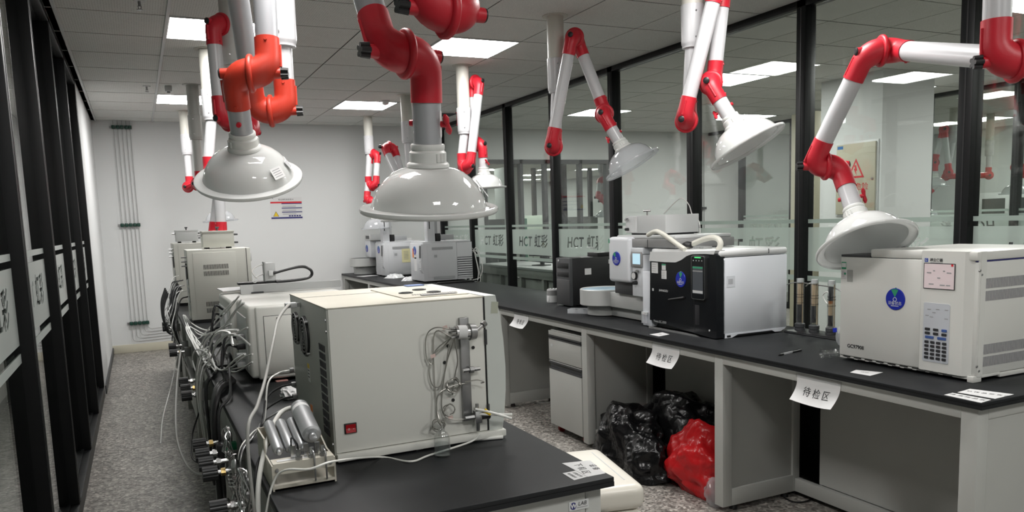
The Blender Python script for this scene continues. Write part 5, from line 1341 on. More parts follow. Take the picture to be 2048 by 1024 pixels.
obj('tower_neck', bx(2.98, 3.20, -1.44, -1.235, 0.965, 1.042, bev=0.004), DGREY, A2)
obj('front_module', bx(2.962, 3.30, -1.572, -1.455, 0.965, 1.212, bev=0.004), WHITE2, A2)
o = obj('small_display', bx(2.948, 2.964, -1.568, -1.462, 1.140, 1.228, bev=0.004), MGREY, A2); sub('display_glass', plate(B(), (2.948, -1.52, 1.187), (0, -1, 0), (0, 0, 1), 0.076, 0.062, 0.001), SCREENB, o)
o = obj('pressure_gauge', cy((2.962, -1.488, 1.086), (2.948, -1.488, 1.086), 0.024, 0.024, 24), BLACK, A2); sub('gauge_face', cy((2.948, -1.488, 1.086), (2.9472, -1.488, 1.086), 0.020, 0.020, 24), PAPER, o)
obj('adjust_knob', cy((2.962, -1.50, 1.045), (2.938, -1.50, 1.045), 0.012, 0.011, 14), BLACK, A2); obj('fitting', cy((2.962, -1.51, 1.115), (2.942, -1.53, 1.117), 0.008, 0.008, 8), STEEL, A2)
obj('upper_deck', bx(2.955, 3.38, -1.572, -1.334, 1.214, 1.252, bev=0.006), WHITE2, A2)
gb_ = obj('grey_band', bx(2.965, 3.38, -1.864, -1.336, 1.254, 1.302, bev=0.004), MGREY, A2)
sub('band_seam', bx(2.9635, 2.9655, -1.612, -1.608, 1.256, 1.300), DGREY, gb_)
obj('deck_top', bx(2.985, 3.38, -1.84, -1.26, 1.302, 1.322, bev=0.006), LGREY, A2)
bb = obj('transfer_box', bx(3.06, 3.30, -1.652, -1.258, 1.332, 1.438, bev=0.003), LGREY, A2)
obj('box_riser', bx(3.08, 3.28, -1.63, -1.28, 1.322, 1.332), DGREY, A2)
sub('valve_panel', bx(3.052, 3.062, -1.368, -1.258, 1.336, 1.43), WHITE, bb)
for z, m_ in ((1.414, STEEL), (1.356, BLACK)): sub('panel_knob', cy((3.052, -1.285, z), (3.030, -1.285, z), 0.010, 0.008, 12), m_, bb)
sub('gas_tee', cy((3.07, -1.46, 1.438), (3.07, -1.46, 1.462), 0.005, 0.005, 10), STEEL, bb); sub('tee_bar', cy((3.055, -1.445, 1.465), (3.085, -1.475, 1.465), 0.007, 0.007, 10), STEEL, bb)
obj('rear_box', bx(3.34, 3.52, -1.57, -1.20, 0.97, 1.316, bev=0.004), LGREY, A2)
obj('transfer_hose', sweep(B(), smoothpts([at(u, v, X=2.948) for u, v in ((1296, 470), (1310, 463), (1322, 466), (1340, 478), (1358, 491), (1370, 499))], 6), 0.013, 12), HOSE, A2)
status_dial(at(1233, 517, X=2.939), (0, -1, 0), (0, 0, 1), 0.042, A2, 120)
for k, (u, v) in enumerate(((1218, 482), (1218, 523))): obj('side_label', plate(B(), at(u, v, X=2.939), (0, -1, 0), (0, 0, 1), 0.010, 0.026, 0.0006), GREEN if k == 0 else LGREY, A2)

# ---- computer tower, canister, vial tray
t = thing('computer_tower', 'black computer tower beside the round carousel', 'computer', (3.25, -0.395, BT))
TX, TY0, TY1, TZ1 = 3.082, -0.495, -0.292, 1.152
obj('case', bx(TX + 0.02, 3.46, TY0, TY1, BT + 0.012, TZ1, bev=0.003), BLACK, t)
fb = obj('front_bezel', bx(TX, TX + 0.022, TY0, TY1, BT + 0.010, TZ1 - 0.002, bev=0.004), DGREY, t)
sub('drive_bay', bx(TX - 0.002, TX + 0.002, TY0 + 0.02, TY1 - 0.02, TZ1 - 0.075, TZ1 - 0.035, bev=0.001), BLACK, fb)
sub('port_strip', bx(TX - 0.002, TX + 0.002, TY0 + 0.02, TY1 - 0.02, TZ1 - 0.135, TZ1 - 0.10, bev=0.001), BLACK, fb)
sub('lower_cover', bx(TX - 0.003, TX + 0.002, TY0 + 0.006, TY1 - 0.006, BT + 0.02, TZ1 - 0.155, bev=0.002), mat('charcoal_bezel', (0.055, 0.055, 0.057), 0.5), fb)
sub('power_button', cy((TX, TY1 - 0.04, TZ1 - 0.02), (TX - 0.003, TY1 - 0.04, TZ1 - 0.02), 0.008, 0.008, 12), LGREY, fb)
c = at(1176, 543, Y=TY0); obj('white_label', plate(B(), (c.x, TY0, c.z), (1, 0, 0), (0, 0, 1), 0.054, 0.045, 0.0006), PAPER, t)
for y in (TY0 + 0.03, TY1 - 0.03):
    for x in (TX + 0.05, 3.42): obj('foot', cy((x, y, BT), (x, y, BT + 0.012), 0.012, 0.012, 10), BLACK, t)
obj('box_on_top', bx(3.32, 3.46, TY0 + 0.01, TY1 - 0.05, TZ1, TZ1 + 0.028, bev=0.002), BLACK, None, label='small black box lying on the computer tower', category='box')
cc = at(1107, 606, Z=BT)
t = thing('plastic_canister', 'round grey and white canister left of the computer tower', 'canister', (cc.x + 0.02, cc.y + 0.04, BT))
Mc = Matrix.Translation((cc.x + 0.02, cc.y + 0.04, BT))
obj('canister_body', lathe(B(), [(0.001, 0.001), (0.046, 0.001), (0.049, 0.006), (0.049, 0.056), (0.001, 0.056)], 28, Mc), WHITE, t); obj('canister_lid', lathe(B(), [(0.048, 0.056), (0.0485, 0.095), (0.044, 0.102), (0.001, 0.104)], 28, Mc), MGREY, t)
for k in range(7): obj('lid_cap', cy(Mc @ Vector((0.03 * math.cos(k * 0.9), 0.03 * math.sin(k * 0.9), 0.103)), Mc @ Vector((0.03 * math.cos(k * 0.9), 0.03 * math.sin(k * 0.9), 0.107)), 0.007, 0.007, 10), WHITE, t)
obj('canister_label', plate(B(), Mc @ Vector((-0.0495, -0.005, 0.03)), (0, -1, 0), (0, 0, 1), 0.03, 0.03, 0.001), PAPER, t)
ta, tb = at(1135, 627, Z=BT), at(1182, 628, Z=BT)
t = thing('vial_tray', 'small clear plastic tray of vials before the carousel', 'tray', ((ta.x + tb.x) / 2, (ta.y + tb.y) / 2, BT))
dx = (tb - ta).normalized(); nx = Vector((dx.y * -1, dx.x, 0)); L_ = (tb - ta).length
def tray_box(a0, a1, b0_, b1, z0, z1):
    g = B(); M4 = basis((ta.x, ta.y, 0), dx, nx)
    box(g, a0, a1, b0_, b1, z0, z1); bmesh.ops.transform(g, matrix=M4, verts=g.verts); return g
for nm, a in (('tray_floor', (0, L_, 0, 0.08, BT, BT + 0.002)), ('tray_wall', (0, L_, 0, 0.002, BT + 0.002, BT + 0.03)), ('tray_wall', (0, L_, 0.078, 0.08, BT + 0.002, BT + 0.03)), ('tray_wall', (0, 0.002, 0.002, 0.078, BT + 0.002, BT + 0.03)), ('tray_wall', (L_ - 0.002, L_, 0.002, 0.078, BT + 0.002, BT + 0.03))):
    obj(nm, tray_box(*a), CLEARP, t)
M4 = basis((ta.x, ta.y, 0), dx, nx)
for k in range(5): obj('vial', cy(M4 @ Vector((0.02 + 0.028 * k, 0.03 + 0.012 * (k % 2), BT + 0.003)), M4 @ Vector((0.02 + 0.028 * k, 0.03 + 0.012 * (k % 2), BT + 0.026)), 0.008, 0.008, 12), DGREY if k % 2 else LGREY, t)

# ---- two pale grey chromatographs with injector towers at the far end
def tower_gc(label, x0, y0, w, d, z1, stickers, tower_x, tower_y):
    """front looks at -X, its side at the viewer"""
    t = thing('gas_chromatograph', label, 'chromatograph', (x0 + d / 2, y0 + w / 2, BT), 'gas chromatographs')
    AG = bpy.data.materials.get('pale_lab_grey') or mat('pale_lab_grey', (0.55, 0.56, 0.58), 0.42, var=0.02)
    AG2 = bpy.data.materials.get('lab_grey_trim') or mat('lab_grey_trim', (0.33, 0.34, 0.35), 0.45)
    obj('oven_body', bx(x0, x0 + d * 0.68, y0, y0 + w, BT + 0.014, z1, bev=0.005), AG, t)
    obj('pneumatics_body', bx(x0 + d * 0.685, x0 + d, y0 + 0.004, y0 + w, BT + 0.014, z1 - 0.002, bev=0.004), AG, t)
    obj('top_plate', bx(x0 + 0.01, x0 + d * 0.98, y0 + 0.012, y0 + w - 0.012, z1, z1 + 0.016, bev=0.004), AG, t)
    obj('side_panel', bx(x0 + 0.05, x0 + d * 0.66, y0 - 0.003, y0 + 0.002, BT + 0.05, z1 - 0.02, bev=0.001), AG, t)
    obj('trim_strip', bx(x0 + 0.10, x0 + d * 0.60, y0 - 0.0045, y0 - 0.002, z1 - 0.075, z1 - 0.045), AG2, t); obj('trim_strip', bx(x0 + 0.11, x0 + d * 0.62, y0 - 0.0045, y0 - 0.002, BT + 0.03, BT + 0.06), AG2, t)
    o = obj('panel_square', plate(B(), (x0 + 0.14, y0 - 0.003, z1 - 0.14), (1, 0, 0), (0, 0, 1), 0.06, 0.07, 0.001), AG, t); sub('square_grille', plate(B(), (x0 + 0.14, y0 - 0.004, z1 - 0.14), (1, 0, 0), (0, 0, 1), 0.034, 0.03, 0.0006), AG2, o)
    for k in range(9): obj('louvre', bx(x0 + d * 0.69, x0 + d - 0.004, y0 - 0.004, y0 + 0.006, BT + 0.04 + 0.024 * k, BT + 0.056 + 0.024 * k, bev=0.003), AG, t); obj('louvre_gap', bx(x0 + d * 0.69, x0 + d - 0.004, y0 + 0.003, y0 + 0.006, BT + 0.056 + 0.024 * k, BT + 0.064 + 0.024 * k), INK, t)
    # protruding control column on the front, near edge
    cp_ = obj('control_column', prism(B(), [(x0 - 0.022, BT + 0.14), (x0 + 0.004, BT + 0.09), (x0 + 0.004, z1 - 0.01), (x0 - 0.012, z1 - 0.01)], 'y', y0 + 0.01, y0 + 0.085), AG, t)
    sub('control_display', plate(B(), (x0 - 0.0172, y0 + 0.048, z1 - 0.09), (0, -1, 0), (0.05, 0, 1), 0.05, 0.13, 0.001), DGREY, cp_)
    for k in range(5): sub('control_button', plate(B(), (x0 - 0.0212, y0 + 0.048, z1 - 0.185 - 0.022 * k), (0, -1, 0), (0.05, 0, 1), 0.046, 0.008, 0.001), WHITE, cp_)
    for y in (y0 + 0.05, y0 + w - 0.05):
        for x in (x0 + 0.04, x0 + d - 0.04): obj('foot', cy((x, y, BT), (x, y, BT + 0.015), 0.016, 0.014, 10), BLACK, t)
    # injector tower
    tx, ty = tower_x, tower_y
    tw = obj('injector_tower', bx(tx, tx + 0.085, ty, ty + 0.10, z1 + 0.016, z1 + 0.40, bev=0.004), AG, t)
    sub('tower_side', bx(tx + 0.085, tx + 0.115, ty + 0.005, ty + 0.095, z1 + 0.10, z1 + 0.40), AG2, tw)
    sub('tower_slot', bx(tx + 0.02, tx + 0.03, ty - 0.002, ty + 0.002, z1 + 0.15, z1 + 0.34), BLACK, tw)
    obj('injector_block', bx(tx + 0.10, tx + 0.15, ty + 0.01, ty + 0.09, z1 + 0.016, z1 + 0.10, bev=0.002), BLACK, t)
    obj('detector_tray', bx(tx + 0.15, tx + 0.30, ty, ty + 0.12, z1 + 0.030, z1 + 0.085, bev=0.003), AG2, t)
    status_dial((x0, y0 + w * 0.62, z1 - 0.08), (0, -1, 0), (0, 0, 1), 0.045, t, 60)
    for (yy, zz, w_, h_, m_) in stickers:
        obj('paper_label', plate(B(), (x0, y0 + yy, zz), (0, -1, 0), (0, 0, 1), w_, h_, 0.001), m_, t)
    return t
TG = tower_gc('pale grey chromatograph with louvred rear at the far right bench', 3.044, 2.574, 0.43, 0.565, 1.218, [(0.26, 1.10, 0.06, 0.10, PAPER), (0.33, 1.11, 0.04, 0.10, ORANGEP), (0.26, 0.99, 0.09, 0.15, PAPER)], 3.12, 2.62)
TG2 = tower_gc('pale grey chromatograph with a yellow notice next to the back wall', 2.993, 3.842, 0.39, 0.52, 1.205, [], 3.00, 3.90)
c = at(812, 511, Y=3.842); yn = obj('yellow_notice', plate(B(), (c.x, 3.838, c.z), (1, 0, 0), (0, 0, 1), 0.105, 0.165, 0.001), mat('pale_yellow_card', (0.66, 0.62, 0.36), 0.6), TG2)
for q in range(6): sub('notice_line', plate(B(), (c.x, 3.836, c.z + 0.05 - 0.018 * q), (1, 0, 0), (0, 0, 1), 0.06, 0.004, 0.0004), INKG, yn)

# far autosampler with round tray by the back wall
t = thing('headspace_sampler', 'far grey sampler with a round tray beside the back wall', 'autosampler', (2.98, 4.62, BT), 'autosamplers with round trays')
fx, fy = 2.97, 4.70
obj('pedestal', cy((fx, fy, BT + 0.004), (fx, fy, BT + 0.10), 0.14, 0.145, 36), SGD, t)
o = obj('carousel_rim', lathe(B(), [(0.001, BT + 0.10), (0.185, BT + 0.10), (0.19, BT + 0.106), (0.19, BT + 0.205), (0.184, BT + 0.208), (0.178, BT + 0.20), (0.001, BT + 0.20)], 44, Matrix.Translation((fx, fy, 0))), SG, t)
sub('carousel_tray', cy((fx, fy, BT + 0.20), (fx, fy, BT + 0.206), 0.172, 0.172, 36), DGREY, o)
obj('sampler_tower', bx(2.98, 3.24, 4.42, 4.68, BT + 0.22, 1.27, bev=0.012), WHITE2, t)
o = obj('upper_module', bx(2.97, 3.20, 4.36, 4.62, 1.235, 1.315, bev=0.006), LGREY, t); sub('module_window', plate(B(), (2.97, 4.49, 1.275), (0, -1, 0), (0, 0, 1), 0.16, 0.04, 0.001), DGREY, o)
status_dial((2.979, 4.58, 1.13), (0, -1, 0), (0, 0, 1), 0.045, t, 60)
obj('rear_block', bx(3.24, 3.50, 4.30, 4.80, BT + 0.004, 1.25, bev=0.006), LGREY, t)
obj('paper_sheet', plate(B(), at(735, 552, Z=BT + 0.001), (0.9, 0.3, 0), (-0.3, 0.9, 0), 0.22, 0.16, 0.002), PAPER, None, label='white sheet of paper lying before the far round tray', category='paper')

def pouch(label, c, sx, sy, sz, rot, seed, material):
    rnd = random.Random(seed); bm_ = B(); bmesh.ops.create_grid(bm_, x_segments=12, y_segments=12, size=1.0)
    for v in bm_.verts:
        x, y = v.co.x, v.co.y
        h = max(0, (1 - x ** 4) * (1 - y ** 4))
        v.co = Vector((x * sx, y * sy, 0.004 + sz * h * (0.55 + 0.45 * rnd.random())))
    bmesh.ops.solidify(bm_, geom=bm_.faces[:], thickness=0.0015)
    zmin = min(v.co.z for v in bm_.verts)
    bmesh.ops.transform(bm_, matrix=Matrix.Translation((c[0], c[1], c[2] - zmin)) @ Matrix.Rotation(rot, 4, 'Z'), verts=bm_.verts)
    t = thing('plastic_pouch', label, 'plastic bag', c, 'plastic pouches on the right bench')
    obj('pouch_film', bm_, material, t, smooth=0)
    obj('pouch_print', plate(B(), (c[0], c[1], c[2] + sz * 0.9), (math.cos(rot), math.sin(rot), 0.1), (-math.sin(rot), math.cos(rot), 0.1), sx * 0.5, sy * 0.4, 0.001), LGREY, t)
    return t
POUCH = mat('shiny_pouch_film', (0.62, 0.63, 0.64), 0.18, var=0.1, scale=30)
q = at(792, 556, Z=BT); pouch('shiny white plastic pouch in front of the far chromatographs', (q.x, q.y + 0.05, BT), 0.10, 0.085, 0.05, 0.5, 11, POUCH)
q = at(806, 558, Z=BT + 0.0); pouch('crumpled white pouch nearest the louvred chromatograph', (q.x + 0.01, q.y - 0.28, BT), 0.11, 0.08, 0.045, -0.4, 12, POUCH)
for k, pts in enumerate(([(3.62, 2.60, 1.12), (3.66, 2.55, 1.10), (3.70, 2.52, 0.95), (3.66, 2.50, 0.83), (3.55, 2.45, 0.806)], [(3.61, 2.70, 1.14), (3.66, 2.66, 1.13), (3.67, 2.60, 1.0), (3.60, 2.35, 0.81), (3.50, 2.25, 0.806)], [(3.62, 2.58, 1.10), (3.65, 2.57, 1.15), (3.68, 2.56, 1.11), (3.65, 2.55, 1.07), (3.63, 2.56, 1.10), (3.64, 2.5, 0.9), (3.58, 2.38, 0.806)])):
    obj('rear_cable', cable(pts, 0.004, 6, 6), CABW if k != 1 else CABG, None, label='%s cable behind the louvred chromatograph' % ('white looping', 'grey drooping', 'white coiled')[k], category='cable', group='cables behind the far chromatograph')
obj('black_power_strip', bx(3.10, 3.50, 2.28, 2.34, BT, BT + 0.018, bev=0.004), RUBBER, None, label='flat black strip lying before the louvred chromatograph', category='power strip')

# ================================================================== SERVICE VALVES, CABLES, BAGS
vk = ((396, 890, 'first'), (402, 910, 'second'), (409, 928, 'third'), (417, 948, 'fourth'), (433, 1017, 'lowest'), (365, 764, 'upper|second'), (369, 778, 'middle|second'), (371, 792, 'lower|second'), (343, 693, 'upper|third'), (345, 706, 'lower|third'), (329, 650, 'upper|farthest'), (330, 657, 'lower|farthest'))
for k, (u, v, n_) in enumerate(vk):
    p = at(u, v, Z=0.66)
    x1 = LX0 - 0.012; x0 = p.x - 0.018
    lab = '%s ribbed black valve knob of the near row on the left bench edge' % n_ if '|' not in n_ else '%s ribbed black valve knob in the %s cluster of the left bench edge' % tuple(n_.split('|'))
    t = thing('gas_valve', lab, 'valve', (x1, p.y, 0.66), 'gas valves along the left bench')
    kb_ = B(); r = 0.024
    pts = []
    for q in range(36):
        a_ = 2 * PI * q / 36; rr = r * (1.0 if q % 3 else 0.90)
        pts.append((p.y + rr * math.cos(a_), 0.66 + rr * math.sin(a_)))
    prism(kb_, pts, 'x', x0, x0 + 0.046)
    obj('knob', kb_, mat('valve_knob_black', (0.02, 0.021, 0.022), 0.5) if not bpy.data.materials.get('valve_knob_black') else bpy.data.materials['valve_knob_black'], t, smooth=20)
    obj('valve_stem', cy((x0 + 0.046, p.y, 0.66), (x1, p.y, 0.66), 0.008, 0.009, 12), STEEL, t)
    obj('valve_nut', cy((x0 + 0.056, p.y, 0.66), (x0 + 0.070, p.y, 0.66), 0.013, 0.013, 6), BRASS if k % 3 == 0 else STEEL, t)
    obj('valve_block', bx(x1 - 0.008, LX0 + 0.02, p.y - 0.014, p.y + 0.014, 0.63, 0.69, bev=0.002), STEELD if k != 1 else GREEN, t)
    obj('outlet_tube', cable([(x1 - 0.002, p.y, 0.64), (x1 - 0.01, p.y - 0.01, 0.60), (x1 + 0.0, p.y + 0.02, 0.55)], 0.004, 6, 5), STEEL, t)

def wire(pts, r, m_, label, group, name, n=8, seg=6):
    return obj(name, sweep(B(), smoothpts(pts, n), r, seg), m_, None, smooth=60, label=label, category='cable', group=group)
# white leads looping out of the white sampler and over the bench edge
rnd = random.Random(21)
loops = [[(478, 592), (452, 625), (418, 660), (388, 685), (376, 708), (384, 735), (408, 744), (424, 730), (412, 705), (392, 700), (385, 720), (398, 760)],
         [(482, 600), (460, 640), (430, 662), (396, 676), (374, 705), (378, 728), (396, 726), (400, 706), (398, 740), (404, 780)],
         [(505, 708), (485, 716), (462, 735), (440, 756), (424, 764), (420, 756), (432, 742), (415, 700), (400, 720), (405, 770)],
         [(505, 724), (470, 744), (445, 762), (425, 768), (418, 760), (440, 740), (470, 720), (490, 708)],
         [(470, 600), (440, 630), (420, 655), (400, 690), (396, 730), (410, 750), (420, 720), (432, 690), (450, 672), (470, 668)],
         [(495, 655), (470, 668), (446, 690), (425, 720), (404, 742), (382, 738), (378, 716), (392, 700), (402, 724), (400, 790)],
         [(488, 606), (470, 622), (450, 650), (428, 690), (415, 730), (418, 748), (402, 746), (394, 726), (398, 698), (412, 672), (440, 662), (476, 660)],
         [(500, 690), (476, 672), (452, 676), (430, 692), (416, 718), (420, 742), (408, 790), (412, 830)],
         [(462, 648), (438, 660), (410, 668), (390, 690), (384, 712), (392, 726), (410, 712), (428, 672), (456, 664), (466, 690)],
         [(498, 730), (468, 738), (440, 745), (418, 738), (404, 718), (408, 690), (424, 668)]]
for k, lp in enumerate(loops):
    n_ = len(lp); pts = [at(u, v, X=0.665 - (0.665 - (0.535 + 0.012 * (k % 4))) * min(1, 1.5 * q / n_)) for q, (u, v) in enumerate(lp)]
    for p_ in pts:
        if p_.x > LX0 - 0.005: p_.z = max(p_.z, BT + 0.006)
    wire(pts, 0.0036, CABW, 'thin white lead looping from the white samplers over the left bench edge', 'white leads at the white samplers', 'white_lead')
for k in range(5):
    y = -1.75 + 0.09 * k
    wire([(LX0 + 0.04, y + 0.1, BT + 0.05), (LX0 - 0.02, y + 0.02, BT + 0.03), (LX0 - 0.045, y - 0.02, BT - 0.10), (LX0 - 0.03 - 0.01 * (k % 2), y - 0.06, 0.55), (LX0 - 0.03, y - 0.10, 0.40)], 0.0034, CABW if k % 2 else CABG, 'lead dropping from the white tangle down the left bench side', 'leads below the white tangle', 'dropping_lead')
blk = [(0.664, -1.90, 0.945), (0.664, -1.90, 0.985), (0.66, -1.44, 1.03), (0.665, -1.40, 1.06), (0.67, -1.30, 0.95), (0.70, -1.83, 0.83)]
for k, s0 in enumerate(blk):
    s0 = Vector(s0); ey = s0.y - 0.25 - 0.06 * k
    pts = [s0, s0 + Vector((-0.04, -0.02, 0.01)), (s0.x - 0.07, s0.y - 0.08, BT + 0.08 + 0.02 * (k % 3)), (LX0 + 0.03, ey + 0.10, BT + 0.025), (LX0 - 0.022, ey, BT - 0.02), (LX0 - 0.028, ey - 0.03, BT - 0.18), (LX0 - 0.024, ey - 0.02, 0.35)]
    wire(pts, 0.0055, RUBBER, 'thick black cable from the white samplers down the left bench side', 'black cables at the white samplers', 'black_cable')
# trunk of black sleeves hanging down the bench side
for k in range(3):
    y = -2.30 + 0.045 * k
    wire([(LX0 + 0.07, y + 0.30, BT + 0.02), (LX0 + 0.0, y + 0.12, BT + 0.022), (LX0 - 0.032, y, BT - 0.06), (LX0 - 0.036, y - 0.02, BT - 0.25), (LX0 - 0.030, y + 0.02, 0.30), (LX0 - 0.026, y, 0.05)], 0.013 - 0.002 * k, RUBBER, ('thickest', 'middle', 'thinnest')[k] + ' black cable sleeve hanging down the left bench side', 'black cable sleeves', 'cable_sleeve', seg=8)
t = thing('plug_adapter', 'black mains plug hanging on its loop beside the left bench', 'plug', (LX0 - 0.02, -2.46, 0.62))
obj('plug_body', bx(LX0 - 0.046, LX0 - 0.014, -2.49, -2.44, 0.62, 0.69, bev=0.008), BLACK, t); obj('plug_body_lower', bx(LX0 - 0.042, LX0 - 0.016, -2.485, -2.445, 0.575, 0.618, bev=0.008), BLACK, t)
obj('plug_loop', cable([(LX0 - 0.03, -2.45, 0.575), (LX0 - 0.03, -2.43, 0.53), (LX0 - 0.03, -2.45, 0.49), (LX0 - 0.03, -2.48, 0.52), (LX0 - 0.03, -2.475, 0.60)], 0.005), RUBBER, t)
# tangle of cables at the far chromatographs, hanging off the edge
for k in range(10):
    y = 0.55 + 0.16 * k; z = 0.86 + 0.03 * (k % 4)
    x0 = 0.61
    m_ = (RUBBER, CABW, STEELD)[k % 3]
    wire([(x0, y, z + 0.12), (x0 - 0.05, y - 0.03, z + 0.10), (x0 - 0.09, y - 0.10, z - 0.02), (LX0 - 0.05 - 0.02 * (k % 3), y - 0.16, 0.76), (LX0 - 0.03, y - 0.10, 0.62), (LX0 - 0.04, y - 0.14, 0.48 + 0.03 * (k % 4))], 0.0048 if m_ is RUBBER else 0.003, m_, ('black', 'white', 'steel')[k % 3] + ' line hanging behind the far left chromatographs', 'lines behind the far left chromatographs', 'hanging_line')
for k in range(4):
    y = 1.15 + 0.2 * k
    wire([(LX0 - 0.06, y, 0.97), (LX0 - 0.10, y - 0.02, 0.85), (LX0 - 0.095, y - 0.04, 0.70), (LX0 - 0.05, y - 0.03, 0.66), (LX0 - 0.03, y, 0.75), (LX0 - 0.02, y + 0.02, 0.90), (0.60, y + 0.05, 1.0)], 0.007, RUBBER, 'fat black loop of cable above the far left valves', 'black cable loops', 'cable_loop')
# gas lines over the far bench edge and down to the floor
wire([(LX0 - 0.05, -0.1, 0.70), (LX0 - 0.10, -0.35, 0.50), (LX0 - 0.13, -0.75, 0.32), (LX0 - 0.10, -1.15, 0.25), (LX0 - 0.04, -1.5, 0.30), (LX0 - 0.01, -1.62, 0.42)], 0.006, CABG, 'grey hose bowing out from the left bench into the aisle', 'hoses in the aisle', 'grey_hose')
wire([(LX0 - 0.03, 0.9, 0.56), (LX0 - 0.10, 0.5, 0.40), (LX0 - 0.18, 0.1, 0.25), (LX0 - 0.21, -0.15, 0.14)], 0.0035, CABW, 'thin white tube end sticking out above the aisle floor', 'hoses in the aisle', 'white_tube_end')
wire([(LX0 - 0.02, -1.1, 0.52), (LX0 - 0.07, -1.2, 0.42), (LX0 - 0.085, -1.4, 0.36), (LX0 - 0.04, -1.6, 0.38), (LX0 - 0.01, -1.7, 0.46)], 0.0045, RUBBER, 'thin black cable loop below the second row of valves', 'hoses in the aisle', 'black_loop')
# coils of steel capillary hanging at the near corner
def hang_coil(c, r, n, label, seed, m_=STEEL, rr=0.0022, ax=(1, 0.2, 0)):
    rn = random.Random(seed); pts = []; x, y, d = frame(ax)
    for k in range(n * 10 + 1):
        t_ = 2 * PI * k / 10; q = r * (1 + rn.uniform(-0.14, 0.14))
        pts.append(Vector(c) + x * q * 0.75 * math.cos(t_) + y * q * 1.35 * math.sin(t_) + d * rn.uniform(-0.012, 0.012))
    return obj('steel_coil', sweep(B(), smoothpts(pts, 3), rr, 5), m_, None, label=label, category='coil', group='coils of steel tube at the left bench corner')
cx0 = LX0 - 0.035
def cpt(u, v): return at(u, v, X=cx0)
hang_coil(cpt(455, 885), 0.035, 5, 'upper loose coil of steel tube by the valve knobs', 1)
hang_coil(cpt(488, 985), 0.045, 7, 'large tangled coil of steel tube below the cylinder rack', 2)
hang_coil(cpt(478, 1000), 0.03, 6, 'small tight coil of steel tube at the bottom edge', 3)
p = cpt(468, 955)
obj('wrapped_coil', sweep(B(), smoothpts([p + Vector((0.016 * math.cos(k * 0.9), 0.016 * math.sin(k * 0.9), 0.0016 * k - 0.03)) for k in range(44)], 3), 0.0022, 5), STEEL, None, label='neatly wound steel coil around the grey lines', category='coil', group='coils of steel tube at the left bench corner')
p = cpt(452, 1012)
obj('wrapped_coil', sweep(B(), smoothpts([p + Vector((0.018 * math.cos(k * 0.9), 0.0016 * k - 0.03, 0.018 * math.sin(k * 0.9))) for k in range(44)], 3), 0.0022, 5), STEEL, None, label='neatly wound steel coil lowest at the bottom edge', category='coil', group='coils of steel tube at the left bench corner')
p = cpt(471, 935)
t = thing('steel_float', 'small chrome bulb fitting above the wound coil', 'fitting', (p.x, p.y, p.z))
obj('bulb', lathe(B(), [(0.001, 0.028), (0.006, 0.026), (0.012, 0.014), (0.013, 0.0), (0.012, -0.014), (0.006, -0.026), (0.001, -0.028)], 18, Matrix.Translation(p)), STEEL, t); obj('nut', cy(p + Vector((0, 0, 0.026)), p + Vector((0, 0, 0.04)), 0.006, 0.006, 6), STEEL, t)
# pale hoses from the cylinder rack to the corner, and the USB lead from the chromatograph's rear
wire([(0.757, -2.96, 0.865), (0.735, -3.0, 0.875), (0.70, -3.05, 0.915), (0.64, -3.15, 0.925), (0.585, -3.28, 0.885), (0.545, -3.37, 0.80), (0.535, -3.40, 0.66), (0.53, -3.38, 0.45)], 0.0065, PTFE, 'thick pale hose arching over the steel cylinders', 'hoses at the near bench corner', 'pale_hose', seg=8)
wire([(0.757, -3.02, 0.852), (0.70, -3.02, 0.86), (0.62, -3.12, 0.845), (0.56, -3.25, 0.82), (0.54, -3.33, 0.72), (0.535, -3.35, 0.50)], 0.004, RUBBER, 'thin dark hose below the pale hose at the cylinder rack', 'hoses at the near bench corner', 'dark_hose')
pu = at(600, 609, X=GX0)
USB = [(GX0 - 0.03, pu.y, pu.z)] + [at(u, v, Y=pu.y - 0.06 - 0.09 * k) for k, (u, v) in enumerate(((575, 612), (556, 640), (545, 690), (530, 760), (515, 810), (495, 880)))] + [(0.535, -3.38, 0.62)]
wire(USB, 0.0045, CABG, 'grey data cable plugged into the rear top of the cream chromatograph', 'leads at the cream chromatograph rear', 'data_cable', seg=8)
t = thing('cable_plug', 'grey plug on the rear top of the cream chromatograph', 'plug', (GX0 - 0.02, pu.y, pu.z)); obj('plug_shell', bx(GX0 - 0.045, GX0 - 0.010, pu.y - 0.012, pu.y + 0.012, pu.z - 0.008, pu.z + 0.008, bev=0.003), LGREY, t); obj('plug_nose', bx(GX0 - 0.010, GX0 - 0.001, pu.y - 0.010, pu.y + 0.010, pu.z - 0.006, pu.z + 0.006), STEEL, t)
for k, (v, m_) in enumerate(((740, PTFE), (768, RUBBER), (792, RUBBER), (812, STEELD))):
    c = at(588 + (v - 740) * 0.12, v, X=GX0)
    wire([(GX0 - 0.014, c.y, c.z), (GX0 - 0.05, c.y, c.z - 0.005), (GX0 - 0.09 - 0.01 * k, c.y - 0.03, c.z - 0.03), (0.64 - 0.01 * k, c.y - 0.08 - 0.02 * k, BT + 0.03), (0.59, c.y - 0.16, BT + 0.012), (0.545, c.y - 0.22, BT - 0.03), (0.535, c.y - 0.24, 0.60)], 0.0032, m_, ('white', 'upper black', 'lower black', 'steel')[k] + ' lead from a rear socket of the cream chromatograph', 'leads at the cream chromatograph rear', 'rear_lead')
coil_c = at(580, 800, X=0.71)
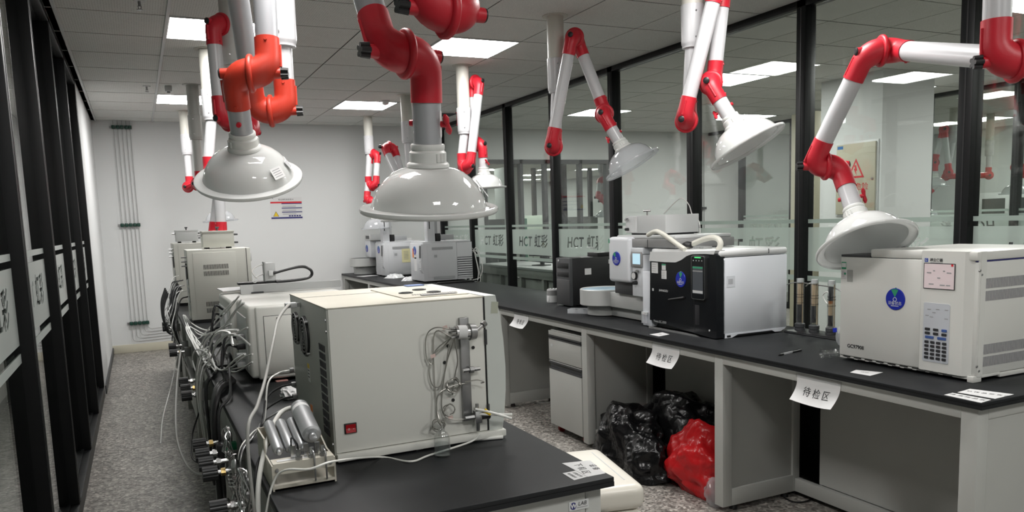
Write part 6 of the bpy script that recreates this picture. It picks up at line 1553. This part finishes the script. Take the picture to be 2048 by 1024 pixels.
# crumpled tissue and flattened papers on the bench
def crumple(label, c, s, seed, m_, flat=0.5):
    rn = random.Random(seed); bm_ = B(); bmesh.ops.create_icosphere(bm_, subdivisions=3, radius=1.0)
    for v in bm_.verts:
        k = 1 + rn.uniform(-0.22, 0.22); v.co = Vector((v.co.x * s[0] * k, v.co.y * s[1] * k, max(-0.6, v.co.z) * s[2] * k))
    zm = min(v.co.z for v in bm_.verts)
    for v in bm_.verts: v.co += Vector((c[0], c[1], c[2] - zm))
    return obj('crumpled_tissue', bm_, m_, None, smooth=0, label=label, category='tissue')
q = at(578, 796, Z=BT); crumple('crumpled white tissue behind the cylinder rack', (q.x, q.y, BT), (0.03, 0.05, 0.025), 3, PAPER)
for k, (u, v, w_, h_, m_, lab) in enumerate(((470, 712, 0.10, 0.14, PAPER, 'white sheet among the cables on the left bench'), (452, 735, 0.12, 0.10, BLACK, 'flat black adapter box among the cables on the left bench'), (440, 690, 0.10, 0.10, BLACK, 'second dark adapter box among the cables, farther back'))):
    c = at(u, v, Z=BT); obj('adapter_box' if m_ is BLACK else 'paper_sheet', plate(B(), (c.x, c.y, BT + 0.0003), (1, 0.3, 0), (-0.3, 1, 0), w_, h_, 0.022 if m_ is BLACK else 0.001, r=0.006 if m_ is BLACK else 0), m_, None, label=lab, category='adapter' if m_ is BLACK else 'paper')
c = at(563, 762, Z=BT); obj('red_label_tag', plate(B(), (c.x, c.y, BT + 0.0003), (1, 0.1, 0), (-0.1, 1, 0.0), 0.05, 0.03, 0.004, r=0.004), mat('pale_red_tag', (0.55, 0.30, 0.27), 0.4), None, label='small red and white tag under the white sampler', category='tag')

# ---- rubbish bags under the right bench
def bag(label, c, s, seed, m_, n=5, knot=None, tilt=0.0):
    rn = random.Random(seed)
    bm_ = B(); bmesh.ops.create_icosphere(bm_, subdivisions=n, radius=1.0)
    waves = [(Vector((rn.uniform(-1, 1), rn.uniform(-1, 1), rn.uniform(-1, 1))).normalized() * rn.uniform(2.0, 5.5), rn.uniform(0, 6.3)) for _ in range(14)]
    fine = [(Vector((rn.uniform(-1, 1), rn.uniform(-1, 1), rn.uniform(-1, 1))).normalized() * rn.uniform(8, 20), rn.uniform(0, 6.3)) for _ in range(12)]
    for v in bm_.verts:
        p = v.co.copy(); d = 0
        for w_, ph in waves:
            x = math.sin(w_.dot(p) + ph + 1.1 * math.sin(w_.yzx.dot(p) * 0.8 + ph)); d += (1 - abs(x)) ** 1.4 / w_.length * 0.30
        for w_, ph in fine:
            x = math.sin(w_.dot(p) + ph + 1.5 * math.sin(w_.zxy.dot(p) * 0.5)); d += (1 - abs(x)) ** 1.5 / w_.length * 0.16
        k = 0.80 + 0.62 * (d - 0.28)
        v.co = Vector((p.x * s[0], p.y * s[1], p.z * s[2])) * k
    for v in bm_.verts:
        v.co.z = max(v.co.z, -s[2] * 0.55)
        if v.co.z < -s[2] * 0.3: v.co.x *= 1.08; v.co.y *= 1.08
    zm = min(v.co.z for v in bm_.verts)
    bmesh.ops.transform(bm_, matrix=Matrix.Translation((c[0], c[1], c[2] - zm)) @ Matrix.Rotation(tilt, 4, 'Z'), verts=bm_.verts)
    t = thing('rubbish_bag', label, 'rubbish bag', c, 'rubbish bags under the right bench')
    obj('bag_film', bm_, m_, t, smooth=180)
    if knot:
        kb_ = B(); kx, ky, kz = knot
        sweep(kb_, smoothpts([(kx, ky, kz - 0.05), (kx, ky, kz - 0.01), (kx + 0.01, ky, kz + 0.02), (kx + 0.02, ky + 0.01, kz + 0.06)], 4), [0.05, 0.045, 0.04, 0.03, 0.02, 0.015, 0.02, 0.026, 0.03, 0.032, 0.034, 0.036, 0.036][:13], 12)
        obj('tied_neck', kb_, m_, t, smooth=60)
    return t
BAGK = mat('black_bag_film', (0.005, 0.005, 0.0055), 0.25, var=0.2, spec=0.35); BAGR = mat('red_bag_film', (0.46, 0.012, 0.015), 0.24, var=0.15, scale=9, spec=0.4)
def creases(M, sc, st):
    N = M.node_tree.nodes; L = M.node_tree.links; P = N['Principled BSDF']
    tc = N.new('ShaderNodeTexCoord'); nz = N.new('ShaderNodeTexNoise'); nz.inputs['Scale'].default_value = 5; nz.inputs['Detail'].default_value = 3
    ad = N.new('ShaderNodeVectorMath'); ad.operation = 'MULTIPLY_ADD'; ad.inputs[1].default_value = (0.25, 0.25, 0.25)
    L.new(tc.outputs['Object'], nz.inputs['Vector']); L.new(nz.outputs['Color'], ad.inputs[0]); L.new(tc.outputs['Object'], ad.inputs[2])
    vo = N.new('ShaderNodeTexVoronoi'); vo.feature = 'DISTANCE_TO_EDGE'; vo.inputs['Scale'].default_value = sc; L.new(ad.outputs[0], vo.inputs['Vector'])
    b = N.new('ShaderNodeBump'); b.inputs['Strength'].default_value = st; b.inputs['Distance'].default_value = 0.03
    L.new(vo.outputs['Distance'], b.inputs['Height']); L.new(b.outputs['Normal'], P.inputs['Normal'])
creases(BAGK, 7.5, 0.75); creases(BAGR, 6.5, 0.6)
bag('big crumpled black rubbish bag under the right bench', (3.05, -1.86, 0), (0.20, 0.42, 0.30), 4, BAGK)
bag('low black rubbish bag spilling out in front of the bench legs', (2.86, -1.58, 0), (0.20, 0.33, 0.235), 9, BAGK)
bag('small black bag fold nearest the red bag', (2.77, -1.86, 0), (0.14, 0.20, 0.17), 15, BAGK)
bag('shiny red rubbish bag beside the panelled bench leg', (2.92, -2.16, 0), (0.19, 0.25, 0.245), 6, BAGR)
bag('tiny clear bag poking out behind the bench leg', (2.82, -2.38, 0), (0.07, 0.06, 0.10), 8, CLEARP, n=4)
wire([at(1060, 800, Z=0.006), at(1080, 806, Z=0.006), at(1104, 802, Z=0.01), at(1095, 775, Z=0.05), at(1075, 768, Z=0.03), at(1058, 785, Z=0.01)], 0.006, CABG, 'grey cable loop on the floor left of the drawer pedestal', 'cables on the floor', 'floor_cable')
wire([at(1104, 800, Z=0.006), at(1094, 790, Z=0.02), at(1098, 772, Z=0.06), at(1108, 770, Z=0.05)], 0.005, mat('tan_cable', (0.42, 0.28, 0.18), 0.5), 'tan cable curl beside the drawer pedestal', 'cables on the floor', 'floor_cable')
wire([at(1568, 995, Z=0.006), at(1585, 1003, Z=0.006), at(1605, 1004, Z=0.006), at(1625, 998, Z=0.006)], 0.004, RUBBER, 'thin dark cable on the floor under the right bench', 'cables on the floor', 'floor_cable')
# cream appliance on the floor beside the left bench
t = thing('floor_appliance', 'cream plastic appliance with rounded lid standing beside the left bench', 'appliance', (1.55, -3.02, 0))
APL = mat('cream_appliance_plastic', (0.70, 0.67, 0.60), 0.3, var=0.02)
def apl(x0, x1, y0, y1, z0, z1, bev):
    g = bx(x0, x1, y0, y1, z0, z1, bev=bev, seg=5); bmesh.ops.transform(g, matrix=Matrix.Translation((1.665, -2.95, 0)) @ Matrix.Rotation(math.radians(-12), 4, 'Z'), verts=g.verts); return g
obj('appliance_body', apl(-0.20, 0.20, -0.23, 0.23, 0.012, 0.44, 0.03), APL, t, smooth=50)
ld = obj('appliance_lid', apl(-0.203, 0.203, -0.233, 0.233, 0.442, 0.535, 0.035), APL, t, smooth=50)
sub('lid_groove', apl(0.145, 0.149, -0.17, 0.17, 0.5345, 0.536, 0.0), LGREY, ld)
for sx in (-0.15, 0.15):
    for sy in (-0.15, 0.15): obj('foot', apl(sx - 0.02, sx + 0.02, sy - 0.02, sy + 0.02, 0.0, 0.014, 0.003), BLACK, t)
sub('latch', apl(0.02, 0.06, -0.237, -0.23, 0.44, 0.452, 0.001), DGREY, ld)

# thin wire hanging from the right partition behind the samplers
wire([at(u, v, X=3.30) for u, v in ((1328, 427), (1352, 403), (1365, 397), (1378, 410), (1385, 430), (1398, 443), (1400, 470), (1398, 500))], 0.003, CABW, 'thin white wire arching up from the headspace sampler before the right glass', 'wires at the headspace sampler', 'sampler_wire')

# taped labels on the two big hoods
def hood_sticker(h, u, v, w_, h_, m_, label_lines, parent):
    hp_, dh_, L_ = h[1]['hp'], h[1]['dh'], h[1]['L']
    top = hp_ + dh_ * L_; x, y, _ = frame(-dh_)
    best = None
    for i in range(2, 6):
        for f in (0.0, 0.5):
            r = HOOD_PROF[i][0] * (1 - f) + HOOD_PROF[i + 1][0] * f; z = HOOD_PROF[i][1] * (1 - f) + HOOD_PROF[i + 1][1] * f
            for q in range(180):
                t_ = 2 * PI * q / 180; rad = x * math.cos(t_) + y * math.sin(t_)
                P = top + rad * r - dh_ * (z - 0.040); d = P - CP
                if rad.dot(d) > 0.02: continue
                cz = RM[2].dot(d); pu, pv = CX + F * RM[0].dot(d) / cz, CY + F * RM[1].dot(d) / cz
                e = (pu - u) ** 2 + (pv - v) ** 2
                if best is None or e < best[0]: best = (e, P, rad, i)
    _, P, rad, i = best
    sl = Vector((HOOD_PROF[i + 1][0] - HOOD_PROF[i - 1][0], 0, HOOD_PROF[i + 1][1] - HOOD_PROF[i - 1][1]))
    down = (rad * sl.x - dh_ * sl.z).normalized(); upv = -down
    rt = upv.cross(rad).normalized()
    if rt.cross(upv).dot(rad) < 0: rt = -rt
    n = rt.cross(upv)
    o = obj('taped_label', plate(B(), P + n * 0.006, rt, upv, w_, h_, 0.0006), m_, parent)
    for q in range(label_lines): sub('label_line', plate(B(), P + n * 0.0066 + upv * h_ * (0.3 - 0.6 * q / max(1, label_lines - 1)), rt, upv, w_ * 0.7, 0.0025, 0.0003), INKG, o)
hood_sticker(HA1, 553, 345, 0.048, 0.040, PAPER, 4, HA1[0])
hood_sticker(HA1, 575, 330, 0.030, 0.036, LGREY, 5, HA1[0])
hood_sticker(HA2, 972, 372, 0.030, 0.055, LGREY, 6, HA2[0])

# ================================================================== BEYOND THE GLASS
# white pillar with electrical cabinet
PXF, PY0, PY1 = 6.847, 0.035, 0.785
struct('trim_1', bx(PXF, 7.57, PY0, PY1, 0, ZC), WALL, 'white square pillar behind the right glass')
t = thing('electrical_cabinet', 'beige electrical cabinet with red danger triangle on the pillar', 'electrical box', (PXF, 0.31, 1.38))
EB = mat('beige_cabinet', (0.50, 0.47, 0.36), 0.45)
ey0, ey1, ez0, ez1 = 0.080, 0.548, 1.38, 2.075
obj('cabinet_frame', bx(PXF - 0.012, PXF, ey0 - 0.02, ey1 + 0.02, ez0 - 0.02, ez1 + 0.02, bev=0.002), WHITE, t)
dd_ = obj('cabinet_door', bx(PXF - 0.03, PXF - 0.012, ey0, ey1, ez0, ez1, bev=0.003), EB, t)
fx_ = PXF - 0.0305
yc_, zc_ = 0.304, 1.80
def tri(w_, h_, x0, m_, nm, par):
    return sub(nm, prism(B(), [(yc_ - w_ / 2, zc_ - h_ / 3), (yc_ + w_ / 2, zc_ - h_ / 3), (yc_, zc_ + h_ * 2 / 3)], 'x', x0, x0 - 0.001), m_, par)
tri(0.20, 0.19, fx_, REDP, 'danger_triangle', dd_); tri(0.145, 0.135, fx_ - 0.001, EB, 'triangle_inner', dd_)
sub('lightning_bolt', prism(B(), [(yc_ - 0.004, zc_ + 0.062), (yc_ + 0.022, zc_ + 0.058), (yc_ + 0.008, zc_ + 0.028), (yc_ + 0.024, zc_ + 0.026), (yc_ - 0.012, zc_ - 0.042), (yc_ - 0.002, zc_ + 0.006), (yc_ - 0.018, zc_ + 0.006)], 'x', fx_ - 0.002, fx_ - 0.003), REDP, dd_)
lettering('有电危险', 0.075, REDP, (fx_, yc_, 1.645), (0, -1, 0), (0, 0, 1), dd_)
sub('blue_tag', plate(B(), (fx_, 0.50, 2.045), (0, -1, 0), (0, 0, 1), 0.07, 0.03, 0.001), mat('tag_blue', (0.03, 0.15, 0.40), 0.5), dd_)
sub('door_lock', cy((fx_, ey0 + 0.03, 1.72), (fx_ - 0.006, ey0 + 0.03, 1.72), 0.012, 0.012, 12), STEEL, dd_)
t = thing('wall_outlet', 'small white wall outlet on the pillar below the cabinet', 'socket', (PXF, 0.60, 1.25))
obj('outlet_plate', bx(PXF - 0.008, PXF, 0.54, 0.66, 1.22, 1.27, bev=0.002), WHITE, t); obj('outlet_slot', bx(PXF - 0.009, PXF - 0.008, 0.58, 0.62, 1.235, 1.25), DGREY, t)
# louvred cabinet edge left of the pillar
t = thing('switch_cabinet', 'tall beige cabinet with four dark windows left of the pillar', 'cabinet', (7.2, 1.35, 0))
obj('panel_plate', bx(7.2, 7.5, 1.20, 1.55, 0.0, 2.52, bev=0.003), EB, t)
for k in range(4): obj('panel_window', bx(7.195, 7.20, 1.25, 1.36, 1.95 + 0.14 * k, 2.04 + 0.14 * k), DGREY, t)

def simple_bench(label, x0, x1, y0, y1, topm, apr=0.10):
    t = thing('lab_bench', label, 'lab bench', ((x0 + x1) / 2, (y0 + y1) / 2, 0), 'lab benches')
    obj('worktop', bx(x0, x1, y0, y1, 0.80, 0.83, bev=0.003), topm, t)
    obj('apron', bx(x0 + 0.01, x0 + 0.03, y0 + 0.02, y1 - 0.02, 0.80 - apr, 0.80), GREYB, t)
    obj('back_panel', bx(x1 - 0.05, x1 - 0.03, y0 + 0.05, y1 - 0.05, 0.1, 0.80 - 0.0), GREYB, t)
    n = max(2, int((y1 - y0) / 0.6) + 1)
    for k in range(n):
        y = y0 + 0.03 + (y1 - y0 - 0.06) * k / (n - 1)
        obj('leg', bx(x0 + 0.02, x0 + 0.07, y - 0.025, y + 0.025, 0, 0.80), GREYB, t)
        if k < n - 1:
            yy = y0 + 0.03 + (y1 - y0 - 0.06) * (k + 0.5) / (n - 1)
            obj('cupboard_door', bx(x0 + 0.06, x0 + 0.08, yy - 0.24, yy + 0.24, 0.08, 0.80 - apr - 0.02, bev=0.003), GREYB, t)
    return t
simple_bench('pale grey bench of the next room against the right glass', 4.72, 5.40, 1.2, 5.0, LGREY)
def monitor(label, x, y, rot, w_=0.5):
    t = thing('monitor', label, 'monitor', (x, y, 0.83), 'screens in the next room')
    M4 = Matrix.Translation((x, y, 0)) @ Matrix.Rotation(rot, 4, 'Z')
    def tb(nm, a, m_):
        g = bx(*a, bev=0.004); bmesh.ops.transform(g, matrix=M4, verts=g.verts); return obj(nm, g, m_, t)
    tb('screen_shell', (-0.02, 0.02, -w_ / 2, w_ / 2, 0.95, 1.24), BLACK); tb('screen_glass', (-0.022, -0.019, -w_ / 2 + 0.015, w_ / 2 - 0.015, 0.965, 1.225), DGREY)
    tb('stand_neck', (0.02, 0.05, -0.03, 0.03, 0.84, 1.08), BLACK); tb('stand_foot', (-0.06, 0.10, -0.11, 0.11, 0.83, 0.842), BLACK)
    return t
monitor('black monitor behind the frosted band left of the far posts', 5.05, 3.75, 0.2, 0.42)
t = thing('tool_case', 'black case with an orange end on the next room bench', 'case', (5.0, 2.35, 0.83))
obj('case_body', bx(4.90, 5.16, 2.25, 2.55, 0.83, 1.02, bev=0.01), BLACK, t); obj('orange_end', bx(4.90, 5.16, 2.20, 2.25, 0.835, 1.01, bev=0.012), mat('orange_plastic', (0.55, 0.12, 0.03), 0.4), t); obj('case_handle', cable([(4.89, 2.32, 0.99), (4.87, 2.36, 1.0), (4.87, 2.44, 1.0), (4.89, 2.48, 0.99)], 0.008), BLACK, t)
for k, (y, s_) in enumerate(((3.15, 0.09), (2.90, 0.07), (1.95, 0.10))):
    obj('cable_heap', cable([(5.0 + 0.05 * math.cos(q * 1.9 + k), y + s_ * math.sin(q * 1.3), 0.842 + 0.012 * (q % 3)) for q in range(9)], 0.010), RUBBER if k != 1 else mat('orange_red_cable', (0.45, 0.08, 0.03), 0.5), None, label=('black cable heap left on the next room bench', 'orange cable heap on the next room bench', 'dark cable heap right on the next room bench')[k], category='cable')
t = thing('white_box', 'white box standing on the next room bench', 'box', (5.0, 2.72, 0.83)); obj('box_body', bx(4.93, 5.2, 2.66, 2.80, 0.83, 1.08, bev=0.004), WHITE, t); obj('box_lid', bx(4.925, 5.205, 2.655, 2.805, 1.05, 1.085, bev=0.003), LGREY, t)

# fume arms in the room beyond the pillar
arm('far fume arm right of the white pillar, seen through two glass walls', (10.46, 1.88), (-0.75, -0.66), (-0.05, 1.88), (-0.12, 2.46), (-0.22, 2.02), (0.0, -1), TUBEW, RED, CLEARP, knobs=(True, False), collar_z=2.3, hood_len=0.05)
arm('far fume arm at the right picture edge beyond two glass walls', (10.45, 0.90), (-0.75, -0.66), (0.0, 1.80), (-0.02, 2.28), (-0.10, 1.88), (0.0, -1), TUBEW, RED, CLEARP, knobs=(True, False), collar_z=2.2, hood_len=0.06)
arm('distant fume arm with its lower joint right of the last post', (11.7, 2.19), (-0.75, -0.66), (0.0, 1.85), (-0.55, 1.86), (-0.80, 1.60), (0.0, -1), TUBEW, RED, CLEARP, knobs=(True, False), collar_z=2.15, hood_len=0.05)
def far_cab(label, x0, x1, y0, y1, z1):
    t = thing('wall_cabinet', label, 'cabinet', ((x0 + x1) / 2, (y0 + y1) / 2, 0), 'cabinets in the far rooms')
    obj('cabinet_body', bx(x0, x1, y0, y1, 0, z1, bev=0.005), LGREY, t)
    n = max(1, int((y1 - y0) / 0.5))
    for k in range(n):
        a_ = y0 + (y1 - y0) * k / n; b2 = y0 + (y1 - y0) * (k + 1) / n
        d = obj('cabinet_door', bx(x0 - 0.015, x0, a_ + 0.01, b2 - 0.01, 0.9, z1 - 0.03, bev=0.002), LGREY, t); sub('door_window', bx(x0 - 0.018, x0 - 0.0155, a_ + 0.07, b2 - 0.07, 1.0, z1 - 0.10), DGREY, d)
    return t
far_cab('row of pale cabinets with dark windows in the farthest room', 13.3, 13.8, 0.2, 3.4, 1.62)
far_cab('pale cabinet near the right edge in the farthest room', 12.6, 13.1, -1.9, -0.3, 1.35)
# rooms behind the wide window
def seen(label, x0, x1, y0, y1, z0, z1, m_, nm, cat):
    t = thing(nm, label, cat, ((x0 + x1) / 2, (y0 + y1) / 2, z0))
    obj('body', bx(x0, x1, y0, y1, z0, z1, bev=0.004), m_, t); obj('door', bx(x0 + 0.02, x1 - 0.02, y0 - 0.01, y0, z0 + 0.03, z1 - 0.03, bev=0.002), m_, t); obj('handle', bx((x0 + x1) / 2 - 0.01, (x0 + x1) / 2 + 0.01, y0 - 0.02, y0 - 0.01, (z0 + z1) / 2 - 0.08, (z0 + z1) / 2 + 0.08), STEELD, t)
seen('green cabinet behind the wide window', 6.25, 6.6, 7.2, 7.6, 0.0, 1.45, mat('sea_green', (0.10, 0.34, 0.27), 0.5), 'green_cabinet', 'cabinet')
seen('tall pale cabinet behind the wide window', 6.75, 7.35, 7.9, 8.4, 0.0, 1.50, mat('pale_green_white', (0.62, 0.68, 0.60), 0.5), 'tall_cabinet', 'cabinet')
seen('dark cabinet at the left of the wide window', 5.4, 5.7, 6.2, 6.6, 0.0, 1.45, DGREY, 'dark_cabinet', 'cabinet')
seen('grey rack behind the wide window at right', 8.6, 9.3, 9.2, 9.6, 0.0, 1.45, MGREY, 'grey_rack', 'rack')
seen('white pillar-like cabinet behind the wide window', 5.9, 6.15, 6.6, 7.0, 0.0, 2.3, WHITE, 'white_locker', 'cabinet')
arm('white fume arm behind the wide window, red elbow raised', (7.6, 6.3), (0.8, -0.6), (0.0, 1.70), (-0.35, 2.05), (-0.7, 1.75), (0.0, -1), TUBEW, RED, CLEARP, knobs=(True, False), collar_z=2.2, hood_len=0.05)
wc = thing('trim_2', 'dark post row beyond the wide window', None, (7.4, 8.9, 0), kind='structure')
for x in (5.0, 6.1, 7.2, 8.3, 9.4, 10.5, 11.6): obj('post', bx(x, x + 0.09, 8.9, 8.98, 0, ZC), BLACKAL, wc)
for x in (6.3, 8.0, 9.7, 11.4): obj('post', bx(x, x + 0.10, 13.0, 13.1, 0, ZC), BLACKAL, wc)
# pipes on the wall of the next room
for k in range(5):
    x = 9.86 + 0.07 * k
    obj('gas_pipe', cy((x - 1.35, YB - 0.03, 0.9), (x - 1.35, YB - 0.03, 2.6), 0.006, 0.006, 8), STEELD, None, label='gas pipe on the far wall of the next room, number %s from the left' % ('one', 'two', 'three', 'four', 'five')[k], category='pipe', group='gas pipes in the next room')
obj('pipe_clamp_bar', bx(8.47, 8.83, YB - 0.05, YB - 0.005, 1.50, 1.54, bev=0.003), DGREY, None, label='dark clamp bar on the pipes of the next room', category='pipe clamp')
